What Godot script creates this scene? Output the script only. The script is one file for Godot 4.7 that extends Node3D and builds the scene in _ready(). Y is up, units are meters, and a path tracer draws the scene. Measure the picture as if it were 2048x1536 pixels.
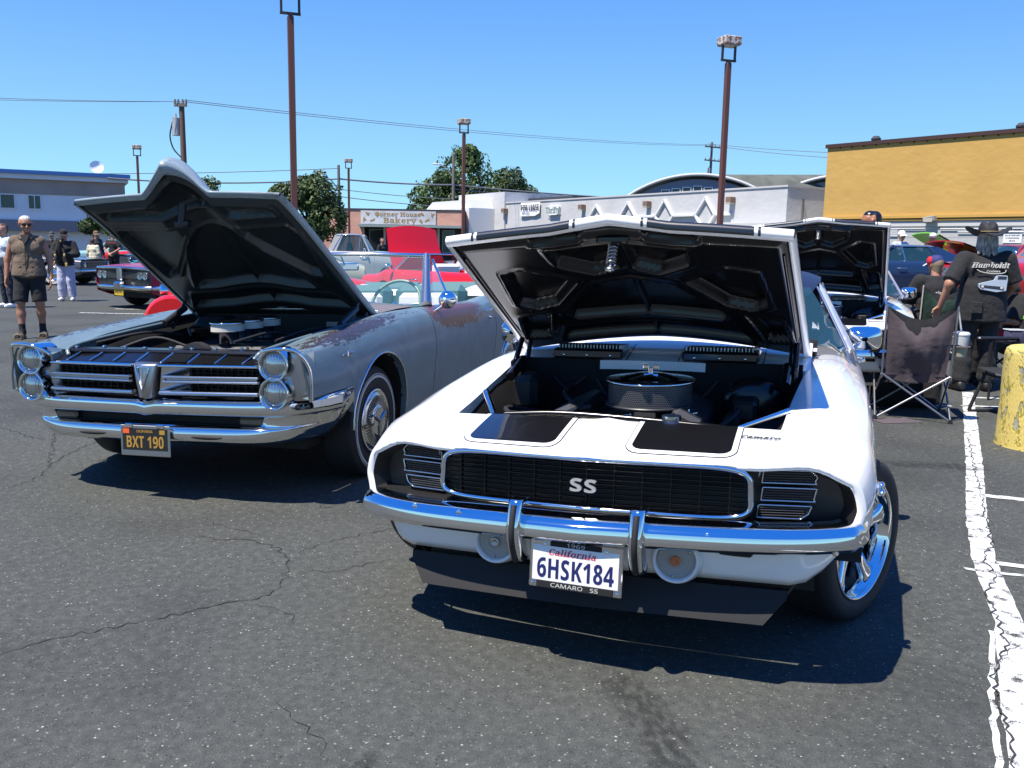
extends Node3D

var mats := {}
var named := {}
var rng := RandomNumberGenerator.new()
var font_bold: SystemFont
var font_reg: SystemFont
var font_serif: SystemFont
var font_mono: SystemFont

func _ready():
	rng.seed = 7
	# camera
	var cam := Camera3D.new()
	cam.name = "camera"
	add_child(cam)
	var pitch := 0.1549
	var roll := 0.0171
	var r0 := Vector3(1, 0, 0)
	var u0 := Vector3(0, cos(pitch), -sin(pitch))
	var fwd := Vector3(0, -sin(pitch), -cos(pitch))
	cam.transform = Transform3D(Basis(r0 * cos(roll) + u0 * sin(roll), u0 * cos(roll) - r0 * sin(roll), -fwd), Vector3(0, 1.4272, 0))
	cam.fov = 47.38
	cam.near = 0.05
	cam.far = 1500.0
	cam.current = true
	# sky
	var sky_mat := ProceduralSkyMaterial.new()
	sky_mat.sky_top_color = Color(0.13, 0.39, 0.76)
	sky_mat.sky_horizon_color = Color(0.59, 0.79, 0.84)
	sky_mat.sky_curve = 0.135
	sky_mat.ground_bottom_color = Color(0.2, 0.2, 0.2)
	sky_mat.ground_horizon_color = Color(0.45, 0.5, 0.55)
	sky_mat.sun_angle_max = 4.0
	var env := Environment.new()
	env.background_mode = Environment.BG_SKY
	env.sky = Sky.new()
	env.sky.sky_material = sky_mat
	env.tonemap_mode = Environment.TONE_MAPPER_LINEAR
	env.tonemap_exposure = 1.72
	env.sdfgi_enabled = true
	env.ssao_enabled = true
	env.ssil_enabled = true
	var we := WorldEnvironment.new()
	we.name = "environment"
	we.environment = env
	add_child(we)
	# sun, from behind the camera's left shoulder, high in the early afternoon
	var sun := DirectionalLight3D.new()
	sun.name = "sun"
	sun.light_color = Color(1.0, 0.97, 0.92)
	sun.light_energy = 1.55
	sun.light_angular_distance = 0.5
	sun.shadow_enabled = true
	var to_sun := Vector3(-0.74, 0, 0.67).normalized() * cos(deg_to_rad(63.5)) + Vector3(0, sin(deg_to_rad(63.5)), 0)
	add_child(sun)
	sun.look_at_from_position(Vector3.ZERO, -to_sun, Vector3(0, 0, 1))
	fonts()
	materials()
	build_ground()
	build_buildings()
	build_street()
	build_trees()
	camaro(Vector3(0.2226, 0, -2.7747), -0.3399, 26.0, false)
	camaro(second_place(), second_turn(), 38.0, true)
	pontiac(Vector3(-2.0003, 0, -4.7089), -0.2652)
	build_cars()
	build_people()
	build_small()

# ------------------------------------------------------------------ helpers
func fonts():
	font_bold = SystemFont.new()
	font_bold.font_names = PackedStringArray(["Droid Sans"])
	font_bold.font_weight = 700
	font_reg = SystemFont.new()
	font_reg.font_names = PackedStringArray(["Droid Sans"])
	font_serif = SystemFont.new()
	font_serif.font_names = PackedStringArray(["Droid Serif"])
	font_serif.font_weight = 700
	font_mono = SystemFont.new()
	font_mono.font_names = PackedStringArray(["Droid Sans Mono"])

func mat(key: String, c := Color(0.5, 0.5, 0.5), rough := 0.6, metal := 0.0) -> StandardMaterial3D:
	if mats.has(key):
		return mats[key]
	var m := StandardMaterial3D.new()
	m.resource_name = key
	m.albedo_color = c.linear_to_srgb()
	m.roughness = rough
	m.metallic = metal
	mats[key] = m
	return m

func paint(key: String, c: Color, coat := 1.0) -> StandardMaterial3D:
	if mats.has(key):
		return mats[key]
	var m := mat(key, c, 0.35)
	m.clearcoat_enabled = true
	m.clearcoat = coat
	m.clearcoat_roughness = 0.04
	return m

func glass_mat(key: String, c: Color, a: float) -> StandardMaterial3D:
	if mats.has(key):
		return mats[key]
	var m := mat(key, c, 0.02)
	m.transparency = BaseMaterial3D.TRANSPARENCY_ALPHA
	m.albedo_color.a = a
	return m

func noise_img(freq: float, sd: int, size: int, type := FastNoiseLite.TYPE_SIMPLEX_SMOOTH, oct := 4) -> Image:
	var n := FastNoiseLite.new()
	n.seed = sd
	n.frequency = freq
	n.noise_type = type
	n.fractal_octaves = oct
	if type == FastNoiseLite.TYPE_CELLULAR:
		n.cellular_return_type = FastNoiseLite.RETURN_DISTANCE
	return n.get_seamless_image(size, size)

func tex_from(img: Image, ramp: Array) -> ImageTexture:
	# ramp: [pos, Color(linear), ...] mapped over a grey picture
	var lut := PackedByteArray()
	for i in 256:
		var t := i / 255.0
		var k := 0
		while k + 3 < ramp.size() and ramp[k + 2] < t:
			k += 2
		var c: Color = ramp[k + 1]
		if k + 2 < ramp.size():
			var f = clampf((t - ramp[k]) / maxf(ramp[k + 2] - ramp[k], 0.0001), 0, 1)
			c = c.lerp(ramp[k + 3], f)
		c = c.linear_to_srgb()
		lut.append_array(PackedByteArray([c.r8, c.g8, c.b8]))
	img.convert(Image.FORMAT_L8)
	var d := img.get_data()
	var o := PackedByteArray()
	o.resize(d.size() * 3)
	for i in d.size():
		var q := d[i] * 3
		o[i * 3] = lut[q]
		o[i * 3 + 1] = lut[q + 1]
		o[i * 3 + 2] = lut[q + 2]
	return ImageTexture.create_from_image(Image.create_from_data(img.get_width(), img.get_height(), false, Image.FORMAT_RGB8, o))

func grain(m: StandardMaterial3D, tile: float, img: Image, ramp: Array, world := true) -> StandardMaterial3D:
	m.albedo_color = Color.WHITE
	m.albedo_texture = tex_from(img, ramp)
	m.uv1_triplanar = true
	m.uv1_world_triplanar = world
	m.uv1_scale = Vector3.ONE / tile
	return m

func bump(m: StandardMaterial3D, img: Image, cm: float) -> StandardMaterial3D:
	img.convert(Image.FORMAT_L8)
	m.heightmap_enabled = true
	m.heightmap_texture = ImageTexture.create_from_image(img)
	m.heightmap_scale = cm
	return m

func numbered(n: String, where: Node) -> String:
	var key := str(where.get_instance_id()) + n
	var k: int = named.get(key, 0)
	named[key] = k + 1
	return n if k == 0 else "%s_%03d" % [n, k]

func thing(called: String, label: String, category: String, at := Vector3.ZERO, turn := 0.0, group := "") -> Node3D:
	var o := Node3D.new()
	o.name = numbered(called, self)
	add_child(o)
	o.position = at
	o.rotation.y = turn
	return tag(o, label, category, group)

func tag(o: Node3D, label: String, category: String, group := "") -> Node3D:
	o.set_meta("label", label)
	o.set_meta("category", category)
	if group:
		o.set_meta("group", group)
	return o

func part(p: Node, called: String, b, m: Material) -> MeshInstance3D:
	var o := MeshInstance3D.new()
	o.name = numbered(called, p)
	o.mesh = b if b is Mesh else b.done(m)
	o.material_override = m
	p.add_child(o)
	return o

func struct(called: String, b, m: Material) -> MeshInstance3D:
	var o := part(self, called, b, m)
	o.set_meta("kind", "structure")
	return o

func stuff(o: Node) -> Node:
	o.set_meta("kind", "stuff")
	return o

func lettering(p: Node, called: String, s: String, f: Font, height: float, xf: Transform3D, m: Material, depth := 0.002, stretch := 1.0) -> MeshInstance3D:
	# capital letters come out about `height` tall, centred on xf, facing its +z
	var t := TextMesh.new()
	t.text = s
	t.font = f
	t.font_size = 64
	t.pixel_size = height / 64.0 / 0.72
	t.depth = depth
	t.curve_step = 4.0
	var o := MeshInstance3D.new()
	o.name = numbered(called, p)
	o.mesh = t
	o.material_override = m
	o.transform = xf * Transform3D(Basis.from_scale(Vector3(stretch, 1, 1)), Vector3.ZERO)
	p.add_child(o)
	return o

func cat(p: Array, n: int) -> PackedVector3Array:
	# a smooth curve through the points, n steps for each span
	var o := PackedVector3Array()
	for i in p.size() - 1:
		var a: Vector3 = p[i]
		var b: Vector3 = p[i + 1]
		var pa: Vector3 = p[i - 1] if i > 0 else a * 2 - b
		var pb: Vector3 = p[i + 2] if i + 2 < p.size() else b * 2 - a
		for k in n:
			o.append(a.cubic_interpolate(b, pa, pb, k / float(n)))
	o.append(p[p.size() - 1])
	return o

func resample(p: PackedVector3Array, n: int) -> PackedVector3Array:
	var acc := PackedFloat32Array([0.0])
	for i in range(1, p.size()):
		acc.append(acc[i - 1] + p[i].distance_to(p[i - 1]))
	var o := PackedVector3Array()
	var k := 0
	for i in n:
		var t := acc[acc.size() - 1] * i / float(n - 1)
		while k < p.size() - 2 and acc[k + 1] < t:
			k += 1
		o.append(p[k].lerp(p[k + 1], clampf((t - acc[k]) / maxf(acc[k + 1] - acc[k], 1e-6), 0, 1)))
	return o

func tab(rows: Array, x: float) -> Array:
	# smooth interpolation of a table whose first column is x
	var n := rows.size()
	if x <= rows[0][0]:
		return rows[0]
	if x >= rows[n - 1][0]:
		return rows[n - 1]
	var i := 0
	while x > rows[i + 1][0]:
		i += 1
	var h: float = rows[i + 1][0] - rows[i][0]
	var t: float = (x - rows[i][0]) / h
	var o := [x]
	for c in range(1, rows[0].size()):
		var p0: float = rows[i][c]
		var p1: float = rows[i + 1][c]
		var d: float = (p1 - p0) / h
		var m0 := d
		var m1 := d
		if i > 0:
			var e: float = (p0 - rows[i - 1][c]) / (rows[i][0] - rows[i - 1][0])
			m0 = 0.0 if e * d <= 0 else 2.0 * e * d / (e + d)
		if i + 2 < n:
			var e: float = (rows[i + 2][c] - p1) / (rows[i + 2][0] - rows[i + 1][0])
			m1 = 0.0 if e * d <= 0 else 2.0 * e * d / (e + d)
		var t2 := t * t
		var t3 := t2 * t
		o.append((2 * t3 - 3 * t2 + 1) * p0 + (t3 - 2 * t2 + t) * h * m0 + (-2 * t3 + 3 * t2) * p1 + (t3 - t2) * h * m1)
	return o

func axis_basis(d: Vector3) -> Basis:
	# y along d
	d = d.normalized()
	var s := Vector3.RIGHT if absf(d.x) < 0.8 else Vector3.UP
	var z := s.cross(d).normalized()
	return Basis(d.cross(z), d, z)

func pocket(p: Vector2, poly: PackedVector2Array) -> float:
	# signed distance to a polygon, negative inside
	var d := 1e9
	var s := false
	var j := poly.size() - 1
	for i in poly.size():
		var a := poly[i]
		var b := poly[j]
		var e := b - a
		var w := p - a
		var q := w - e * clampf(w.dot(e) / e.length_squared(), 0, 1)
		d = minf(d, q.length_squared())
		if (a.y > p.y) != (b.y > p.y) and p.x < (b.x - a.x) * (p.y - a.y) / (b.y - a.y) + a.x:
			s = not s
		j = i
	return -sqrt(d) if s else sqrt(d)

class MB:
	# collects triangles; counter-clockwise seen from outside until done()
	var v := PackedVector3Array()
	var n := PackedVector3Array()
	var uv := PackedVector2Array()
	var col := PackedColorArray()
	var ix := PackedInt32Array()
	var tint := Color.WHITE
	var car := false     # points are (side, up, back) of a car
	var shear := 0.0
	var wide := 1.0

	func _init(is_car := false, sh := 0.0, wd := 1.0):
		car = is_car
		shear = sh
		wide = wd

	func put(p: Vector3, nn: Vector3, t := Vector2.ZERO) -> int:
		v.append(p)
		n.append(nn)
		uv.append(t)
		col.append(tint)
		return v.size() - 1

	func face(p: Array) -> void:
		var nn := Vector3.ZERO
		for i in range(1, p.size() - 1):
			nn += (p[i] - p[0]).cross(p[i + 1] - p[0])
		nn = nn.normalized()
		var b := v.size()
		for q in p:
			put(q, nn)
		for i in range(1, p.size() - 1):
			ix.append_array([b, b + i, b + i + 1])

	func face_out(p: Array, centre: Vector3) -> void:
		var nn: Vector3 = (p[1] - p[0]).cross(p[2] - p[0])
		if nn.dot(p[0] - centre) < 0:
			p.reverse()
		face(p)

	func grid(rows: Array, flip := false, hole = null) -> void:
		var R := rows.size()
		var Cn: int = rows[0].size()
		var b := v.size()
		var acc := PackedVector3Array()
		acc.resize(R * Cn)
		var has_hole := hole != null
		for r in R - 1:
			var ra: PackedVector3Array = rows[r]
			var rb: PackedVector3Array = rows[r + 1]
			for c in Cn - 1:
				if has_hole and hole.call(r, c):
					continue
				var nn := (ra[c + 1] - ra[c]).cross(rb[c] - ra[c]) + (rb[c] - rb[c + 1]).cross(ra[c + 1] - rb[c + 1])
				if flip:
					nn = -nn
				var i := r * Cn + c
				acc[i] += nn
				acc[i + 1] += nn
				acc[i + Cn] += nn
				acc[i + Cn + 1] += nn
				var a := b + i
				if flip:
					ix.append_array([a, a + Cn, a + 1, a + 1, a + Cn, a + Cn + 1])
				else:
					ix.append_array([a, a + 1, a + Cn, a + 1, a + Cn + 1, a + Cn])
		for r in R:
			var ra: PackedVector3Array = rows[r]
			if ra[0].distance_squared_to(ra[Cn - 1]) < 1e-10:
				var s := acc[r * Cn] + acc[r * Cn + Cn - 1]
				acc[r * Cn] = s
				acc[r * Cn + Cn - 1] = s
		var fa: PackedVector3Array = rows[0]
		var fb: PackedVector3Array = rows[R - 1]
		if Cn > 2 and R > 2 and fa[0].distance_squared_to(fb[0]) < 1e-10 and fa[Cn / 2].distance_squared_to(fb[Cn / 2]) < 1e-10:
			for c in Cn:
				var s := acc[c] + acc[(R - 1) * Cn + c]
				acc[c] = s
				acc[(R - 1) * Cn + c] = s
		for r in R:
			var ra: PackedVector3Array = rows[r]
			for c in Cn:
				put(ra[c], acc[r * Cn + c].normalized(), Vector2(c / float(Cn - 1), r / float(R - 1)))

	func box(c: Vector3, s: Vector3, bev := 0.0, bs := Basis()) -> void:
		var h := s * 0.5
		var k := minf(bev, minf(h.x, minf(h.y, h.z)) * 0.9)
		if k <= 0.0:
			for a in 3:
				for sg in [-1.0, 1.0]:
					var p := []
					for q in [[-1, -1], [1, -1], [1, 1], [-1, 1]]:
						var w := Vector3.ZERO
						w[a] = sg * h[a]
						w[(a + 1) % 3] = q[0] * h[(a + 1) % 3]
						w[(a + 2) % 3] = q[1] * h[(a + 2) % 3]
						p.append(c + bs * w)
					face_out(p, c)
			return
		for a in 3:
			var b := (a + 1) % 3
			var d := (a + 2) % 3
			for sg in [-1.0, 1.0]:
				var p := []
				for q in [[-1, -1], [1, -1], [1, 1], [-1, 1]]:
					var w := Vector3.ZERO
					w[a] = sg * h[a]
					w[b] = q[0] * (h[b] - k)
					w[d] = q[1] * (h[d] - k)
					p.append(c + bs * w)
				face_out(p, c)
				for s2 in [-1.0, 1.0]:
					var e := []
					for q in [[0, -1], [0, 1], [1, 1], [1, -1]]:
						var w := Vector3.ZERO
						w[a] = sg * (h[a] - (k if q[0] == 1 else 0.0))
						w[b] = s2 * (h[b] - (k if q[0] == 0 else 0.0))
						w[d] = q[1] * (h[d] - k)
						e.append(c + bs * w)
					face_out(e, c)
		for sx in [-1.0, 1.0]:
			for sy in [-1.0, 1.0]:
				for sz in [-1.0, 1.0]:
					var g := Vector3(sx, sy, sz)
					face_out([c + bs * (g * (h - Vector3(0, k, k))), c + bs * (g * (h - Vector3(k, 0, k))), c + bs * (g * (h - Vector3(k, k, 0)))], c)

	func tube(path: PackedVector3Array, r, sides := 8, caps := true, flat := 1.0) -> void:
		# r: a radius or one for each point
		var m := path.size()
		var t0 := (path[1] - path[0]).normalized()
		var side := t0.cross(Vector3.UP)
		if side.length() < 0.1:
			side = t0.cross(Vector3.RIGHT)
		side = side.normalized()
		var rows := []
		for i in m:
			var t := (path[mini(i + 1, m - 1)] - path[maxi(i - 1, 0)]).normalized()
			side = (side - t * side.dot(t)).normalized()
			var up := side.cross(t)
			var row := PackedVector3Array()
			var rr: float = r[i] if (r is Array or r is PackedFloat32Array) else r
			for k in sides + 1:
				var a := TAU * (k % sides) / sides
				row.append(path[i] + (side * cos(a) + up * sin(a) * flat) * rr)
			rows.append(row)
		grid(rows, true)
		if caps:
			for e in [0, m - 1]:
				var p := []
				for k in sides:
					p.append(rows[e][k])
				if sides > 2:
					face_out(p, path[1] if e == 0 else path[m - 2])

	func cyl(a: Vector3, b: Vector3, ra: float, rb := -1.0, sides := 16, caps := true) -> void:
		tube(PackedVector3Array([a, b]), [ra, ra if rb < 0 else rb], sides, caps)

	func lathe(prof: Array, o: Vector3, bs: Basis, sides := 24, a0 := 0.0, a1 := TAU) -> void:
		# prof: Vector2(radius, height along bs.y)
		var rows := []
		for q in prof:
			var row := PackedVector3Array()
			for k in sides + 1:
				var a := a0 + (a1 - a0) * k / sides
				if is_equal_approx(a1 - a0, TAU) and k == sides:
					a = a0
				row.append(o + bs * Vector3(q.x * cos(a), q.y, q.x * sin(a)))
			rows.append(row)
		grid(rows, true)

	func ball(c: Vector3, r: Vector3, sides := 16, rings := 10, bs := Basis()) -> void:
		var rows := []
		for i in rings + 1:
			var t := PI * i / rings
			var row := PackedVector3Array()
			for k in sides + 1:
				var a := TAU * (k % sides) / sides
				row.append(c + bs * (Vector3(sin(t) * cos(a), -cos(t), sin(t) * sin(a)) * r))
			rows.append(row)
		grid(rows, true)

	func prism(poly: PackedVector2Array, xf: Transform3D, depth: float, bev := 0.0) -> void:
		# outline in xf's x,y; front face at z = 0, back at z = -depth
		if Geometry2D.is_polygon_clockwise(poly):
			poly = poly.duplicate()
			poly.reverse()
		var tri := Geometry2D.triangulate_polygon(poly)
		var top := poly
		if bev > 0.0:
			var off := Geometry2D.offset_polygon(poly, -bev, Geometry2D.JOIN_MITER)
			if off.size() == 1 and off[0].size() == poly.size():
				top = PackedVector2Array()
				for i in poly.size():
					var best := Vector2.ZERO
					var bd := 1e9
					for q in off[0]:
						if q.distance_squared_to(poly[i]) < bd:
							bd = q.distance_squared_to(poly[i])
							best = q
					top.append(best)
			else:
				bev = 0.0
		var b := v.size()
		for q in top:
			put(xf * Vector3(q.x, q.y, 0), xf.basis.z.normalized(), q)
		for q in poly:
			put(xf * Vector3(q.x, q.y, -depth), -xf.basis.z.normalized(), q)
		var m := poly.size()
		for i in range(0, tri.size(), 3):
			ix.append_array([b + tri[i], b + tri[i + 1], b + tri[i + 2], b + m + tri[i], b + m + tri[i + 2], b + m + tri[i + 1]])
		for i in m:
			var j := (i + 1) % m
			if bev > 0.0:
				face([xf * Vector3(poly[i].x, poly[i].y, -bev), xf * Vector3(poly[j].x, poly[j].y, -bev), xf * Vector3(top[j].x, top[j].y, 0), xf * Vector3(top[i].x, top[i].y, 0)])
			face([xf * Vector3(poly[i].x, poly[i].y, -depth), xf * Vector3(poly[j].x, poly[j].y, -depth), xf * Vector3(poly[j].x, poly[j].y, -bev), xf * Vector3(poly[i].x, poly[i].y, -bev)])

	func add(o: MB, xf := Transform3D()) -> void:
		var b := v.size()
		for i in o.v.size():
			v.append(xf * o.v[i])
			n.append((xf.basis * o.n[i]).normalized())
		uv.append_array(o.uv)
		col.append_array(o.col)
		for i in o.ix:
			ix.append(b + i)

	func mirror_u() -> MB:
		var o := MB.new(car, shear, wide)
		for i in v.size():
			o.v.append(Vector3(-v[i].x, v[i].y, v[i].z))
			o.n.append(Vector3(-n[i].x, n[i].y, n[i].z))
		o.uv = uv.duplicate()
		o.col = col.duplicate()
		for i in range(0, ix.size(), 3):
			o.ix.append_array([ix[i], ix[i + 2], ix[i + 1]])
		return o

	func done(m: Material) -> ArrayMesh:
		var pv := v
		var pn := n
		var pi := ix
		if car:
			pv = PackedVector3Array()
			pn = PackedVector3Array()
			for i in v.size():
				pv.append(Vector3(v[i].x * wide, v[i].y + shear * v[i].x, -v[i].z))
				pn.append(Vector3(n[i].x, n[i].y, -n[i].z))
		else:
			pi = PackedInt32Array()
			pi.resize(ix.size())
			for i in range(0, ix.size(), 3):
				pi[i] = ix[i]
				pi[i + 1] = ix[i + 2]
				pi[i + 2] = ix[i + 1]
		var a := []
		a.resize(Mesh.ARRAY_MAX)
		a[Mesh.ARRAY_VERTEX] = pv
		a[Mesh.ARRAY_NORMAL] = pn
		a[Mesh.ARRAY_TEX_UV] = uv
		if m is StandardMaterial3D and m.vertex_color_use_as_albedo:
			a[Mesh.ARRAY_COLOR] = col
		a[Mesh.ARRAY_INDEX] = pi
		var am := ArrayMesh.new()
		am.add_surface_from_arrays(Mesh.PRIMITIVE_TRIANGLES, a)
		return am

# ------------------------------------------------------------------ materials
func materials():
	paint("white_paint", Color(0.80, 0.80, 0.80))
	paint("stripe_black", Color(0.006, 0.006, 0.008))
	mat("black_gloss", Color(0.007, 0.007, 0.008), 0.2)
	mat("black_satin", Color(0.012, 0.012, 0.013), 0.42)
	mat("black_matt", Color(0.009, 0.009, 0.010), 0.75)
	mat("rubber", Color(0.016, 0.016, 0.017), 0.7)
	mat("chrome", Color(0.78, 0.79, 0.80), 0.05, 1.0)
	mat("chrome_worn", Color(0.66, 0.67, 0.68), 0.16, 1.0)
	mat("chrome_dull", Color(0.45, 0.45, 0.46), 0.32, 1.0)
	mat("steel_dark", Color(0.10, 0.10, 0.105), 0.4, 0.8)
	mat("white_flat", Color(0.78, 0.78, 0.77), 0.5)
	mat("plate_blue", Color(0.012, 0.016, 0.10), 0.5)
	mat("plate_red", Color(0.60, 0.03, 0.04), 0.5)
	mat("plate_yellow", Color(0.34, 0.19, 0.03), 0.5)
	mat("silver_print", Color(0.55, 0.54, 0.50), 0.4)
	mat("orange_plastic", Color(0.70, 0.10, 0.02), 0.4)
	mat("engine_grey", Color(0.05, 0.05, 0.052), 0.5, 0.4)
	mat("vinyl_blue", Color(0.012, 0.018, 0.045), 0.5)
	mat("amber", Color(0.55, 0.16, 0.05), 0.3)
	mat("brass_core", Color(0.16, 0.12, 0.05), 0.6, 0.5)
	glass_mat("clear_glass", Color(0.75, 0.85, 0.88), 0.12)
	glass_mat("tint_glass", Color(0.02, 0.06, 0.08), 0.62)
	glass_mat("lens", Color(0.8, 0.8, 0.8), 0.35)
	mat("lens_white", Color(0.36, 0.35, 0.33), 0.12)

# ------------------------------------------------------------------ white muscle car
# points of a car are Vector3(side, up, back); its front is at back = 0
const CB := [
	[0.15, 0.560, 0.748, 0.720, 0.755, 0.845, 0.700, 0.885, 0.610, 0.868, 0.505],
	[0.28, 0.580, 0.775, 0.750, 0.785, 0.868, 0.730, 0.910, 0.630, 0.900, 0.500],
	[0.42, 0.605, 0.800, 0.765, 0.812, 0.885, 0.755, 0.925, 0.640, 0.918, 0.495],
	[0.60, 0.615, 0.822, 0.770, 0.835, 0.890, 0.775, 0.932, 0.630, 0.905, 0.30],
	[0.90, 0.635, 0.862, 0.780, 0.872, 0.900, 0.810, 0.942, 0.650, 0.905, 0.230],
	[1.46, 0.675, 0.915, 0.790, 0.915, 0.905, 0.845, 0.942, 0.670, 0.900, 0.215],
	[2.60, 0.700, 0.935, 0.795, 0.930, 0.900, 0.855, 0.935, 0.670, 0.890, 0.215],
	[3.60, 0.690, 0.945, 0.800, 0.955, 0.900, 0.880, 0.935, 0.670, 0.880, 0.240],
	[4.30, 0.650, 0.940, 0.760, 0.935, 0.850, 0.860, 0.890, 0.670, 0.840, 0.330],
	[4.62, 0.600, 0.900, 0.700, 0.890, 0.780, 0.820, 0.820, 0.660, 0.780, 0.400]]

func wf(u: float) -> float:
	# how far back the nose lies at this distance from the centre line
	u = absf(u)
	return 0.095 + 0.045 * u + 0.06 * pow(u / 0.88, 4.0)

func body_top(tbl: Array, w: float, n1: int) -> PackedVector3Array:
	# hood edge to shoulder
	var t := tab(tbl, w)
	return resample(cat([Vector3(t[1], t[2], w), Vector3(t[3], t[4], w), Vector3(t[5], t[6], w)], 8), n1)

func body_side(tbl: Array, w: float, n2: int, arch_v: float) -> PackedVector3Array:
	var t := tab(tbl, w)
	var p := cat([Vector3(t[3], t[4], w), Vector3(t[5], t[6], w), Vector3(t[7], t[8], w), Vector3(lerpf(t[7], t[9], 0.45), lerpf(t[8], t[10], 0.55), w), Vector3(t[9], t[10], w)], 8)
	var o := PackedVector3Array()
	for i in range(8, p.size()):
		if p[i].y < arch_v:
			var a := p[i - 1]
			var b := p[i]
			o.append(a.lerp(b, clampf((a.y - arch_v) / maxf(a.y - b.y, 1e-5), 0, 1)))
			break
		o.append(p[i])
	o = resample(o, n2)
	return o

func arch_at(w: float, wheels: Array, r: float, cy: float) -> float:
	for c in wheels:
		var d := absf(w - c)
		if d < r:
			return cy + sqrt(r * r - d * d)
	return -1.0

func stations(w0: float, w1: float, step: float, wheels: Array, r: float) -> Array:
	var s := []
	var n := int(ceil((w1 - w0) / step))
	for i in n + 1:
		s.append(w0 + (w1 - w0) * i / n)
	for c in wheels:
		s.append_array([c - r - 0.001, c + r + 0.001])
		for k in 17:
			var x: float = c - r * 0.9995 * cos(PI * k / 16)
			s.append(x)
	s.sort()
	return s.filter(func(x): return x >= w0 - 1e-6 and x <= w1 + 1e-6)

func side_panel(tbl: Array, w0: float, w1: float, wheels: Array, r: float, cy: float, sh: float, with_top := true, warp := true) -> MB:
	var m := MB.new(true, sh)
	var rows := []
	for w in stations(w0, w1, 0.06, wheels, r):
		var row := PackedVector3Array()
		if with_top:
			var t := tab(tbl, w)
			row.append(Vector3(t[1] - 0.004, t[2] - 0.05, w))
			row.append(Vector3(t[1], t[2], w))
			row.append_array(body_top(tbl, w, 9))
		var sd := body_side(tbl, w, 13, arch_at(w, wheels, r, cy))
		for i in range(1 if with_top else 0, sd.size()):
			row.append(sd[i])
		var e := sd[sd.size() - 1]
		row.append(e)
		row.append(e + Vector3(-0.035, 0.006, 0))
		if warp:
			for i in row.size():
				var f: float = clampf((0.42 - w) / 0.27, 0, 1)
				row[i].z += (wf(row[i].x) - 0.15) * f
		rows.append(row)
	m.grid(rows)
	return m

func both(p: Node, called: String, m: MB, mt: Material) -> void:
	part(p, called, m, mt)
	part(p, called, m.mirror_u(), mt)

func V(a: float, b: float, c: float) -> Vector3:
	return Vector3(a, b, c)

func strip_on(f: Callable, u0: float, u1: float, w0: float, w1: float, lift: float, sh: float, rnd := 0.0, nu := 8, nw := 8) -> MB:
	# a thin painted sheet on the surface f(u, w) -> height, its near corners rounded
	var m := MB.new(true, sh)
	var rows := []
	for i in nw + 1:
		var w := lerpf(w0, w1, pow(i / float(nw), 1.6 if rnd > 0 else 1.0))
		var cut := 0.0
		if rnd > 0.0 and w - w0 < rnd:
			cut = rnd - sqrt(maxf(rnd * rnd - pow(rnd - (w - w0), 2), 0.0))
		var row := PackedVector3Array()
		for k in nu + 1:
			var u := lerpf(u0 + cut, u1 - cut, k / float(nu))
			var p: Vector3 = f.call(u, w)
			row.append(p + Vector3(0, lift, 0))
		rows.append(row)
	m.grid(rows, true)
	return m

func header_point(u: float, w: float) -> Vector3:
	# the white panel between the nose and the hood; w counts back from 0.15
	var t := tab(CB, w)
	var au := absf(u)
	var e := V(t[1], t[2], w)
	var v: float = e.y + 0.006 - 0.006 * pow(au / e.x, 2) + 0.010 * maxf(0.0, 1.0 - au / 0.07) * clampf((w - 0.15) / 0.2, 0.3, 1)
	v -= 0.022 * clampf((0.20 - w) / 0.05, 0, 1) * (1.0 - pow(au / e.x, 2)) * 0.4
	var f: float = clampf((0.42 - w) / 0.27, 0, 1)
	return V(u, v, w + (wf(u) - 0.15) * f - 0.02 * (1.0 - f) * (1.0 - au / 0.6))

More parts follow.
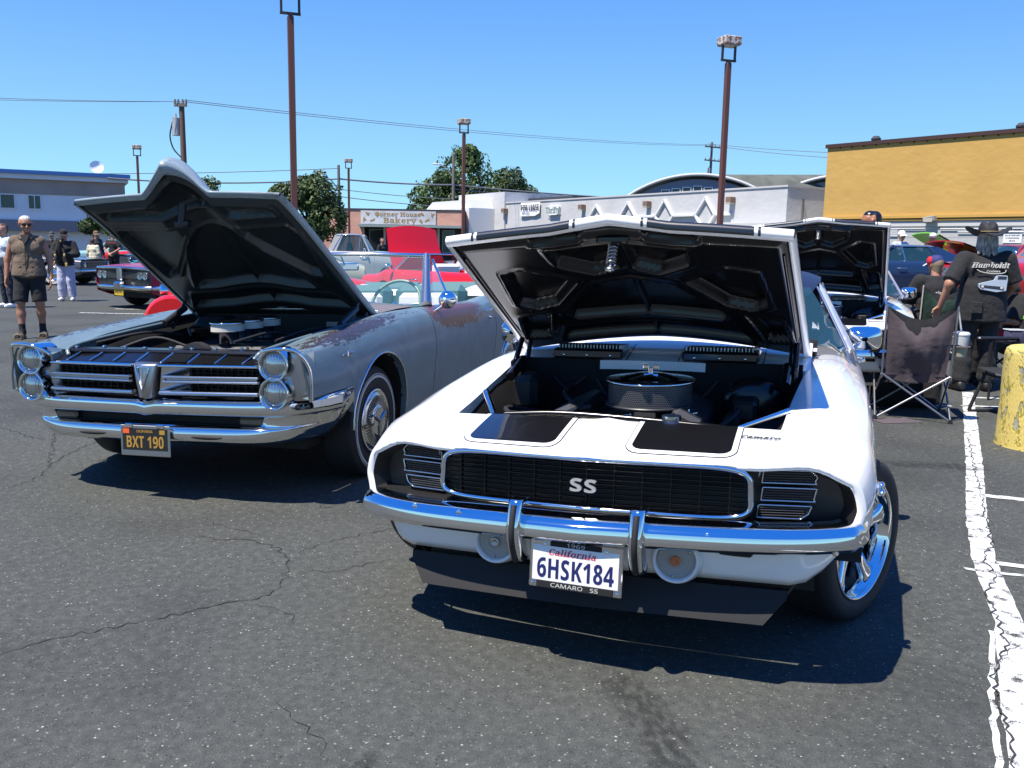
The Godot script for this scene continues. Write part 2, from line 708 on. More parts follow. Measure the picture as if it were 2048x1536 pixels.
func camaro(at: Vector3, turn: float, hood_deg: float, second: bool) -> void:
	var sh := 0.03
	var root := thing("muscle_car", "white muscle car with black hood stripes and its hood raised over the engine" if not second else "white muscle car with near upright raised hood, parked behind the gray camp chair", "car", at, turn, "white muscle cars with raised hoods")
	var white := paint("white_paint", Color.WHITE)
	var chrome := mat("chrome")
	var black := mat("black_satin")
	var gloss := mat("black_gloss")
	var matt := mat("black_matt")
	var stripe: Material = mats["stripe_black"]
	var wheels := [0.914, 3.66]
	var R := 0.41
	var cy := 0.325
	# front fenders, doors, rear quarters
	both(root, "fender", side_panel(CB, 0.15, 1.55, wheels, R, cy, sh), white)
	both(root, "door", side_panel(CB, 1.556, 2.75, wheels, R, cy, sh), white)
	both(root, "rear_quarter", side_panel(CB, 2.756, 4.62, wheels, R, cy, sh), white)
	# nose panel in front of the hood
	var hp := MB.new(true, sh)
	var rows := []
	for i in 13:
		var w := lerpf(0.15, 0.42, i / 12.0)
		var e: float = tab(CB, w)[1]
		var row := PackedVector3Array()
		for k in 33:
			row.append(header_point(lerpf(-e, e, k / 32.0), w))
		rows.append(row)
	hp.grid(rows, true)
	var lip: PackedVector3Array = rows[12].duplicate()
	var lip2 := PackedVector3Array()
	for q in lip:
		lip2.append(q + V(0, -0.045, 0.004))
	hp.grid([lip, lip2], true)
	part(root, "nose_panel", hp, white)
	# rim of the opening: front edge, rolled in
	var F := PackedVector3Array()
	for k in 17:
		F.append(header_point(lerpf(0, tab(CB, 0.15)[1], k / 16.0), 0.15))
	var tp := body_top(CB, 0.15, 9)
	for i in range(1, 9):
		F.append(tp[i])
	var sd := body_side(CB, 0.15, 13, 0.53)
	for i in range(1, 13):
		F.append(sd[i])
	for i in range(17, F.size()):
		F[i].z += wf(F[i].x) - 0.15
	var G := PackedVector3Array()
	for i in F.size():
		var d := (F[mini(i + 1, F.size() - 1)] - F[maxi(i - 1, 0)])
		var nn := Vector2(d.y, -d.x).normalized() * 0.028
		if i < 14:
			nn = Vector2(0, -0.02)
		G.append(F[i] + V(nn.x, nn.y, -0.004))
	G[G.size() - 1].y = 0.53
	var rim := MB.new(true, sh)
	var mid := PackedVector3Array()
	for i in F.size():
		mid.append((F[i] + G[i]) * 0.5 + V(0, 0, -0.012))
	rim.grid([F, mid, G])
	both(root, "nose_rim", rim, white)
	# dark recess with the grille
	var rec := MB.new(true, sh)
	var full := PackedVector3Array()
	for i in range(G.size() - 1, 0, -1):
		full.append(V(-G[i].x, G[i].y, G[i].z))
	full.append_array(G)
	for k in range(1, 12):
		var u: float = lerpf(G[G.size() - 1].x, -G[G.size() - 1].x, k / 12.0)
		full.append(V(u, 0.53, wf(u)))
	full.append(full[0])
	var back := PackedVector3Array()
	var c0 := V(0, 0.635, 0)
	for q in full:
		var p := c0 + (q - c0) * V(0.955, 0.86, 0)
		back.append(V(p.x, p.y, wf(p.x) + 0.075))
	rec.grid([full, back])
	var hub := PackedVector3Array()
	for q in back:
		hub.append(V(q.x * 0.62, 0.635, wf(q.x * 0.62) + 0.078))
	rec.grid([back, hub])
	var hub2 := PackedVector3Array()
	for q in hub:
		hub2.append(V(q.x * 0.3, 0.635, wf(0.2) + 0.078))
	rec.grid([hub, hub2])
	part(root, "grille_recess", rec, black)
	# chrome frame round the grille, bars, headlight doors
	var ring := PackedVector3Array()
	for k in 61:
		var a := TAU * k / 60.0
		var x := signf(cos(a)) * pow(absf(cos(a)), 0.22) * 0.535
		var y := signf(sin(a)) * pow(absf(sin(a)), 0.42) * 0.086
		x += -y * 0.12 * signf(x) * (1.0 if y < 0 else 0.2) * -1.0 * (1.0 if absf(x) > 0.4 else 0.0) * -1.0
		ring.append(V(x, 0.643 + y, wf(x) - 0.004))
	var fr := MB.new(true, sh)
	fr.tube(ring, 0.0105, 8, false)
	part(root, "grille_frame", fr, chrome)
	for k in 9:
		var m := MB.new(true, sh)
		var v := 0.568 + 0.0167 * (k + 0.5)
		for s in [-1.0, 1.0]:
			var p := PackedVector3Array()
			for q in 7:
				var u: float = s * 0.524 * q / 6.0
				p.append(V(u, v, wf(u) + 0.016))
			var rws := []
			for o in [V(0, 0.0012, -0.012), V(0, -0.0012, -0.012), V(0, -0.003, 0.02)]:
				var rw := PackedVector3Array()
				for q in p:
					rw.append(q + o)
				rws.append(rw)
			m.grid(rws, s < 0)
		part(root, "grille_bar", m, gloss)
	for k in 11:
		var u := (k - 5) * 0.094
		var m := MB.new(true, sh)
		m.box(V(u, 0.643, wf(u) + 0.02), V(0.003, 0.15, 0.022))
		part(root, "grille_divider", m, gloss)
	var rad := MB.new(true, sh)
	rad.box(V(0, 0.60, 0.30), V(0.62, 0.26, 0.02))
	for k in 26:
		rad.box(V(-0.29 + k * 0.0232, 0.60, 0.288), V(0.004, 0.25, 0.006))
	part(root, "radiator", rad, mat("brass_core"))
	if not second:
		lettering(root, "emblem", "SS", font_bold, 0.042, Transform3D(Basis(), V(0.0, 0.645, -0.062)), mat("emblem_bright", Color(0.72, 0.72, 0.72), 0.3, 0.7), 0.010, 1.6)
	for s in [-1.0, 1.0]:
		for k in 3:
			var u0 := 0.565
			var u1 := 0.735 - (0.012 if k == 2 else 0.0)
			if k == 2:
				u0 = 0.555
			var v1 := 0.715 - k * 0.0585
			var v0 := v1 - 0.043
			var out := PackedVector2Array([Vector2(u0, v0), Vector2(u1 - (0.03 if k == 2 else 0.0), v0), Vector2(u1 - 0.008, v0 + 0.006 + (0.012 if k == 2 else 0.0)), Vector2(u1, v1 - (0.02 if k == 0 else 0.0)), Vector2(u1 - (0.02 if k == 0 else 0.0), v1), Vector2(u0 + 0.004, v1)])
			var loop := PackedVector3Array()
			for q in out:
				loop.append(V(s * q.x, q.y, wf(q.x) + 0.045))
			loop.append(loop[0])
			var m := MB.new(true, sh)
			m.tube(resample(loop, 60), 0.0032, 6, false)
			var lamp := part(root, "headlamp_louver", m, mat("chrome_worn"))
			var g := MB.new(true, sh)
			var pane := []
			for q in out:
				pane.append(V(s * q.x, q.y, wf(q.x) + 0.05))
			g.face_out(pane, V(0, 0.6, 1))
			part(lamp, "lens", g, gloss)
			var rb := MB.new(true, sh)
			for j in 4:
				var y := v0 + 0.009 + j * 0.0083
				rb.cyl(V(s * (u0 + 0.008), y, wf(u0) + 0.046), V(s * (u1 - 0.012 - (0.01 if k == 2 else 0.0)), y, wf(u1) + 0.046), 0.0013, -1, 6)
			part(lamp, "rib", rb, mat("steel_dark"))
	# bumper
	var bp := []
	for k in 41:
		var u := lerpf(-0.825, 0.825, k / 40.0)
		var w := 0.0 + 0.06 * absf(u) + 0.085 * pow(absf(u) / 0.825, 5.0)
		bp.append(V(u, 0, w))
	for k in range(1, 7):
		var a := k / 6.0
		bp.append(V(0.825 + 0.055 * sin(a * PI / 2), 0, bp[40].z + 0.18 * a))
		bp.insert(0, V(-0.825 - 0.055 * sin(a * PI / 2), 0, bp[40 + 2 * k - 1].z))
	var prof := [Vector2(-0.045, 0.556), Vector2(-0.02, 0.558), Vector2(0.012, 0.552), Vector2(0.034, 0.538), Vector2(0.040, 0.526), Vector2(0.040, 0.526), Vector2(0.046, 0.500), Vector2(0.044, 0.488), Vector2(0.044, 0.488), Vector2(0.032, 0.474), Vector2(0.0, 0.464), Vector2(-0.045, 0.462)]
	rows = []
	for i in bp.size():
		var d: Vector3 = bp[mini(i + 1, bp.size() - 1)] - bp[maxi(i - 1, 0)]
		var nn := V(d.z, 0, -d.x).normalized()
		var ef := 1.0 - 0.35 * pow(clampf((absf(i - (bp.size() - 1) / 2.0) - 20.0) / 6.0, 0, 1), 2)
		var row := PackedVector3Array()
		for q in prof:
			row.append(bp[i] + nn * (q.x if ef > 0.99 else q.x * 0.7 * ef) + V(0, lerpf(0.49, q.y, ef), 0))
		rows.append(row)
	var bm := MB.new(true, 0.045)
	bm.grid(rows)
	part(root, "bumper", bm, chrome)
	for u in [-0.60, -0.42, 0.42, 0.60, -0.80, 0.80]:
		var m := MB.new(true, sh)
		m.ball(V(u, 0.535 if absf(u) < 0.7 else 0.487, 0.06 * absf(u) - 0.03 + 0.085 * pow(absf(u) / 0.825, 5.0)), V(0.011, 0.011, 0.009), 10, 6)
		part(root, "bumper_bolt", m, chrome)
	for s in [-1.0, 1.0]:
		var rws := []
		var us: float = s * 0.205
		var spine := cat([V(us, 0.60, -0.005), V(us, 0.60, -0.035), V(us, 0.53, -0.062), V(us, 0.475, -0.062), V(us, 0.41, -0.03), V(us, 0.385, -0.005)], 5)
		for q in spine:
			var row := PackedVector3Array()
			for o in [V(-0.026, 0, 0.06), V(-0.026, 0, 0.012), V(-0.015, 0, -0.004), V(0.015, 0, -0.004), V(0.026, 0, 0.012), V(0.026, 0, 0.06)]:
				row.append(q + o)
			rws.append(row)
		var m := MB.new(true, sh)
		m.grid(rws, true)
		var gd := part(root, "bumper_guard", m, chrome)
		var rb := MB.new(true, sh)
		var sp := PackedVector3Array()
		for i in range(6, spine.size() - 2):
			sp.append(spine[i] + V(0, 0, -0.006))
		rb.tube(sp, 0.0105, 8)
		part(gd, "rubber_strip", rb, mat("rubber"))
	# valance, turn lamps, air dam
	rows = []
	for q in [[0.00, 0.50], [0.004, 0.47], [0.006, 0.42], [0.016, 0.375], [0.04, 0.345], [0.10, 0.33]]:
		var row := PackedVector3Array()
		for k in 33:
			var x := -1.0 + k / 16.0
			var ax := absf(x)
			var e := smoothstep(0.68, 1.0, ax)
			var u := signf(x) * (0.885 - 0.885 * pow(1.0 - ax, 1.25))
			row.append(V(u * (1.0 - 0.25 * q[0]), q[1] + e * 0.10 * clampf((0.47 - q[1]) / 0.14, 0, 1), 0.075 + 0.05 * absf(u) + 0.27 * pow(e, 1.4) + q[0]))
		rows.append(row)
	var va := MB.new(true, sh)
	va.grid(rows)
	part(root, "valance", va, mat("white_paint"))
	for s in [-1.0, 1.0]:
		var o := V(s * 0.315, 0.415, 0.076)
		var bs := Basis(V(1, 0, 0), V(0, 0.0, -1), V(0, 1, 0))
		var m := MB.new(true, sh)
		m.lathe([Vector2(0.092, -0.04), Vector2(0.084, -0.012), Vector2(0.076, 0.008), Vector2(0.070, 0.010), Vector2(0.066, 0.004), Vector2(0.063, -0.010)], o, bs, 32)
		var tl := part(root, "turn_lamp", m, mat("white_paint"))
		var ln := MB.new(true, sh)
		ln.lathe([Vector2(0.064, -0.006), Vector2(0.058, 0.0), Vector2(0.055, -0.005), Vector2(0.045, -0.002), Vector2(0.042, -0.006), Vector2(0.03, -0.002), Vector2(0.027, -0.006), Vector2(0.02, -0.002), Vector2(0.0, 0.0)], o, bs, 32)
		part(tl, "lens", ln, mat("lens_white"))
		var bu := MB.new(true, sh)
		bu.lathe([Vector2(0.018, 0.004), Vector2(0.017, 0.010), Vector2(0.010, 0.010), Vector2(0.008, 0.006), Vector2(0, 0.006)], o, bs, 18)
		part(tl, "bulb_core", bu, mat("amber") if s > 0 else mat("chrome_dull"))
		for a in [0.6, 2.7, 4.6]:
			var sc := MB.new(true, sh)
			sc.ball(o + V(cos(a) * 0.055, sin(a) * 0.055, 0.0), V(0.006, 0.006, 0.004), 8, 5)
			part(tl, "screw", sc, mat("chrome_dull"))
		var sl := MB.new(true, sh)
		var ux: float = s * 0.50
		sl.box(V(ux, 0.452, 0.075 + 0.05 * 0.5 + 0.012), V(0.11, 0.026, 0.03), 0.008)
		part(root, "valance_slot", sl, matt)
	var dam := MB.new(true, sh)
	var out2 := []
	for q in [[0.325, 0.115, 0.67], [0.30, 0.10, 0.665], [0.225, 0.055, 0.60], [0.222, 0.062, 0.597]]:
		var row := PackedVector3Array()
		for k in 17:
			var u: float = lerpf(-q[2], q[2], k / 16.0)
			row.append(V(u, q[0], q[1] + 0.05 * absf(u)))
		out2.append(row)
	dam.grid(out2)
	for s in [-1.0, 1.0]:
		dam.face([V(s * 0.67, 0.325, 0.15), V(s * 0.665, 0.30, 0.135), V(s * 0.60, 0.225, 0.085), V(s * 0.70, 0.27, 0.40), V(s * 0.72, 0.325, 0.42)])
	part(root, "air_dam", dam, mat("black_matt"))
	# licence plate
	var pc := V(0, 0.385, -0.012)
	var tilt := Basis(V(1, 0, 0), -0.06)
	var pf := Transform3D(tilt, V(0.0, 0.385, 0.012))
	var fm := MB.new()
	fm.box(Vector3(0, 0, -0.004), Vector3(0.318, 0.165, 0.008), 0.004)
	var pl := part(root, "licence_plate", fm, chrome)
	pl.transform = pf
	var face := MB.new()
	face.box(Vector3(0, 0.004, 0.0012), Vector3(0.294, 0.122, 0.002), 0.0008)
	part(pl, "plate_face", face, mat("white_flat"))
	var bar := MB.new()
	bar.box(Vector3(0.0, -0.0685, 0.002), Vector3(0.262, 0.0235, 0.004), 0.001)
	bar.box(Vector3(0, 0.072, 0.002), Vector3(0.175, 0.018, 0.004), 0.001)
	part(pl, "frame_band", bar, matt)
	lettering(pl, "plate_number", "6HSK184" if not second else "2GRT907", font_bold, 0.066, Transform3D(Basis(), Vector3(0, -0.014, 0.0026)), mat("plate_blue"), 0.0016, 0.71)
	if not second:
		var it := Basis(Vector3(1, 0, 0), Vector3(0.28, 1, 0), Vector3(0, 0, 1))
		lettering(pl, "state_script", "California", font_serif, 0.021, Transform3D(it, Vector3(-0.01, 0.043, 0.0026)), mat("plate_red"), 0.001, 1.1)
		lettering(pl, "frame_lettering", "CAMARO   SS", font_reg, 0.0135, Transform3D(Basis(), Vector3(0, -0.0685, 0.0044)), mat("silver_print"), 0.001, 1.5)
		lettering(pl, "frame_lettering", "1969", font_reg, 0.0125, Transform3D(Basis(), Vector3(0, 0.072, 0.0044)), mat("silver_print"), 0.001, 1.7)
		for q in [[-0.105, 0.066], [0.105, 0.066], [-0.145, -0.068], [0.145, -0.068]]:
			var sc := MB.new()
			sc.ball(Vector3(q[0], q[1], 0.003), Vector3(0.006, 0.006, 0.003), 8, 5)
			part(pl, "screw", sc, chrome)
	# hood stripes on the nose panel, each with a pin line round it
	var hf := func(u, w): return header_point(u, w)
	for s in [-1.0, 1.0]:
		var a0: float = 0.135 if s > 0 else -0.462
		var a1: float = 0.462 if s > 0 else -0.135
		part(root, "stripe_line", strip_on(hf, a0 - 0.021, a1 + 0.021, 0.168, 0.4195, 0.0015, sh, 0.05, 8, 14), stripe)
		part(root, "stripe_gap", strip_on(hf, a0 - 0.018, a1 + 0.018, 0.171, 0.4196, 0.0025, sh, 0.048, 8, 14), white)
		part(root, "stripe", strip_on(hf, a0, a1, 0.19, 0.4197, 0.0035, sh, 0.035, 10, 14), stripe)
	var hq := header_point(0.535, 0.33)
	var badge_at := V(0.545, hq.y + sh * 0.545 + 0.004, -hq.z)
	lettering(root, "script_badge", "Camaro", font_serif, 0.024, Transform3D(Basis(V(1, 0.03, 0), V(0.35, 0.20, -0.98), V(0, 1, 0.2)), badge_at), mat("chrome_dull"), 0.003, 1.0)
	# cowl, louvres, engine bay
	var cowl := MB.new(true, sh)
	rows = []
	var cf := func(u, w): return V(u, 0.900 + 0.085 * clampf((w - 1.22) / 0.36, 0, 1) + 0.03 * (1.0 - pow(u / 0.68, 2)), w + 0.04 * pow(u / 0.68, 2))
	for i in 9:
		var w := lerpf(1.22, 1.62, i / 8.0)
		var row := PackedVector3Array()
		for k in 25:
			row.append(cf.call(lerpf(-0.68, 0.68, k / 24.0), w))
		rows.append(row)
	cowl.grid(rows, true)
	var drop := PackedVector3Array()
	for q in rows[0]:
		drop.append(q + V(0, -0.04, 0.0))
	cowl.grid([rows[0], drop], true)
	part(root, "cowl_panel", cowl, white)
	for s in [-1.0, 1.0]:
		var uc: float = s * 0.30
		part(root, "stripe_line", strip_on(cf, uc - 0.185, uc + 0.185, 1.2205, 1.44, 0.0016, sh), stripe)
		part(root, "stripe_gap", strip_on(cf, uc - 0.18, uc + 0.18, 1.2204, 1.435, 0.0028, sh), white)
		var lv := MB.new(true, sh)
		lv.box(V(uc, 0.955, 1.305), V(0.335, 0.05, 0.18), 0.012)
		var lo := part(root, "cowl_louver", lv, stripe)
		for k in 20:
			var ft := MB.new(true, sh)
			ft.box(V(uc - 0.145 + k * 0.0153, 0.984, 1.33), V(0.006, 0.016, 0.075), 0.002, Basis(V(0, 1, 0), 0.35))
			part(lo, "fin", ft, mat("chrome_dull"))
		for k in 3:
			var sc := MB.new(true, sh)
			sc.ball(V(uc + (k - 1) * 0.11, 0.95, 1.212), V(0.007, 0.007, 0.005), 8, 5)
			part(lo, "bolt", sc, chrome)
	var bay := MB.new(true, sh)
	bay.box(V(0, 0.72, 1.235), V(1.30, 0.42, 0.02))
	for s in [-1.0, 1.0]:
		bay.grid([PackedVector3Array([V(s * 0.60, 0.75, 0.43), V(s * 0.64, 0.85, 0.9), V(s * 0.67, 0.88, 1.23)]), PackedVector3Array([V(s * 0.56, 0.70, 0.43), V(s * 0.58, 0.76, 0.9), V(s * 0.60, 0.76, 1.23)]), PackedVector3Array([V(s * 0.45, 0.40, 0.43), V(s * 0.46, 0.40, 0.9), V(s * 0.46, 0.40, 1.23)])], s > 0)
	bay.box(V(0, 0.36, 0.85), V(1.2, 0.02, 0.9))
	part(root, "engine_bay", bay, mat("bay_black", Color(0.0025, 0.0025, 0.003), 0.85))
	var sup := MB.new(true, sh)
	sup.box(V(0, 0.765, 0.44), V(1.14, 0.03, 0.07), 0.01)
	sup.box(V(0, 0.60, 0.46), V(1.1, 0.3, 0.03))
	sup.tube(cat([V(-0.42, 0.80, 0.45), V(-0.2, 0.812, 0.46), V(0.1, 0.805, 0.455), V(0.40, 0.79, 0.45)], 4), 0.012, 8)
	part(root, "radiator_support", sup, gloss)
	var rod := MB.new(true, sh)
	rod.tube(PackedVector3Array([V(0.44, 0.785, 0.45), V(0.62, 0.835, 0.62)]), 0.012, 8)
	part(root, "chrome_brace", rod, chrome)
	rod = MB.new(true, sh)
	rod.tube(PackedVector3Array([V(-0.47, 0.79, 0.46), V(-0.56, 0.86, 0.60)]), 0.014, 8)
	part(root, "chrome_brace", rod, chrome)
	engine(root, sh)
	# hood hinges
	for s in [-1.0, 1.0]:
		var m := MB.new(true, sh)
		m.box(V(s * 0.62, 0.90, 1.18), V(0.02, 0.07, 0.20), 0.01)
		m.tube(PackedVector3Array([V(s * 0.62, 0.89, 1.10), V(s * 0.62, 1.02, 1.22)]), 0.014, 8)
		m.tube(PackedVector3Array([V(s * 0.60, 0.90, 1.24), V(s * 0.60, 1.03, 1.30)]), 0.012, 8)
		m.tube(PackedVector3Array([V(s * 0.59, 0.87, 0.98), V(s * 0.59, 0.93, 1.15)]), 0.022, 10)
		part(root, "hood_hinge", m, gloss)
	camaro_hood(root, sh, deg_to_rad(hood_deg))
	camaro_cabin(root, sh)
	# wheels
	for w in wheels:
		for s in [-1.0, 1.0]:
			sport_wheel(root, V(s * (0.825 if w < 2.0 else 0.78), 0.322, w), s, 0.46 if w < 2.0 and not second else 0.0)
	var well := MB.new(true, sh)
	for w in wheels:
		for s in [-1.0, 1.0]:
			var rws := []
			for k in 13:
				var a := PI * k / 12
				rws.append(PackedVector3Array([V(s * 0.90, cy + sin(a) * (R + 0.004), w - cos(a) * (R + 0.004)), V(s * 0.5, cy + sin(a) * (R + 0.004), w - cos(a) * (R + 0.004))]))
			well.grid(rws, s < 0)
	well.box(V(0, 0.30, 2.4), V(1.5, 0.12, 4.0))
	part(root, "underbody", well, matt)
	for s in [-1.0, 1.0]:
		var bd := MB.new(true, sh)
		bd.box(V(s * 0.93, 0.62, 0.40), V(0.012, 0.03, 0.07), 0.005)
		bd.ball(V(s * 0.94, 0.615, 0.38), V(0.01, 0.013, 0.02), 8, 6)
		bd.ball(V(s * 0.94, 0.63, 0.42), V(0.01, 0.013, 0.02), 8, 6)
		part(root, "fender_badge", bd, chrome)

func engine(root: Node3D, sh: float) -> void:
	var up := Basis()
	var blk := MB.new(true, sh)
	blk.box(V(0, 0.60, 0.86), V(0.50, 0.30, 0.52), 0.03)
	for s in [-1.0, 1.0]:
		blk.box(V(s * 0.24, 0.73, 0.86), V(0.15, 0.09, 0.48), 0.03, Basis(V(0, 0, 1), -s * 0.5))
	blk.box(V(0, 0.70, 0.60), V(0.34, 0.16, 0.06), 0.02)
	blk.cyl(V(0, 0.64, 0.56), V(0, 0.64, 0.60), 0.11, -1, 20)
	blk.cyl(V(0.2, 0.68, 0.56), V(0.2, 0.68, 0.62), 0.06, -1, 16)
	part(root, "engine", blk, mat("engine_grey"))
	var o := V(0.075, 0.80, 0.80)
	var cb := MB.new(true, sh)
	cb.cyl(o + V(0, -0.06, 0), o + V(0, 0.01, 0), 0.075, -1, 16)
	cb.box(o + V(0, -0.03, -0.07), V(0.10, 0.05, 0.05), 0.008)
	part(root, "carburetor", cb, mat("chrome_dull"))
	var base := MB.new(true, sh)
	base.lathe([Vector2(0.0, 0.005), Vector2(0.165, 0.0), Vector2(0.178, 0.006), Vector2(0.178, 0.014), Vector2(0.16, 0.016)], o, up, 48)
	var ac := part(root, "air_cleaner", base, mat("steel_dark"))
	var el := MB.new(true, sh)
	el.lathe([Vector2(0.168, 0.012), Vector2(0.168, 0.100)], o, up, 48)
	var mm := mat("air_filter", Color(0.22, 0.22, 0.23), 0.4, 0.6)
	if mm.albedo_texture == null:
		var im := Image.create(64, 32, false, Image.FORMAT_RGB8)
		for y in 32:
			for x in 64:
				var dx := posmod(x + (8 if (y / 8) % 2 else 0), 16) - 8
				var dy := (y % 8) - 4
				im.set_pixel(x, y, Color(0.12, 0.12, 0.12) if absf(dx) / 7.0 + absf(dy) / 3.6 < 0.9 else Color(0.8, 0.8, 0.82))
		mm.albedo_texture = ImageTexture.create_from_image(im)
		mm.uv1_scale = Vector3(26, 3, 1)
	part(ac, "filter_element", el, mm)
	var lid := MB.new(true, sh)
	lid.lathe([Vector2(0.160, 0.098), Vector2(0.178, 0.100), Vector2(0.180, 0.106), Vector2(0.174, 0.112), Vector2(0.135, 0.114), Vector2(0.120, 0.118), Vector2(0.05, 0.134), Vector2(0.0, 0.136)], o, up, 48)
	part(ac, "lid", lid, mat("chrome"))
	var nut := MB.new(true, sh)
	nut.cyl(o + V(0, 0.134, 0), o + V(0, 0.156, 0), 0.012, -1, 10)
	for s in [-1.0, 1.0]:
		nut.box(o + V(s * 0.02, 0.158, 0), V(0.024, 0.018, 0.006), 0.003)
	part(ac, "wing_nut", nut, mat("chrome"))
	var bb := MB.new(true, sh)
	bb.lathe([Vector2(0.0, 0.0), Vector2(0.09, 0.0), Vector2(0.125, 0.025), Vector2(0.13, 0.05), Vector2(0.12, 0.09), Vector2(0.06, 0.11)], V(0.46, 0.76, 1.06), Basis(V(1, 0, 0), V(0, 0, 1), V(0, -1, 0)), 28)
	part(root, "brake_booster", bb, mat("black_gloss"))
	var mc := MB.new(true, sh)
	mc.box(V(0.44, 0.775, 0.97), V(0.10, 0.085, 0.17), 0.015)
	mc.cyl(V(0.40, 0.74, 0.90), V(0.40, 0.74, 0.80), 0.035, -1, 14)
	part(root, "brake_cylinder", mc, mat("black_satin"))
	var bt := MB.new(true, sh)
	bt.box(V(-0.44, 0.66, 0.58), V(0.19, 0.18, 0.17), 0.012)
	part(root, "battery", bt, mat("black_satin"))
	var tm := MB.new(true, sh)
	tm.box(V(-0.345, 0.775, 0.57), V(0.06, 0.018, 0.025), 0.006)
	part(root, "battery_terminal", tm, mat("orange_plastic"))
	for h in [[V(-0.35, 0.77, 0.57), V(-0.28, 0.77, 0.52), V(-0.1, 0.76, 0.53), V(0.02, 0.74, 0.60)], [V(-0.44, 0.76, 0.60), V(-0.52, 0.77, 0.75), V(-0.42, 0.72, 0.95)], [V(0.10, 0.74, 0.62), V(0.25, 0.78, 0.56), V(0.33, 0.76, 0.48)], [V(0.34, 0.72, 0.7), V(0.42, 0.78, 0.85), V(0.38, 0.80, 1.2)], [V(-0.2, 0.76, 0.8), V(-0.34, 0.80, 1.0), V(-0.36, 0.82, 1.22)], [V(-0.15, 0.80, 0.72), V(-0.27, 0.76, 0.66), V(-0.33, 0.62, 0.6)]]:
		var m := MB.new(true, sh)
		m.tube(cat(h, 6), 0.011, 8)
		part(root, "hose", m, mat("rubber"))
	for s in [-1.0, 1.0]:
		var vc := MB.new(true, sh)
		vc.box(V(s * 0.25, 0.775, 0.86), V(0.13, 0.05, 0.46), 0.02, Basis(V(0, 0, 1), -s * 0.45))
		part(root, "valve_cover", vc, mat("steel_dark"))
	var rc := MB.new(true, sh)
	rc.cyl(V(0.22, 0.80, 0.46), V(0.22, 0.825, 0.46), 0.035, -1, 16)
	part(root, "radiator_cap", rc, mat("chrome_worn"))
	var wb := MB.new(true, sh)
	wb.box(V(-0.52, 0.80, 1.05), V(0.12, 0.16, 0.2), 0.03)
	part(root, "washer_bottle", wb, mat("black_satin"))
	for k in 5:
		var hn := MB.new(true, sh)
		hn.tube(cat([V(-0.45 + k * 0.2, 0.84, 1.215), V(-0.38 + k * 0.2, 0.80 - 0.03 * (k % 2), 1.18), V(-0.30 + k * 0.2, 0.85, 1.215)], 6), 0.009, 6)
		part(root, "wiring_loom", hn, mat("rubber"))
	var lk := MB.new(true, sh)
	lk.tube(PackedVector3Array([o + V(0.14, -0.02, -0.10), o + V(0.21, 0.0, -0.12)]), 0.004, 6)
	lk.tube(PackedVector3Array([o + V(0.175, -0.03, -0.12), o + V(0.175, 0.01, -0.11)]), 0.004, 6)
	lk.box(o + V(-0.14, -0.04, -0.15), V(0.03, 0.03, 0.02), 0.004)
	lk.tube(PackedVector3Array([o + V(-0.15, -0.03, -0.12), o + V(-0.09, -0.03, -0.09), o + V(-0.05, -0.02, -0.13)]), 0.006, 6)
	part(root, "throttle_linkage", lk, mat("chrome"))
	for s in [-1.0, 1.0]:
		for k in 4:
			var m := MB.new(true, sh)
			m.tube(cat([V(s * 0.1, 0.76, 1.08), V(s * 0.22, 0.80, 0.95 - k * 0.08), V(s * 0.33, 0.68, 0.98 - k * 0.11)], 5), 0.005, 6)
			part(root, "spark_lead", m, mat("rubber"))

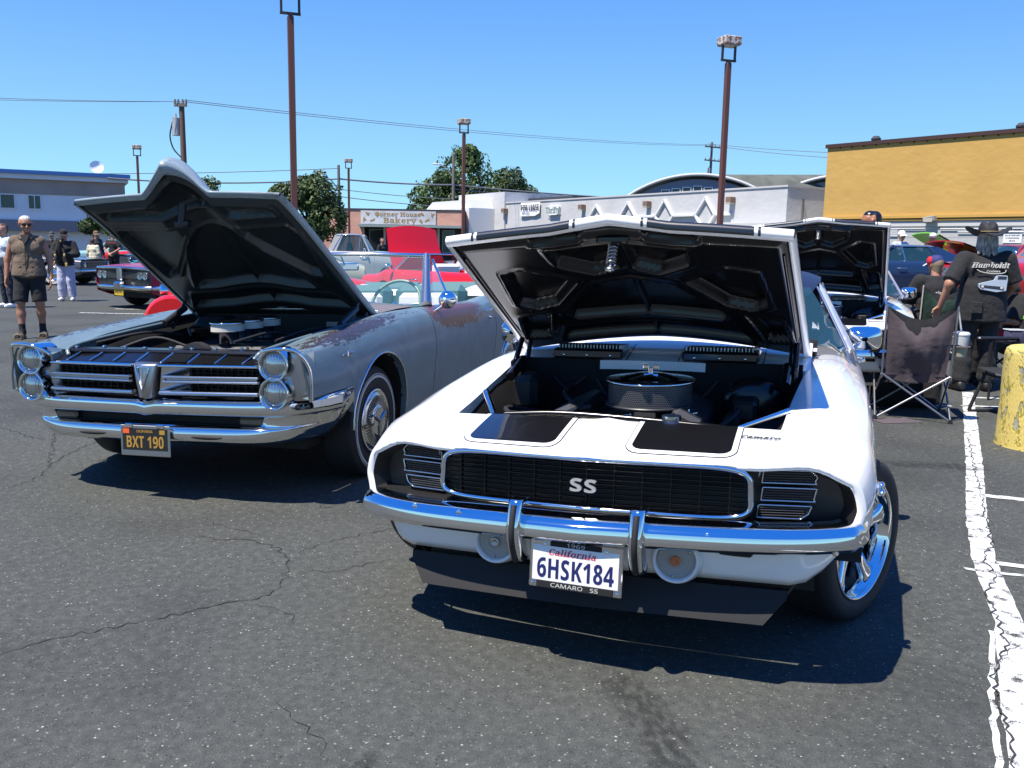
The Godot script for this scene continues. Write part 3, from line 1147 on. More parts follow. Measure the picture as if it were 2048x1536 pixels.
func camaro_hood(root: Node3D, sh: float, a: float) -> void:
	var ca := cos(a)
	var sa := sin(a)
	var hp := func(u: float, s: float, h: float) -> Vector3: return V(u - 0.018 * s, 0.968 + s * sa + h * ca, 1.45 - s * ca + h * sa)
	var L := 1.165
	var half := func(s: float) -> float: return lerpf(0.668, 0.628, s / L)
	var crown := func(u: float, s: float) -> float: return lerpf(0.085, 0.034, s / 1.165) * (1.0 - pow(absf(u) / 0.66, 1.7)) + 0.022 * maxf(0.0, 1.0 - absf(u) / 0.22) * clampf(s / L, 0, 1)
	var pk := [
		PackedVector2Array([Vector2(0.22, 0.77), Vector2(0.39, 0.92), Vector2(0.49, 0.90), Vector2(0.525, 0.58), Vector2(0.47, 0.52), Vector2(0.36, 0.55)]),
		PackedVector2Array([Vector2(0.025, 1.08), Vector2(0.26, 1.08), Vector2(0.25, 0.94), Vector2(0.13, 0.83), Vector2(0.03, 0.87)]),
		PackedVector2Array([Vector2(0.13, 1.13), Vector2(0.30, 1.125), Vector2(0.30, 1.138), Vector2(0.13, 1.143)]),
		PackedVector2Array([Vector2(0.0, 0.76), Vector2(0.16, 0.73), Vector2(0.36, 0.42), Vector2(0.33, 0.36), Vector2(0.0, 0.36)]),
		PackedVector2Array([Vector2(0.42, 0.46), Vector2(0.56, 0.44), Vector2(0.60, 0.20), Vector2(0.50, 0.16)]),
		PackedVector2Array([Vector2(0.0, 0.28), Vector2(0.38, 0.28), Vector2(0.44, 0.12), Vector2(0.0, 0.12)])]
	var rows := []
	var N := 130
	var M := 130
	for i in M + 1:
		var s := L * i / M * 0.985
		var row := PackedVector3Array()
		for k in N + 1:
			var x := -1.0 + 2.0 * k / N
			var u: float = x * (half.call(s) - 0.012)
			var d := 1e9
			for q in pk:
				d = minf(d, pocket(Vector2(absf(u), s), q))
			var h: float = crown.call(u, s) - 0.046 - 0.012 * smoothstep(0.015, 0.0, absf(d - 0.011)) + 0.038 * smoothstep(0.003, -0.012, d)
			var edge := minf(half.call(s) - absf(u), minf(s, L - s))
			h += 0.026 * smoothstep(0.055, 0.015, edge)
			row.append(hp.call(u, s, h))
		rows.append(row)
	var inner := MB.new(true, sh)
	inner.grid(rows)
	var hood := Node3D.new()
	# outer skin with the folded front lip
	rows = []
	for i in 25:
		var s := L * i / 24.0
		var row := PackedVector3Array()
		for k in 41:
			var u: float = (-1.0 + k / 20.0) * half.call(s)
			row.append(hp.call(u, s + 0.045 * (1.0 - absf(u) / 0.62) * i / 24.0, crown.call(u, s)))
		rows.append(row)
	var skin := MB.new(true, sh)
	skin.grid(rows, true)
	var edge := []
	for o in [[0.0, 0.0], [0.012, -0.004], [0.014, -0.022], [0.004, -0.034], [-0.02, -0.034]]:
		var row := PackedVector3Array()
		for k in 41:
			var u: float = (-1.0 + k / 20.0) * half.call(L)
			row.append(hp.call(u, L + 0.045 * (1.0 - absf(u) / 0.62) + o[0], crown.call(u, L) + o[1]))
		edge.append(row)
	skin.grid(edge, true)
	for sg in [-1.0, 1.0]:
		var er := []
		for o in [[0.0, 0.0], [0.006, -0.008], [0.004, -0.03], [-0.018, -0.032]]:
			var row := PackedVector3Array()
			for i in 25:
				var s := L * i / 24.0
				row.append(hp.call(sg * (half.call(s) + o[0]), s, crown.call(half.call(s), s) + o[1]))
			er.append(row)
		skin.grid(er, sg < 0)
	var sk := part(root, "hood", skin, mat("white_paint"))
	part(sk, "hood_inner_frame", inner, mat("black_gloss"))
	# the stripes come over the front lip
	for sg in [-1.0, 1.0]:
		for b in [[0.14, 0.50, 0.0016], [0.118, 0.127, 0.0016], [0.513, 0.522, 0.0016]]:
			var st := []
			for o in [[-1.1, 0.0016], [-0.05, 0.0016], [0.0, 0.0016], [0.0135, -0.004], [0.0156, -0.022], [0.005, -0.0352]]:
				var row := PackedVector3Array()
				for k in 11:
					var u: float = sg * lerpf(b[0], b[1], k / 10.0)
					var s: float = L + o[0]
					row.append(hp.call(u, s + 0.045 * (1.0 - absf(u) / 0.62) * clampf(s / L, 0, 1), crown.call(u, s) + o[1]))
				st.append(row)
			var m := MB.new(true, sh)
			m.grid(st, sg > 0)
			part(sk, "stripe" if b[1] - b[0] > 0.1 else "stripe_line", m, mats["stripe_black"])
	# latch striker
	var lt := MB.new(true, sh)
	lt.box(hp.call(0.0, L - 0.06, 0.01), V(0.12, 0.03, 0.05), 0.008)
	part(sk, "latch_plate", lt, mat("black_gloss"))
	var sp := MB.new(true, sh)
	var coil := PackedVector3Array()
	for k in 61:
		coil.append(hp.call(0.0 + 0.016 * cos(k * 0.63), L - 0.075 + 0.016 * sin(k * 0.63), 0.0 - 0.085 * k / 60.0))
	sp.tube(coil, 0.0035, 6)
	sp.cyl(hp.call(0.0, L - 0.075, 0.0), hp.call(0.0, L - 0.075, -0.11), 0.006, -1, 8)
	sp.ball(hp.call(0.0, L - 0.075, -0.1), V(0.02, 0.012, 0.02), 10, 6)
	part(sk, "latch_spring", sp, mat("chrome_dull"))
	# weather seal clips along the sides
	for sg in [-1.0, 1.0]:
		var rb := MB.new(true, sh)
		var p := PackedVector3Array()
		for i in 13:
			var s := lerpf(0.15, 1.05, i / 12.0)
			p.append(hp.call(sg * (half.call(s) - 0.04), s, -0.03))
		rb.tube(p, 0.007, 6)
		part(sk, "edge_seal", rb, mat("black_gloss"))
	hood.free()

func camaro_cabin(root: Node3D, sh: float) -> void:
	var chrome := mat("chrome")
	# roof skin with vinyl
	var rows := []
	for q in [[2.02, 0.55, 1.225, 0.0], [2.06, 0.575, 1.245, 0.01], [2.3, 0.60, 1.275, 0.02], [2.7, 0.60, 1.285, 0.02], [3.1, 0.58, 1.265, 0.02], [3.35, 0.58, 1.22, 0.015], [3.75, 0.62, 1.02, 0.01], [3.95, 0.64, 0.95, 0.0]]:
		var row := PackedVector3Array()
		for k in 21:
			var x := -1.0 + k / 10.0
			row.append(V(x * q[1], q[2] + 0.03 * (1.0 - x * x) + q[3] - 0.035 * pow(absf(x), 8), q[0] - 0.05 * (1 - x * x) * (1.0 if q[0] < 2.1 else 0.0)))
		rows.append(row)
	var roof := MB.new(true, sh, 1.15)
	roof.grid(rows, true)
	for s in [-1.0, 1.0]:
		# rear pillar
		roof.grid([PackedVector3Array([V(s * 0.59, 1.24, 3.0), V(s * 0.59, 1.20, 3.3), V(s * 0.63, 1.0, 3.75), V(s * 0.65, 0.94, 3.95)]), PackedVector3Array([V(s * 0.66, 1.08, 2.98), V(s * 0.67, 1.05, 3.3), V(s * 0.69, 0.98, 3.7), V(s * 0.70, 0.94, 3.95)]), PackedVector3Array([V(s * 0.72, 0.935, 2.85), V(s * 0.72, 0.94, 3.3), V(s * 0.71, 0.945, 3.7), V(s * 0.70, 0.942, 3.95)])], s < 0)
	part(root, "vinyl_roof", roof, mat("vinyl_blue"))
	# deck behind the window
	var dk := MB.new(true, sh)
	var dr := []
	for q in [[1.56, 0.70, 0.955], [1.62, 0.70, 0.965]]:
		dr.append(PackedVector3Array([V(-q[1], q[2], q[0]), V(0, q[2] + 0.02, q[0]), V(q[1], q[2], q[0])]))
	dk.grid(dr, true)
	dr = []
	for q in [[3.93, 0.70, 0.945], [4.3, 0.67, 0.95], [4.6, 0.62, 0.91], [4.66, 0.60, 0.80], [4.68, 0.6, 0.45]]:
		dr.append(PackedVector3Array([V(-q[1], q[2], q[0]), V(0, q[2] + 0.02, q[0] + 0.02), V(q[1], q[2], q[0])]))
	dk.grid(dr, true)
	part(root, "rear_deck", dk, mat("white_paint"))
	# windscreen, with bright frame
	var ws := MB.new(true, sh, 1.15)
	rows = []
	for i in 9:
		var t := i / 8.0
		var row := PackedVector3Array()
		for k in 13:
			var x := -1.0 + k / 6.0
			row.append(V(x * lerpf(0.72, 0.56, t), lerpf(0.965, 1.235, t) + 0.02 * (1 - x * x), lerpf(1.62, 2.02, t) + 0.10 * x * x * (1 - t) - 0.05 * (1 - x * x) * t))
		rows.append(row)
	ws.grid(rows, true)
	part(root, "windshield", ws, mats["tint_glass"])
	for s in [-1.0, 1.0]:
		var pm := MB.new(true, sh, 1.15)
		pm.grid([PackedVector3Array([V(s * 0.735, 0.935, 1.74), V(s * 0.60, 1.225, 2.12), V(s * 0.595, 1.255, 2.3), V(s * 0.59, 1.255, 2.9)]), PackedVector3Array([V(s * 0.755, 0.935, 1.80), V(s * 0.625, 1.215, 2.17), V(s * 0.612, 1.235, 2.3), V(s * 0.605, 1.235, 2.9)]), PackedVector3Array([V(s * 0.75, 0.935, 1.84), V(s * 0.62, 1.20, 2.20), V(s * 0.605, 1.22, 2.3), V(s * 0.60, 1.22, 2.9)])], s < 0)
		part(root, "windshield_pillar", pm, mat("white_paint"))
		var tr := MB.new(true, sh, 1.15)
		tr.tube(PackedVector3Array([V(s * 0.725, 0.955, 1.70), V(s * 0.59, 1.235, 2.07)]), 0.006, 8)
		part(root, "windshield_trim", tr, mat("chrome_dull"))
		var tr2 := MB.new(true, sh, 1.15)
		tr2.tube(cat([V(s * 0.757, 0.94, 1.83), V(s * 0.627, 1.205, 2.185), V(s * 0.614, 1.228, 2.35), V(s * 0.608, 1.228, 2.9)], 5), 0.005, 8)
		part(root, "drip_rail", tr2, mat("chrome_dull"))
		var gl := MB.new(true, sh, 1.15)
		gl.grid([PackedVector3Array([V(s * 0.745, 0.935, 1.84), V(s * 0.745, 0.935, 2.3), V(s * 0.73, 0.935, 2.9)]), PackedVector3Array([V(s * 0.62, 1.205, 2.2), V(s * 0.605, 1.23, 2.45), V(s * 0.605, 1.225, 2.95)])], s > 0)
		part(root, "side_window", gl, mats["tint_glass"])
		var bl := MB.new(true, sh, 1.15)
		bl.tube(PackedVector3Array([V(s * 0.745, 0.945, 1.75), V(s * 0.745, 0.945, 2.9)]), 0.008, 6)
		part(root, "window_sill", bl, mat("chrome_worn"))
		# mirror
		var mr := MB.new(true, sh)
		mr.tube(PackedVector3Array([V(s * 0.80, 0.925, 1.93), V(s * 0.86, 0.965, 1.93)]), 0.014, 8)
		var sq := []
		for o in [[0.0, 0.012], [0.012, 0.05], [0.035, 0.066], [0.06, 0.072], [0.085, 0.068], [0.09, 0.05], [0.088, 0.0]]:
			var row := PackedVector3Array()
			for k in 25:
				var an := TAU * (k % 24) / 24.0
				var x: float = signf(cos(an)) * pow(absf(cos(an)), 0.5) * o[1] * 1.15
				var y: float = signf(sin(an)) * pow(absf(sin(an)), 0.5) * o[1] * 0.82
				row.append(V(s * 0.915 + x, 0.985 + y, 1.90 + o[0]))
			sq.append(row)
		mr.grid(sq, true)
		part(root, "door_mirror", mr, chrome)
		var hd := MB.new(true, sh)
		hd.tube(PackedVector3Array([V(s * 0.925, 0.80, 2.55), V(s * 0.95, 0.80, 2.60), V(s * 0.95, 0.80, 2.70), V(s * 0.925, 0.80, 2.74)]), 0.009, 8)
		part(root, "door_handle", hd, chrome)
	# inside
	var it := MB.new(true, sh)
	it.box(V(0, 0.60, 2.6), V(1.4, 0.1, 2.0))
	for s in [-1.0, 1.0]:
		it.box(V(s * 0.33, 0.68, 2.5), V(0.5, 0.14, 0.5), 0.04)
		it.box(V(s * 0.33, 0.90, 2.78), V(0.5, 0.45, 0.14), 0.05)
	it.box(V(0, 0.90, 1.85), V(1.35, 0.12, 0.25), 0.04)
	it.box(V(0, 0.86, 3.5), V(1.3, 0.4, 0.4), 0.05)
	it.box(V(0, 0.75, 1.66), V(1.4, 0.5, 0.02))
	part(root, "interior", it, mat("black_matt"))

func sport_wheel(root: Node3D, at: Vector3, s: float, steer: float) -> void:
	# c: middle of the tyre; the face looks outward along s
	var bs := Basis(V(0, 0, 1), V(s, 0, 0), V(0, 1, 0))
	var c := Vector3.ZERO
	if s < 0:
		bs = Basis(V(0, 0, -1), V(s, 0, 0), V(0, 1, 0))
	var ty := MB.new(true)
	ty.lathe([Vector2(0.238, -0.11), Vector2(0.285, -0.125), Vector2(0.312, -0.118), Vector2(0.322, -0.09), Vector2(0.322, -0.09), Vector2(0.323, -0.03), Vector2(0.318, -0.028), Vector2(0.318, -0.022), Vector2(0.323, -0.02), Vector2(0.323, 0.03), Vector2(0.318, 0.032), Vector2(0.318, 0.038), Vector2(0.322, 0.04), Vector2(0.322, 0.09), Vector2(0.322, 0.09), Vector2(0.312, 0.115), Vector2(0.290, 0.124), Vector2(0.262, 0.124), Vector2(0.240, 0.115), Vector2(0.232, 0.10)], c, bs, 64)
	var wh := part(root, "wheel", ty, mat("rubber"))
	wh.position = Vector3(at.x, at.y, -at.z)
	wh.rotation.y = -steer
	var rm := MB.new(true)
	rm.lathe([Vector2(0.230, 0.085), Vector2(0.240, 0.112), Vector2(0.237, 0.120), Vector2(0.230, 0.120), Vector2(0.224, 0.108), Vector2(0.222, 0.09), Vector2(0.214, 0.085), Vector2(0.208, 0.06), Vector2(0.200, -0.09)], c, bs, 64)
	part(wh, "rim", rm, mat("chrome"))
	var hubm := MB.new(true)
	hubm.lathe([Vector2(0.075, 0.02), Vector2(0.07, 0.07), Vector2(0.045, 0.082), Vector2(0.04, 0.10), Vector2(0.034, 0.106), Vector2(0.0, 0.106)], c, bs, 32)
	part(wh, "hub", hubm, mat("chrome"))
	for k in 5:
		var a := TAU * k / 5 + 0.3
		var rows := []
		for q in [[0.05, 0.034, 0.078], [0.10, 0.026, 0.070], [0.15, 0.027, 0.076], [0.19, 0.035, 0.086], [0.213, 0.048, 0.088]]:
			var row := PackedVector3Array()
			for e in [[-1.0, -0.03], [-1.0, -0.004], [-0.7, 0.006], [0.0, 0.010], [0.7, 0.006], [1.0, -0.004], [1.0, -0.03]]:
				var rad := V(0, sin(a), cos(a))
				var tg := V(0, cos(a), -sin(a))
				row.append(c + rad * q[0] + tg * q[1] * e[0] + V(s, 0, 0) * (q[2] + e[1]))
			rows.append(row)
		var m := MB.new(true)
		m.grid(rows, s > 0)
		part(wh, "spoke", m, mat("chrome"))
	var bk := MB.new(true)
	bk.lathe([Vector2(0.215, -0.02), Vector2(0.0, -0.02)], c, bs, 32)
	bk.lathe([Vector2(0.15, -0.012), Vector2(0.15, 0.005), Vector2(0.06, 0.008)], c, bs, 32)
	part(wh, "brake_disc", bk, mat("black_satin"))

# ------------------------------------------------------------------ pale blue convertible
const PB := [
	[0.06, 0.660, 0.800, 0.800, 0.842, 0.900, 0.835, 0.950, 0.690, 0.952, 0.590],
	[0.35, 0.680, 0.850, 0.830, 0.885, 0.930, 0.855, 0.985, 0.700, 0.988, 0.600],
	[0.49, 0.687, 0.870, 0.838, 0.900, 0.936, 0.868, 0.992, 0.705, 0.995, 0.595],
	[0.56, 0.690, 0.878, 0.842, 0.906, 0.938, 0.872, 0.996, 0.705, 0.985, 0.360],
	[0.90, 0.700, 0.905, 0.850, 0.932, 0.945, 0.895, 1.005, 0.720, 0.975, 0.300],
	[1.55, 0.715, 0.945, 0.870, 0.965, 0.955, 0.920, 1.010, 0.730, 0.975, 0.250],
	[2.20, 0.750, 0.950, 0.885, 0.955, 0.958, 0.918, 1.010, 0.730, 0.975, 0.250],
	[3.10, 0.770, 0.940, 0.890, 0.945, 0.958, 0.905, 1.010, 0.720, 0.975, 0.260],
	[3.70, 0.780, 0.965, 0.905, 0.985, 0.965, 0.950, 1.015, 0.720, 0.970, 0.300],
	[4.60, 0.770, 0.960, 0.890, 0.975, 0.950, 0.935, 0.990, 0.710, 0.950, 0.350],
	[5.35, 0.740, 0.920, 0.850, 0.935, 0.905, 0.895, 0.940, 0.700, 0.900, 0.420]]

func patina(key: String, base: Color, spot: Color, spots: Array, lo: float, sd: int) -> StandardMaterial3D:
	# spots: [column, row, radius across, radius along, strength]
	var n := FastNoiseLite.new()
	n.seed = sd
	n.frequency = 0.035
	n.fractal_octaves = 5
	var W := 256
	var Hh := 512
	var im := Image.create(W, Hh, false, Image.FORMAT_RGB8)
	var a := base.linear_to_srgb()
	var b := spot.linear_to_srgb()
	for y in Hh:
		for x in W:
			var e := lo
			for s in spots:
				var dx: float = (x / float(W) - s[0]) / s[2]
				var dy: float = (y / float(Hh) - s[1]) / s[3]
				e += s[4] * maxf(0.0, 1.0 - dx * dx - dy * dy)
			var q := n.get_noise_2d(x * 2.6, y * 1.3) * 0.7 + n.get_noise_2d(x * 11.0 + 900.0, y * 5.0) * 0.55
			var f := smoothstep(-0.02, 0.05, e + q - 0.55)
			var fade := 1.0 + 0.10 * n.get_noise_2d(x * 0.7 + 400.0, y * 0.4)
			var c := (a * fade).lerp(b * (1.0 + 0.35 * n.get_noise_2d(x * 5.0, y * 3.0 + 77.0)), f)
			im.set_pixel(x, y, c)
	var m := mat(key, Color.WHITE, 0.42)
	m.albedo_color = Color.WHITE
	m.albedo_texture = ImageTexture.create_from_image(im)
	m.clearcoat_enabled = true
	m.clearcoat = 0.28
	m.clearcoat_roughness = 0.2
	return m

func pontiac(at: Vector3, turn: float) -> void:
	var sh := 0.03
	var blue := Color(0.132, 0.188, 0.210)
	var rust := Color(0.040, 0.031, 0.030)
	var primer := Color(0.115, 0.036, 0.028)
	var body := paint("faded_blue", blue, 0.5)
	body.clearcoat_roughness = 0.18
	body.clearcoat = 0.3
	var fender_mat := patina("fender_patina", blue, rust, [[0.32, 0.42, 0.15, 0.62, 1.05], [0.40, 0.30, 0.12, 0.32, 0.50], [0.5, 0.2, 0.2, 0.2, 0.15]], -0.12, 11)
	var door_mat := patina("door_patina", blue, primer, [[0.42, 0.42, 0.13, 0.50, 1.3], [0.36, 0.15, 0.14, 0.2, 0.9], [0.30, 0.5, 0.14, 0.5, 0.7]], -0.1, 23)
	var chrome := mat("chrome")
	var worn := mat("chrome_worn")
	var matt := mat("black_matt")
	var root := thing("convertible", "faded blue convertible with raised hood, stacked headlights and primer red patch on door", "car", at, turn)
	var wheels := [0.925, 4.0]
	var R := 0.40
	var cy := 0.34
	var f := side_panel(PB, 0.06, 1.835, wheels, R, cy, sh, true, false)
	var fl := part(root, "fender", f, fender_mat)
	part(root, "fender", f.mirror_u(), fender_mat)
	for sg in [1.0, -1.0]:
		var d := side_panel(PB, 1.843, 3.35, wheels, R, cy, sh, true, false)
		var dm := part(root, "door", d if sg > 0 else d.mirror_u(), door_mat)
		var hd := MB.new(true, sh)
		hd.tube(PackedVector3Array([V(sg * 0.985, 0.865, 3.10), V(sg * 1.01, 0.867, 3.13), V(sg * 1.01, 0.867, 3.23), V(sg * 0.985, 0.865, 3.26)]), 0.009, 8)
		hd.cyl(V(sg * 0.99, 0.80, 3.19), V(sg * 1.016, 0.80, 3.19), 0.014, -1, 12)
		part(dm, "handle", hd, chrome)
	both(root, "rear_quarter", side_panel(PB, 3.358, 5.35, wheels, R, cy, sh, true, false), body)
	# arch trim
	for s in [-1.0, 1.0]:
		for w in wheels:
			var p := PackedVector3Array()
			for k in 25:
				var a := PI * k / 24.0
				var vv := cy + sin(a) * (R + 0.006)
				var sd := body_side(PB, w - cos(a) * R, 13, vv)
				var e := sd[12]
				p.append(V(s * (e.x + 0.002), vv, w - cos(a) * (R + 0.006)))
			var m := MB.new(true, sh)
			m.tube(p, 0.007, 6)
			part(root, "arch_trim", m, worn)
	# cowl and decks
	var rows := []
	for q in [[1.50, 0.715, 0.945, 0.02], [1.62, 0.72, 0.952, 0.03], [1.80, 0.73, 0.96, 0.035], [2.10, 0.75, 0.96, 0.035]]:
		var row := PackedVector3Array()
		for k in 17:
			var x := -1.0 + k / 8.0
			row.append(V(x * q[1], q[2] + q[3] * (1 - x * x), q[0] + 0.05 * x * x * 0.0))
		rows.append(row)
	var cm := MB.new(true, sh)
	cm.grid(rows, true)
	part(root, "cowl_panel", cm, mat("cowl_primer", Color(0.17, 0.135, 0.12), 0.45))
	var wp := MB.new(true, sh)
	for s in [-1.0, 1.0]:
		var sg: float = s
		wp = MB.new(true, sh)
		wp.tube(cat([V(sg * 0.12 - 0.05, 0.995, 1.66), V(sg * 0.2 + 0.1, 1.005, 1.76), V(sg * 0.2 + 0.34, 1.0, 1.84)], 5), 0.006, 6)
		wp.cyl(V(sg * 0.12 - 0.05, 0.975, 1.66), V(sg * 0.12 - 0.05, 1.0, 1.66), 0.016, -1, 10)
		part(root, "wiper", wp, chrome)
	var vent := MB.new(true, sh)
	vent.tube(PackedVector3Array([V(-0.70, 0.955, 1.53), V(-0.3, 0.972, 1.53), V(0.3, 0.972, 1.53), V(0.70, 0.955, 1.53)]), 0.012, 6)
	part(root, "cowl_seal", vent, worn)
	rows = []
	for q in [[4.35, 0.77, 0.965], [4.8, 0.77, 0.965], [5.2, 0.75, 0.93], [5.34, 0.74, 0.88], [5.36, 0.74, 0.45]]:
		rows.append(PackedVector3Array([V(-q[1], q[2], q[0]), V(0, q[2] + 0.02, q[0]), V(q[1], q[2], q[0])]))
	var dk := MB.new(true, sh)
	dk.grid(rows, true)
	part(root, "rear_deck", dk, body)
	# bumper with its dark slot
	rows = []
	var prof := [[0.572, 0.10, 1.0], [0.576, 0.03, 1.0], [0.570, 0.004, 1.0], [0.552, -0.016, 1.0], [0.552, -0.016, 1.0], [0.520, -0.022, 1.0], [0.498, -0.012, 1.0], [0.486, 0.010, 0.995], [0.480, 0.035, 0.99], [0.428, 0.035, 0.955], [0.422, 0.012, 0.95], [0.408, -0.006, 0.94], [0.365, -0.010, 0.905], [0.335, 0.008, 0.88], [0.322, 0.10, 0.87]]
	for q in prof:
		var row := PackedVector3Array()
		for k in 65:
			var x := -1.0 + k / 32.0
			var u: float = x * 1.0 * q[2]
			var ax := absf(x)
			var w: float = 0.045 * ax + 0.30 * pow(ax, 9.0) + q[1] * (1.0 - 0.5 * pow(ax, 10.0))
			if ax > 0.999:
				w += 0.03
			var v: float = q[0]
			v += 0.02 * pow(ax, 6.0) * clampf((v - 0.33) / 0.2, 0, 1)
			if ax < 0.07 and v > 0.49:
				v -= 0.012 * (1.0 - ax / 0.07)
			row.append(V(u, v, w))
		rows.append(row)
	var bm := MB.new(true, sh)
	bm.grid(rows, true, func(r, c): return r == 8 and absf(-1.0 + (c + 0.5) / 32.0) < 0.70)
	# the bumper's wings run back to the wheel arch
	for s in [-1.0, 1.0]:
		var wing := []
		for r in rows.size():
			var e: Vector3 = rows[r][64 if s > 0 else 0]
			var tipv: float = lerpf(0.60, 0.52, clampf((0.576 - prof[r][0]) / 0.25, 0, 1))
			wing.append(PackedVector3Array([e, V(s * lerpf(absf(e.x), 1.0, 0.5), lerpf(e.y, tipv, 0.4), lerpf(e.z, 0.47, 0.5)), V(s * 1.004, tipv, 0.50)]))
		bm.grid(wing, s > 0)
	part(root, "bumper", bm, chrome)
	var slot := MB.new(true, sh)
	slot.box(V(0, 0.43, 0.12), V(1.5, 0.14, 0.02))
	slot.box(V(0, 0.43, 0.09), V(1.36, 0.004, 0.03))
	part(root, "bumper_slot", slot, matt)
	for s in [-1.0, 1.0]:
		var tl := MB.new(true, sh)
		tl.box(V(s * 0.60, 0.455, 0.085), V(0.15, 0.045, 0.03), 0.012)
		part(root, "turn_lamp", tl, mat("lens_smoke", Color(0.16, 0.13, 0.10), 0.15))
		var ov := MB.new(true, sh)
		ov.ball(V(s * 0.36, 0.372, 0.010), V(0.10, 0.012, 0.014), 16, 8)
		part(root, "bumper_slit", ov, matt)
	# licence plate
	var fm := MB.new()
	fm.box(Vector3(0, 0, -0.004), Vector3(0.316, 0.170, 0.008), 0.003)
	var pl := part(root, "licence_plate", fm, mat("chrome_dull"))
	pl.transform = Transform3D(Basis(V(1, 0, 0), -0.05).rotated(V(0, 0, 1), 0.03), V(0.0, 0.345, 0.022))
	var pf := MB.new()
	pf.box(Vector3(0, 0.008, 0.001), Vector3(0.286, 0.122, 0.003), 0.001)
	part(pl, "plate_face", pf, mat("plate_black", Color(0.012, 0.012, 0.012), 0.4))
	lettering(pl, "plate_number", "BXT 190", font_bold, 0.064, Transform3D(Basis(), Vector3(0, -0.008, 0.0028)), mat("plate_yellow"), 0.0016, 0.74)
	lettering(pl, "state_name", "CALIFORNIA", font_bold, 0.014, Transform3D(Basis(), Vector3(0, 0.052, 0.0028)), mat("plate_yellow"), 0.0014, 0.9)
	var stk := MB.new()
	stk.box(Vector3(-0.118, 0.052, 0.003), Vector3(0.04, 0.026, 0.001))
	part(pl, "sticker", stk, mat("orange_plastic"))
	stk = MB.new()
	stk.box(Vector3(0.112, 0.050, 0.003), Vector3(0.034, 0.024, 0.001))
	part(pl, "sticker", stk, mat("plate_yellow"))
	var bk := MB.new()
	for s in [-1.0, 1.0]:
		bk = MB.new()
		bk.box(Vector3(s * 0.10, 0.082, 0.004), Vector3(0.05, 0.022, 0.008), 0.004)
		part(pl, "clip", bk, chrome)
	# split grille
	for s in [-1.0, 1.0]:
		var rec := MB.new(true, sh)
		rec.box(V(s * 0.36, 0.68, 0.16), V(0.56, 0.18, 0.02))
		rec.box(V(s * 0.36, 0.595, 0.11), V(0.56, 0.012, 0.12))
		var gr := part(root, "grille", rec, matt)
		var sidep := MB.new(true, sh)
		sidep.face_out([V(s * 0.095, 0.755, 0.02), V(s * 0.20, 0.75, 0.13), V(s * 0.20, 0.61, 0.13), V(s * 0.075, 0.605, 0.02)], V(s * 0.1, 0.68, 0.3))
		part(gr, "inner_wall", sidep, worn)
		for q in [[0.758, 0.017, 0.02], [0.697, 0.014, 0.028], [0.671, 0.014, 0.028], [0.610, 0.023, 0.022]]:
			var m := MB.new(true, sh)
			var p := PackedVector3Array([V(s * (0.105 if q[0] < 0.7 and q[0] > 0.62 else 0.085), q[0], 0.018), V(s * 0.3, q[0], 0.03), V(s * 0.66, q[0], 0.06)])
			m.tube(p, q[1], 8, true, 0.6)
			part(gr, "grille_bar", m, chrome if q[0] > 0.7 else worn)
		var mid := MB.new(true, sh)
		mid.face_out([V(s * 0.12, 0.702, 0.022), V(s * 0.65, 0.702, 0.062), V(s * 0.65, 0.666, 0.062), V(s * 0.12, 0.666, 0.022)], V(s * 0.3, 0.68, 0.4))
		part(gr, "grille_bar", mid, mat("chrome_dull"))
		for k in 11:
			var m := MB.new(true, sh)
			m.box(V(s * (0.22 + k * 0.042), 0.68, 0.12), V(0.003, 0.15, 0.03))
			part(gr, "grille_divider", m, mat("black_satin"))
		for k in 7:
			var m := MB.new(true, sh)
			m.box(V(s * 0.42, 0.62 + k * 0.022, 0.125), V(0.46, 0.0025, 0.03))
			part(gr, "grille_slat", m, mat("black_satin"))
	# beak between the grilles
	rows = []
	for q in [[0.775, 0.075, 0.05], [0.77, 0.078, 0.01], [0.755, 0.075, -0.005], [0.66, 0.055, -0.012], [0.585, 0.036, -0.012], [0.572, 0.034, 0.03]]:
		rows.append(PackedVector3Array([V(-q[1] - 0.012, q[0], q[2] + 0.08), V(-q[1], q[0], q[2] + 0.012), V(-q[1] * 0.8, q[0], q[2]), V(0, q[0], q[2] - 0.012), V(q[1] * 0.8, q[0], q[2]), V(q[1], q[0], q[2] + 0.012), V(q[1] + 0.012, q[0], q[2] + 0.08)]))
	var bkm := MB.new(true, sh)
	bkm.grid(rows, true)
	var beak := part(root, "grille_beak", bkm, mat("chrome_dull"))
	var tri := MB.new(true, sh)
	tri.tube(PackedVector3Array([V(-0.042, 0.75, -0.018), V(0.042, 0.75, -0.018), V(0.0, 0.625, -0.028), V(-0.042, 0.75, -0.018)]), 0.006, 6, false)
	tri.tube(PackedVector3Array([V(0, 0.74, -0.02), V(0.0, 0.65, -0.026)]), 0.004, 6)
	part(beak, "arrow_emblem", tri, chrome)
	# panel between the grille and the hood latch, with bright ribs
	var pan := MB.new(true, sh)
	pan.grid([PackedVector3Array([V(-0.66, 0.765, 0.07), V(0, 0.77, 0.03), V(0.66, 0.765, 0.07)]), PackedVector3Array([V(-0.64, 0.795, 0.16), V(0, 0.812, 0.12), V(0.64, 0.795, 0.16)])], true)
	var pp := part(root, "latch_panel", pan, mat("black_gloss"))
	for k in 8:
		var u := -0.56 + k * 0.16
		var m := MB.new(true, sh)
		m.tube(PackedVector3Array([V(u, 0.772, 0.032 + 0.06 * absf(u)), V(u + 0.015, 0.816 - 0.02 * absf(u), 0.118 + 0.06 * absf(u))]), 0.006, 6)
		part(pp, "rib", m, worn)
	var one := MB.new(true, sh)
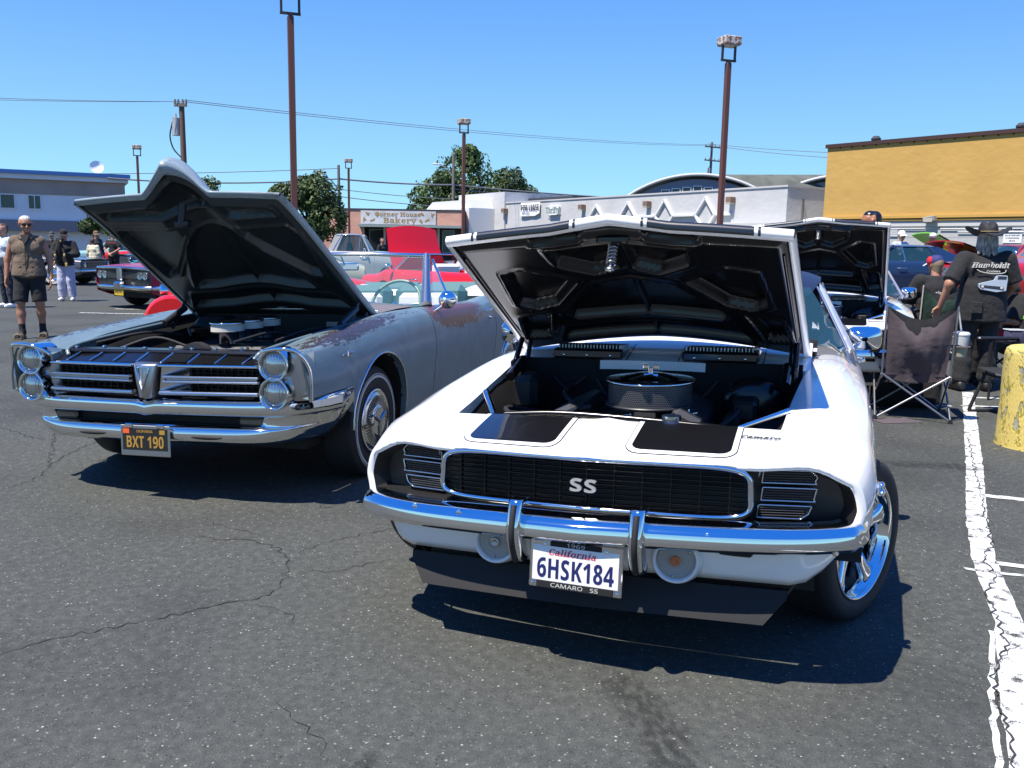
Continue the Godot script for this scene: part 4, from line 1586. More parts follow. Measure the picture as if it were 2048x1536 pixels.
	one.face_out([V(0.095, 0.776, 0.042), V(0.225, 0.776, 0.046), V(0.232, 0.812, 0.125), V(0.105, 0.814, 0.122)], V(0.15, 0.5, 0.4))
	part(pp, "bright_plate", one, worn)
	var sup := MB.new(true, sh)
	sup.box(V(0, 0.812, 0.21), V(1.28, 0.03, 0.12), 0.012)
	var sp := part(root, "radiator_support", sup, mat("black_gloss"))
	for k in 9:
		var m := MB.new(true, sh)
		var u := -0.6 + k * 0.15
		m.ball(V(u, 0.832, 0.19 + 0.05 * absf(sin(k * 2.0))), V(0.014, 0.008, 0.014), 8, 5)
		part(sp, "bolt", m, chrome)
	# headlights: two round lamps one above the other in a bright housing
	for s in [-1.0, 1.0]:
		var hs := MB.new(true, sh)
		rows = []
		for q in [[0.84, 0.045], [0.80, 0.03], [0.72, 0.05], [0.64, 0.04], [0.575, 0.06]]:
			rows.append(PackedVector3Array([V(s * 0.655, q[0] - 0.02, 0.16), V(s * 0.68, q[0], q[1] + 0.045), V(s * 0.78, q[0], q[1] + 0.03), V(s * 0.88, q[0], q[1] + 0.04), V(s * 0.94, q[0], 0.15)]))
		hs.grid(rows, s > 0)
		var house := part(root, "headlight_housing", hs, mat("chrome_dull"))
		for vv in [0.775, 0.622]:
			var o := V(s * 0.775, vv, 0.03)
			var bs := Basis(V(1, 0, 0), V(0, 0.0, -1), V(0, 1, 0))
			var rg := MB.new(true, sh)
			rg.lathe([Vector2(0.086, -0.13), Vector2(0.090, -0.02), Vector2(0.088, 0.016), Vector2(0.080, 0.022), Vector2(0.073, 0.010), Vector2(0.071, -0.01)], o, bs, 36)
			var lamp := part(house, "headlight", rg, chrome)
			var ls := MB.new(true, sh)
			ls.lathe([Vector2(0.071, -0.004), Vector2(0.06, 0.008), Vector2(0.04, 0.016), Vector2(0.02, 0.020), Vector2(0.0, 0.021)], o, bs, 32)
			var lens := part(house, "lens", ls, mat("lamp_glass", Color(0.42, 0.46, 0.48), 0.12, 0.92))
			for k in 7:
				var fx := (k - 3) * 0.017
				var hy := sqrt(0.060 * 0.060 - fx * fx)
				var flu := MB.new(true, sh)
				flu.tube(PackedVector3Array([o + V(fx, -hy, -0.012), o + V(fx, 0, -0.020 + absf(fx) * 0.06), o + V(fx, hy, -0.012)]), 0.0022, 5)
				part(lens, "flute", flu, mat("lamp_glass"))
		# fender tip hood over the lamps, chrome edged
		var ed := MB.new(true, sh)
		ed.tube(cat([V(s * 0.665, 0.80, 0.055), V(s * 0.72, 0.845, 0.02), V(s * 0.82, 0.862, 0.01), V(s * 0.905, 0.845, 0.03), V(s * 0.948, 0.76, 0.075), V(s * 0.956, 0.66, 0.085), V(s * 0.952, 0.575, 0.09)], 6), 0.011, 8)
		part(root, "fender_trim", ed, chrome)
		var em := MB.new(true, sh)
		em.box(V(s * 0.988, 0.79, 0.47), V(0.008, 0.012, 0.15), 0.004)
		em.box(V(s * 0.99, 0.79, 0.47), V(0.01, 0.034, 0.035), 0.006)
		part(root, "fender_emblem", em, worn)
	# engine bay
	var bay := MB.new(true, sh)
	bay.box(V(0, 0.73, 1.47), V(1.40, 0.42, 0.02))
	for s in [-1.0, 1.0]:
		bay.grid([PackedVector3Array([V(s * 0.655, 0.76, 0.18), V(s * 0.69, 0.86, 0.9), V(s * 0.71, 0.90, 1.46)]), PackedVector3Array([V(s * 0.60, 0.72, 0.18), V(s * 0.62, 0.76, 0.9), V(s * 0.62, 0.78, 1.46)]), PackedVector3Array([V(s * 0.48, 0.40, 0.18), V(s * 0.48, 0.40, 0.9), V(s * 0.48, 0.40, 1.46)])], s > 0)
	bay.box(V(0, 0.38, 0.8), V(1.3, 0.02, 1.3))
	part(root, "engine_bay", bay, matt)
	var en := MB.new(true, sh)
	en.box(V(0.04, 0.68, 0.90), V(0.5, 0.24, 0.66), 0.04)
	for s in [-1.0, 1.0]:
		en.box(V(0.04 + s * 0.25, 0.76, 0.90), V(0.15, 0.08, 0.6), 0.03)
	en.cyl(V(0.0, 0.72, 0.45), V(0, 0.72, 0.5), 0.12, -1, 18)
	part(root, "engine", en, mat("engine_grey"))
	for k in 3:
		var o := V(0.09, 0.885, 0.66 + k * 0.215)
		var m := MB.new(true, sh)
		m.lathe([Vector2(0.05, -0.07), Vector2(0.055, 0.0), Vector2(0.10, 0.0), Vector2(0.104, 0.008), Vector2(0.104, 0.008)], o, Basis(), 28)
		var acl := part(root, "air_cleaner", m, mat("chrome_worn"))
		var fl2 := MB.new(true, sh)
		fl2.lathe([Vector2(0.098, 0.006), Vector2(0.098, 0.05)], o, Basis(), 28)
		part(acl, "filter_element", fl2, mat("filter_paper", Color(0.55, 0.52, 0.46), 0.7))
		var ld := MB.new(true, sh)
		ld.lathe([Vector2(0.098, 0.048), Vector2(0.106, 0.05), Vector2(0.104, 0.062), Vector2(0.085, 0.066), Vector2(0.08, 0.058), Vector2(0.0, 0.056)], o, Basis(), 28)
		part(acl, "lid", ld, chrome)
	for h in [[V(-0.5, 0.80, 0.42), V(-0.3, 0.86, 0.5), V(-0.1, 0.80, 0.55)], [V(-0.6, 0.84, 0.35), V(-0.45, 0.88, 0.6), V(-0.4, 0.84, 0.9)], [V(0.3, 0.85, 0.4), V(0.35, 0.88, 0.7), V(0.3, 0.84, 1.0)], [V(0.45, 0.84, 0.6), V(0.5, 0.88, 0.9), V(0.55, 0.86, 1.4)], [V(-0.2, 0.86, 0.7), V(-0.4, 0.88, 1.0), V(-0.4, 0.84, 1.4)]]:
		var m := MB.new(true, sh)
		m.tube(cat(h, 6), 0.009, 8)
		part(root, "hose", m, mat("rubber"))
	var hf := MB.new(true, sh)
	hf.box(V(-0.36, 0.87, 1.22), V(0.30, 0.14, 0.24), 0.06)
	part(root, "heater_box", hf, mat("black_satin"))
	var card := MB.new(true, sh)
	card.box(V(0.42, 0.86, 1.455), V(0.15, 0.06, 0.006), 0.002)
	part(root, "firewall_plate", card, mat("chrome_dull"))
	for s in [-1.0, 1.0]:
		var m := MB.new(true, sh)
		m.tube(PackedVector3Array([V(s * 0.66, 0.86, 1.15), V(s * 0.66, 1.06, 1.32)]), 0.012, 8)
		m.tube(PackedVector3Array([V(s * 0.66, 0.90, 1.42), V(s * 0.66, 1.02, 1.45)]), 0.014, 8)
		m.box(V(s * 0.66, 0.91, 1.30), V(0.02, 0.05, 0.32), 0.01)
		m.tube(PackedVector3Array([V(s * 0.65, 0.90, 1.05), V(s * 0.65, 0.99, 1.28)]), 0.024, 8)
		part(root, "hood_hinge", m, mat("steel_dark"))
		# drain channel along the hood opening, in body colour
		var dc := MB.new(true, sh)
		dc.tube(cat([V(s * 0.60, 0.79, 0.12), V(s * 0.635, 0.835, 0.2), V(s * 0.66, 0.875, 0.7), V(s * 0.68, 0.91, 1.3)], 5), 0.012, 6)
		part(root, "bay_channel", dc, body)
	pontiac_hood(root, sh, deg_to_rad(33.0), body)
	pontiac_cabin(root, sh, body)
	for w in wheels:
		for s in [-1.0, 1.0]:
			hubcap_wheel(root, V(s * 0.845, 0.345, w), s)
	var well := MB.new(true, sh)
	for w in wheels:
		for s in [-1.0, 1.0]:
			var rws := []
			for k in 13:
				var a := PI * k / 12
				rws.append(PackedVector3Array([V(s * 0.965, cy + sin(a) * (R + 0.003), w - cos(a) * (R + 0.003)), V(s * 0.5, cy + sin(a) * (R + 0.003), w - cos(a) * (R + 0.003))]))
			well.grid(rws, s < 0)
	well.box(V(0, 0.30, 2.7), V(1.5, 0.12, 4.6))
	part(root, "underbody", well, matt)

func pontiac_hood(root: Node3D, sh: float, a: float, body: Material) -> void:
	var ca := cos(a)
	var sa := sin(a)
	var hp := func(u: float, s: float, h: float) -> Vector3: return V(u, 0.945 + s * sa + h * ca, 1.50 - s * ca + h * sa)
	var L := 1.385
	var half := func(s: float) -> float: return lerpf(0.705, 0.665, s / L)
	var nose := func(u: float) -> float: return 0.15 * pow(maxf(0.0, 1.0 - absf(u) / 0.23), 1.25)
	var crown := func(u: float, s: float) -> float:
		var t := s / L
		return 0.035 * (1.0 - pow(absf(u) / 0.7, 2.0)) + (0.03 + 0.135 * pow(t, 3.0)) * pow(maxf(0.0, 1.0 - pow(absf(u) / lerpf(0.34, 0.22, t), 2.0)), 1.5) - 0.03 * pow(t, 8.0)
	var pk := [
		PackedVector2Array([Vector2(0.0, 1.31), Vector2(0.56, 1.29), Vector2(0.56, 1.22), Vector2(0.14, 1.16), Vector2(0.0, 1.16)]),
		PackedVector2Array([Vector2(0.20, 1.04), Vector2(0.57, 1.10), Vector2(0.60, 1.02), Vector2(0.56, 0.56), Vector2(0.48, 0.58), Vector2(0.20, 0.94)]),
		PackedVector2Array([Vector2(0.0, 1.0), Vector2(0.12, 0.98), Vector2(0.24, 0.86), Vector2(0.40, 0.52), Vector2(0.44, 0.41), Vector2(0.0, 0.41)]),
		PackedVector2Array([Vector2(0.0, 0.33), Vector2(0.52, 0.33), Vector2(0.60, 0.16), Vector2(0.0, 0.16)])]
	var rows := []
	for i in 121:
		var s := L * i / 120.0
		var row := PackedVector3Array()
		for k in 121:
			var u: float = (-1.0 + k / 60.0) * (half.call(s) - 0.012)
			var d := 1e9
			for q in pk:
				d = minf(d, pocket(Vector2(absf(u), s), q))
			var h: float = crown.call(u, s) - 0.052 - 0.014 * smoothstep(0.020, 0.0, absf(d - 0.014)) + 0.042 * smoothstep(0.004, -0.014, d)
			var edge := minf(half.call(s) - absf(u), minf(s, L - s))
			h += 0.036 * smoothstep(0.06, 0.015, edge)
			var nn: float = nose.call(u) / 0.15 * smoothstep(0.86, 1.0, i / 120.0)
			row.append(hp.call(u, s + nn * 0.17, h - nn * 0.095))
		rows.append(row)
	var inner := MB.new(true, sh)
	inner.grid(rows)
	rows = []
	for i in 33:
		var s := L * i / 32.0
		var row := PackedVector3Array()
		for k in 57:
			var u: float = (-1.0 + k / 28.0) * half.call(s)
			row.append(hp.call(u, s + nose.call(u) * 0.2 * pow(i / 32.0, 6.0), crown.call(u, s)))
		rows.append(row)
	var skin := MB.new(true, sh)
	skin.grid(rows, true)
	var edge := []
	for o in [[0.0, 0.0, 0.03, 0.0], [0.004, -0.001, 0.10, -0.008], [0.008, -0.003, 0.15, -0.040], [0.010, -0.010, 0.185, -0.095], [0.004, -0.020, 0.185, -0.125], [-0.03, -0.022, 0.16, -0.125]]:
		var row := PackedVector3Array()
		for k in 57:
			var u: float = (-1.0 + k / 28.0) * half.call(L)
			var nn: float = nose.call(u) / 0.15
			row.append(hp.call(u, L + nn * o[2] + o[0], crown.call(u, L) + nn * o[3] + o[1]))
		edge.append(row)
	skin.grid(edge, true)
	for sg in [-1.0, 1.0]:
		var er := []
		for o in [[0.0, 0.0], [0.005, -0.006], [0.004, -0.034], [-0.016, -0.036]]:
			var row := PackedVector3Array()
			for i in 33:
				var s := L * i / 32.0
				row.append(hp.call(sg * (half.call(s) + o[0]), s, crown.call(half.call(s), s) + o[1]))
			er.append(row)
		skin.grid(er, sg < 0)
	var sk := part(root, "hood", skin, patina("hood_patina", Color(0.24, 0.30, 0.33), Color(0.05, 0.04, 0.04), [[0.97, 0.5, 0.10, 0.6, 0.5], [0.5, 0.95, 0.5, 0.05, 0.2]], 0.05, 31))
	part(sk, "hood_inner_frame", inner, mat("hood_under", Color(0.018, 0.024, 0.026), 0.34))
	var lt := MB.new(true, sh)
	lt.tube(PackedVector3Array([hp.call(-0.02, L - 0.10, 0.0), hp.call(-0.03, L - 0.16, -0.10)]), 0.022, 8)
	lt.box(hp.call(-0.03, L - 0.17, -0.09), V(0.09, 0.04, 0.06), 0.01)
	part(sk, "latch_striker", lt, mat("black_satin"))

func pontiac_cabin(root: Node3D, sh: float, body: Material) -> void:
	var chrome := mat("chrome")
	var teal := mat("teal_vinyl", Color(0.055, 0.14, 0.145), 0.45)
	var ivory := mat("ivory_vinyl", Color(0.72, 0.70, 0.66), 0.5)
	var ws := MB.new(true, sh)
	var rows := []
	for i in 11:
		var t := i / 10.0
		var row := PackedVector3Array()
		for k in 19:
			var x := -1.0 + k / 9.0
			row.append(V(x * lerpf(0.83, 0.645, t), lerpf(0.965, 1.33, t) + 0.02 * (1 - x * x), lerpf(1.86, 2.40, t) + 0.20 * x * x * (1.0 - 0.25 * t)))
		rows.append(row)
	ws.grid(rows, true)
	var scr := part(root, "windshield", ws, glass_mat("green_glass", Color(0.10, 0.22, 0.20), 0.20))
	var top := PackedVector3Array()
	for k in 19:
		top.append(rows[10][k])
	var fr := MB.new(true, sh)
	fr.tube(top, 0.024, 8, true, 0.7)
	part(scr, "top_rail", fr, mat("chrome_worn"))
	for s in [-1.0, 1.0]:
		var p := PackedVector3Array()
		for i in 11:
			p.append(rows[i][18 if s > 0 else 0] + V(s * 0.012, 0, 0.01))
		var pm := MB.new(true, sh)
		pm.tube(p, [0.045, 0.042, 0.039, 0.036, 0.034, 0.032, 0.031, 0.03, 0.03, 0.03, 0.03], 8)
		part(scr, "windshield_pillar", pm, mat("chrome_dull"))
		var vw := MB.new(true, sh)
		vw.tube(PackedVector3Array([V(s * 0.70, 1.30, 2.58), V(s * 0.90, 0.95, 2.46)]), 0.011, 8)
		var vf := part(root, "vent_window", vw, chrome)
		var vg := MB.new(true, sh)
		vg.face([V(s * 0.69, 1.30, 2.57), V(s * 0.895, 0.955, 2.45), V(s * 0.86, 0.96, 2.10)])
		part(vf, "pane", vg, mats["clear_glass"])
		var mr := MB.new(true, sh)
		mr.tube(PackedVector3Array([V(s * 0.93, 0.93, 2.02), V(s * 0.99, 0.97, 2.03), V(s * 1.01, 0.99, 2.03)]), 0.018, 10)
		mr.ball(V(s * 1.02, 1.01, 2.04), V(0.068, 0.066, 0.055), 20, 12)
		part(root, "door_mirror", mr, chrome)
		# inner door panel
		var dp := MB.new(true, sh)
		dp.grid([PackedVector3Array([V(s * 0.76, 0.945, 2.1), V(s * 0.77, 0.94, 3.2), V(s * 0.78, 0.95, 4.3)]), PackedVector3Array([V(s * 0.74, 0.55, 2.1), V(s * 0.74, 0.55, 3.2), V(s * 0.74, 0.55, 4.3)])], s > 0)
		var dpp := part(root, "door_lining", dp, teal)
		var pad := MB.new(true, sh)
		pad.box(V(s * 0.73, 0.80, 2.9), V(0.03, 0.14, 1.0), 0.012)
		part(dpp, "ivory_panel", pad, ivory)
	var dash := MB.new(true, sh)
	dash.grid([PackedVector3Array([V(-0.78, 0.955, 1.98), V(0, 0.985, 1.86), V(0.78, 0.955, 1.98)]), PackedVector3Array([V(-0.76, 0.96, 2.25), V(0, 0.985, 2.2), V(0.76, 0.96, 2.25)]), PackedVector3Array([V(-0.76, 0.92, 2.30), V(0, 0.94, 2.26), V(0.76, 0.92, 2.30)]), PackedVector3Array([V(-0.76, 0.70, 2.22), V(0, 0.70, 2.2), V(0.76, 0.70, 2.22)])], true)
	part(root, "dashboard", dash, teal)
	for b in [[0.0, 2.75, 3.45], [0.0, 3.75, 4.25]]:
		for s in [-1.0, 1.0]:
			var st := MB.new(true, sh)
			st.box(V(s * 0.36, 0.62, b[1] + 0.28), V(0.68, 0.20, 0.60), 0.06)
			st.box(V(s * 0.36, 0.84, b[2]), V(0.68, 0.46, 0.16), 0.06, Basis(V(1, 0, 0), 0.12))
			var seat := part(root, "seat", st, teal)
			var iv := MB.new(true, sh)
			iv.box(V(s * 0.36, 0.90, b[2] - 0.065), V(0.56, 0.20, 0.10), 0.04, Basis(V(1, 0, 0), 0.12))
			part(seat, "ivory_insert", iv, ivory)
	var sw := MB.new(true, sh)
	var ring := PackedVector3Array()
	var sb := Basis(V(1, 0, 0), -1.05)
	for k in 41:
		var an := TAU * (k % 40) / 40.0
		ring.append(V(0.42, 0.955, 2.50) + sb * (V(cos(an), 0, sin(an)) * 0.205))
	sw.tube(ring, 0.013, 8, false)
	var swp := part(root, "steering_wheel", sw, mat("wheel_teal", Color(0.16, 0.26, 0.20), 0.3))
	var spk := MB.new(true, sh)
	spk.tube(PackedVector3Array([ring[0], V(0.42, 0.94, 2.48), ring[20]]), 0.012, 6)
	spk.tube(PackedVector3Array([V(0.42, 0.95, 2.49), V(0.42, 0.84, 2.28)]), 0.025, 8)
	part(swp, "spoke", spk, mat("chrome_worn"))
	# folded top behind the rear seat
	var boot := MB.new(true, sh)
	rows = []
	for q in [[3.95, 0.95, 0.0], [4.02, 1.0, 0.03], [4.2, 1.02, 0.035], [4.36, 0.975, 0.02]]:
		var row := PackedVector3Array()
		for k in 13:
			var x := -1.0 + k / 6.0
			row.append(V(x * 0.79, q[1] + q[2] * sin(k * 1.3), q[0]))
		rows.append(row)
	boot.grid(rows, true)
	part(root, "folded_top", boot, ivory)
	var im := MB.new(true, sh)
	im.tube(PackedVector3Array([V(0, 1.335, 2.39), V(0, 1.27, 2.45)]), 0.008, 6)
	im.box(V(0, 1.25, 2.46), V(0.24, 0.06, 0.025), 0.01)
	part(root, "rear_view_mirror", im, chrome)
	var fl := MB.new(true, sh)
	fl.box(V(0, 0.42, 3.1), V(1.5, 0.06, 2.4))
	part(root, "cabin_floor", fl, mat("black_matt"))

func hubcap_wheel(root: Node3D, at: Vector3, s: float) -> void:
	var bs := Basis(V(0, 0, s), V(s, 0, 0), V(0, 1, 0))
	var c := Vector3.ZERO
	var ty := MB.new(true)
	ty.lathe([Vector2(0.19, -0.09), Vector2(0.27, -0.11), Vector2(0.325, -0.10), Vector2(0.343, -0.075), Vector2(0.345, 0.0), Vector2(0.343, 0.07), Vector2(0.330, 0.09), Vector2(0.29, 0.103), Vector2(0.24, 0.104), Vector2(0.20, 0.09), Vector2(0.185, 0.08)], c, bs, 56)
	var wh := part(root, "wheel", ty, mat("rubber"))
	wh.position = Vector3(at.x, at.y, -at.z)
	for q in [[0.292, 0.297, 0.1045], [0.272, 0.286, 0.1055], [0.213, 0.224, 0.1000]]:
		var ww := MB.new(true)
		ww.lathe([Vector2(q[0], q[2] + 0.0008), Vector2(q[1], q[2])], c, bs, 56)
		if q[0] > 0.25:
			part(wh, "whitewall", ww, mat("whitewall", Color(0.55, 0.54, 0.51), 0.6))
	var rm := MB.new(true)
	rm.lathe([Vector2(0.19, 0.075), Vector2(0.205, 0.095), Vector2(0.20, 0.105), Vector2(0.188, 0.105), Vector2(0.178, 0.098)], c, bs, 48)
	part(wh, "rim", rm, mat("chrome"))
	var cap := MB.new(true)
	cap.lathe([Vector2(0.18, 0.098), Vector2(0.165, 0.110), Vector2(0.16, 0.106), Vector2(0.10, 0.114), Vector2(0.095, 0.125), Vector2(0.085, 0.128), Vector2(0.06, 0.126), Vector2(0.0, 0.130)], c, bs, 48)
	part(wh, "hubcap", cap, mat("chrome_worn"))
	var fins := MB.new(true)
	for k in 48:
		var a := TAU * k / 48
		var r := V(0, sin(a), cos(a))
		var t := V(0, cos(a), -sin(a)) * 0.0028
		var o := V(s * 0.1085, 0, 0)
		var o2 := V(s * 0.117, 0, 0)
		fins.face_out([o + r * 0.158 - t, o + r * 0.158 + t, o2 + r * 0.102 + t, o2 + r * 0.102 - t], Vector3.ZERO)
	part(wh, "hubcap_fins", fins, mat("steel_dark"))
	for k in 3:
		var a := TAU * k / 3 + 0.5
		var m := MB.new(true)
		m.box(V(s * 0.132, sin(a) * 0.05, cos(a) * 0.05), V(0.012, 0.022, 0.10), 0.005, Basis(V(1, 0, 0), -a))
		part(wh, "spinner", m, mat("chrome_dull"))

# ------------------------------------------------------------------ cars in the background
func second_place() -> Vector3:
	return Vector3(2.735, 0, -7.98)

func second_turn() -> float:
	return -0.35

func road_car(called: String, label: String, category: String, at: Vector3, yaw: float, c: Dictionary) -> Node3D:
	var root := thing(called, label, category, at, deg_to_rad(yaw))
	var L: float = c.get("L", 5.0)
	var W: float = c.get("W", 1.9)
	var hv: float = c.get("hv", 0.84)
	var bv: float = c.get("bv", 0.92)
	var rv: float = c.get("rv", 1.36)
	var cw: float = c.get("cw", 1.55)
	var ra: float = c.get("ra", 2.15)
	var rb: float = c.get("rb", 3.2)
	var dw: float = c.get("dw", 3.9)
	var low: float = c.get("low", 0.24)
	var r: float = c.get("r", 0.34)
	var pm: Material = c["paint"]
	var rp: Material = c.get("roof", pm)
	var fw: float = c.get("fw", 0.95)
	var rw: float = c.get("rw", L - 1.15)
	var h := W / 2.0
	var T := [
		[0.05, h - 0.30, hv - 0.03, h - 0.16, hv - 0.02, h - 0.06, hv - 0.07, h - 0.02, hv - 0.22, h - 0.05, 0.36],
		[0.5, h - 0.27, hv, h - 0.14, hv + 0.012, h - 0.05, hv - 0.05, h, hv - 0.25, h - 0.04, low],
		[cw, h - 0.25, bv, h - 0.13, bv + 0.01, h - 0.05, bv - 0.05, h, bv - 0.28, h - 0.04, low],
		[dw, h - 0.25, bv, h - 0.13, bv + 0.015, h - 0.05, bv - 0.045, h, bv - 0.28, h - 0.04, low],
		[L - 0.4, h - 0.28, bv - 0.01, h - 0.16, bv, h - 0.08, bv - 0.06, h - 0.03, bv - 0.28, h - 0.08, low + 0.08],
		[L - 0.02, h - 0.32, bv - 0.08, h - 0.22, bv - 0.08, h - 0.13, bv - 0.13, h - 0.09, bv - 0.30, h - 0.14, low + 0.16]]
	var wheels := [fw, rw]
	var R := r + 0.06
	var chrome := mat("chrome_worn")
	both(root, "fender", side_panel(T, 0.05, cw, wheels, R, r, 0.0, true, false), pm)
	both(root, "door", side_panel(T, cw + 0.006, minf(dw, cw + 1.3), wheels, R, r, 0.0, true, false), pm)
	both(root, "rear_quarter", side_panel(T, minf(dw, cw + 1.3) + 0.006, L - 0.02, wheels, R, r, 0.0, true, false), pm)
	# hood
	var up: float = c.get("hood", 0.0)
	var hm := MB.new(true)
	var rows := []
	for i in 7:
		var w := lerpf(0.05, cw, i / 6.0)
		var t := tab(T, w)
		var row := PackedVector3Array()
		for k in 9:
			var x := -1.0 + k / 4.0
			row.append(V(x * t[1], t[2] + 0.035 * (1 - x * x) - bv, w - 0.06 * (1 - x * x) * (1 - i / 6.0) - cw))
		rows.append(row)
	hm.grid(rows, true)
	var edge := PackedVector3Array()
	for q in rows[0]:
		edge.append(q + V(0, -0.03, 0.01))
	hm.grid([edge, rows[0]], true)
	var hood := part(root, "hood", hm, pm)
	hood.position = Vector3(0, bv, -cw)
	hood.rotation.x = -deg_to_rad(up)
	if up > 0.0:
		var un := MB.new(true)
		var ur := []
		for i in 7:
			var row := PackedVector3Array()
			for k in 9:
				row.append(rows[i][k] * V(0.97, 1, 1) + V(0, -0.035 + 0.02 * float(i % 3 == 1 and k % 4 != 0), 0))
			ur.append(row)
		un.grid(ur)
		part(hood, "hood_inner_frame", un, c.get("under", mat("black_satin")))
		part(root, "engine_bay", _car_box(V(0, hv - 0.22, cw / 2), V(W - 0.6, 0.2, cw - 0.3)), mat("engine_grey"))
	# nose, grille, lamps, bumper
	part(root, "nose", _car_box(V(0, (hv + 0.36) / 2 - 0.02, 0.12), V(W - 0.16, hv - 0.40, 0.14), 0.04), c.get("nose", pm))
	part(root, "grille", _car_box(V(0, hv - 0.19, 0.045), V(W - (0.25 if c.get("wide", false) else 0.85), 0.15, 0.03), 0.01), mat("grille_gray", Color(0.06, 0.06, 0.065), 0.35, 0.6))
	var lamps: Array = c.get("lamps", [h - 0.26])
	for s in [-1.0, 1.0]:
		for x in lamps:
			var lm := MB.new(true)
			lm.lathe([Vector2(0.085, -0.03), Vector2(0.085, 0.015), Vector2(0.075, 0.02), Vector2(0.07, 0.008), Vector2(0, 0.018)], V(s * x, hv - 0.19, 0.03), Basis(V(1, 0, 0), V(0, 0, -1), V(0, 1, 0)), 20)
			part(root, "headlight", lm, mat("lamp_glass"))
		var tl := _car_box(V(s * (h - 0.35), bv - 0.22, L - 0.03), V(0.34, 0.10, 0.06), 0.02)
		part(root, "tail_lamp", tl, mat("tail_red", Color(0.35, 0.01, 0.01), 0.2))
	for e in [0, 1]:
		var bm := MB.new(true)
		var bp := PackedVector3Array()
		for k in 21:
			var x := -1.0 + k / 10.0
			var dz := 0.06 * x * x + 0.22 * pow(absf(x), 9.0)
			bp.append(V(x * (h + 0.01), 0.46, (-0.03 + dz) if e == 0 else (L + 0.04 - dz)))
		bm.tube(bp, 0.075, 8, true, 0.75)
		part(root, "bumper", bm, chrome)
	if c.get("beak", false):
		var bk := MB.new(true)
		bk.box(V(0, hv - 0.16, 0.0), V(0.17, 0.28, 0.12), 0.03)
		bk.box(V(0, 0.50, -0.05), V(0.30, 0.16, 0.12), 0.04)
		bk.tube(PackedVector3Array([V(-h + 0.08, hv - 0.05, 0.06), V(0, hv - 0.03, -0.03), V(h - 0.08, hv - 0.05, 0.06)]), 0.03, 8)
		part(root, "grille_beak", bk, chrome)
	var fm := MB.new()
	fm.box(Vector3(0.0, 0.36, 0.06), Vector3(0.31, 0.15, 0.015), 0.004)
	var pl := part(root, "licence_plate", fm, mat("plate_yellow_back", Color(0.55, 0.36, 0.02), 0.5) if c.get("beak", false) else mat("white_flat"))
	lettering(pl, "plate_number", "WVR 611" if c.get("beak", false) else "5KTM302", font_bold, 0.06, Transform3D(Basis(), Vector3(0, 0.36, 0.069)), mat("sign_black", Color(0.03, 0.03, 0.04), 0.5), 0.002, 0.8)
	# trunk
	if not c.get("pickup", false):
		var dm := MB.new(true)
		rows = []
		for q in [[dw, h - 0.25, bv + 0.0], [L - 0.4, h - 0.28, bv - 0.005], [L - 0.06, h - 0.32, bv - 0.07], [L, h - 0.3, bv - 0.2], [L, h - 0.2, 0.42]]:
			rows.append(PackedVector3Array([V(-q[1], q[2], q[0]), V(-q[1] * 0.5, q[2] + 0.02, q[0]), V(0, q[2] + 0.025, q[0]), V(q[1] * 0.5, q[2] + 0.02, q[0]), V(q[1], q[2], q[0])]))
		dm.grid(rows, true)
		part(root, "trunk_lid", dm, pm)
	else:
		part(root, "tailgate", _car_box(V(0, bv - 0.25, L - 0.05), V(W - 0.3, 0.5, 0.06), 0.02), pm)
		part(root, "bed_floor", _car_box(V(0, 0.62, (dw + L) / 2), V(W - 0.3, 0.04, L - dw - 0.1)), mat("black_matt"))
	# greenhouse
	var gl: Material = c.get("glass", mats["tint_glass"])
	var ht: float = h - c.get("tuck", 0.34)
	var hb := h - 0.20
	var ws := MB.new(true)
	rows = []
	for i in 5:
		var t := i / 4.0
		var row := PackedVector3Array()
		for k in 9:
			var x := -1.0 + k / 4.0
			row.append(V(x * lerpf(hb, ht, t), lerpf(bv + 0.01, rv - 0.04, t), lerpf(cw + 0.04, ra, t) + 0.10 * x * x * (1 - t * 0.5)))
		rows.append(row)
	ws.grid(rows, true)
	part(root, "windshield", ws, gl)
	var open: bool = c.get("open", false)
	for s in [-1.0, 1.0]:
		var am := MB.new(true)
		am.tube(PackedVector3Array([V(s * hb, bv, cw + 0.16), V(s * ht, rv - 0.03, ra + 0.06)]), 0.03, 6)
		part(root, "windshield_pillar", am, chrome if open else rp)
		if not open:
			var rm := MB.new(true)
			rm.grid([PackedVector3Array([V(s * ht, rv - 0.045, rb - 0.25), V(s * ht, rv - 0.045, rb), V(s * (ht + 0.04), bv + 0.02, dw + 0.02)]), PackedVector3Array([V(s * hb, bv, rb - 0.02), V(s * hb, bv, rb + 0.25), V(s * (hb - 0.02), bv, dw + 0.05)])], s < 0)
			part(root, "rear_pillar", rm, rp)
			var sg := MB.new(true)
			sg.face_out([V(s * (hb - 0.01), bv, cw + 0.2), V(s * (hb - 0.01), bv, rb - 0.02), V(s * (ht - 0.01), rv - 0.05, rb - 0.25), V(s * (ht - 0.01), rv - 0.05, ra + 0.08)], V(0, bv, rb - 0.5))
			part(root, "side_window", sg, gl)
			var tr := MB.new(true)
			tr.tube(PackedVector3Array([V(s * (hb + 0.005), bv + 0.005, cw + 0.2), V(s * (hb + 0.005), bv + 0.005, rb + 0.1), V(s * ht, rv - 0.045, rb - 0.2), V(s * ht, rv - 0.04, ra + 0.06)]), 0.012, 5, false)
			tr.cyl(V(s * (hb + 0.003), bv, rb - 0.75), V(s * (ht + 0.003), rv - 0.05, rb - 0.80), 0.014, -1, 5)
			part(root, "window_trim", tr, chrome)
		var hd := MB.new(true)
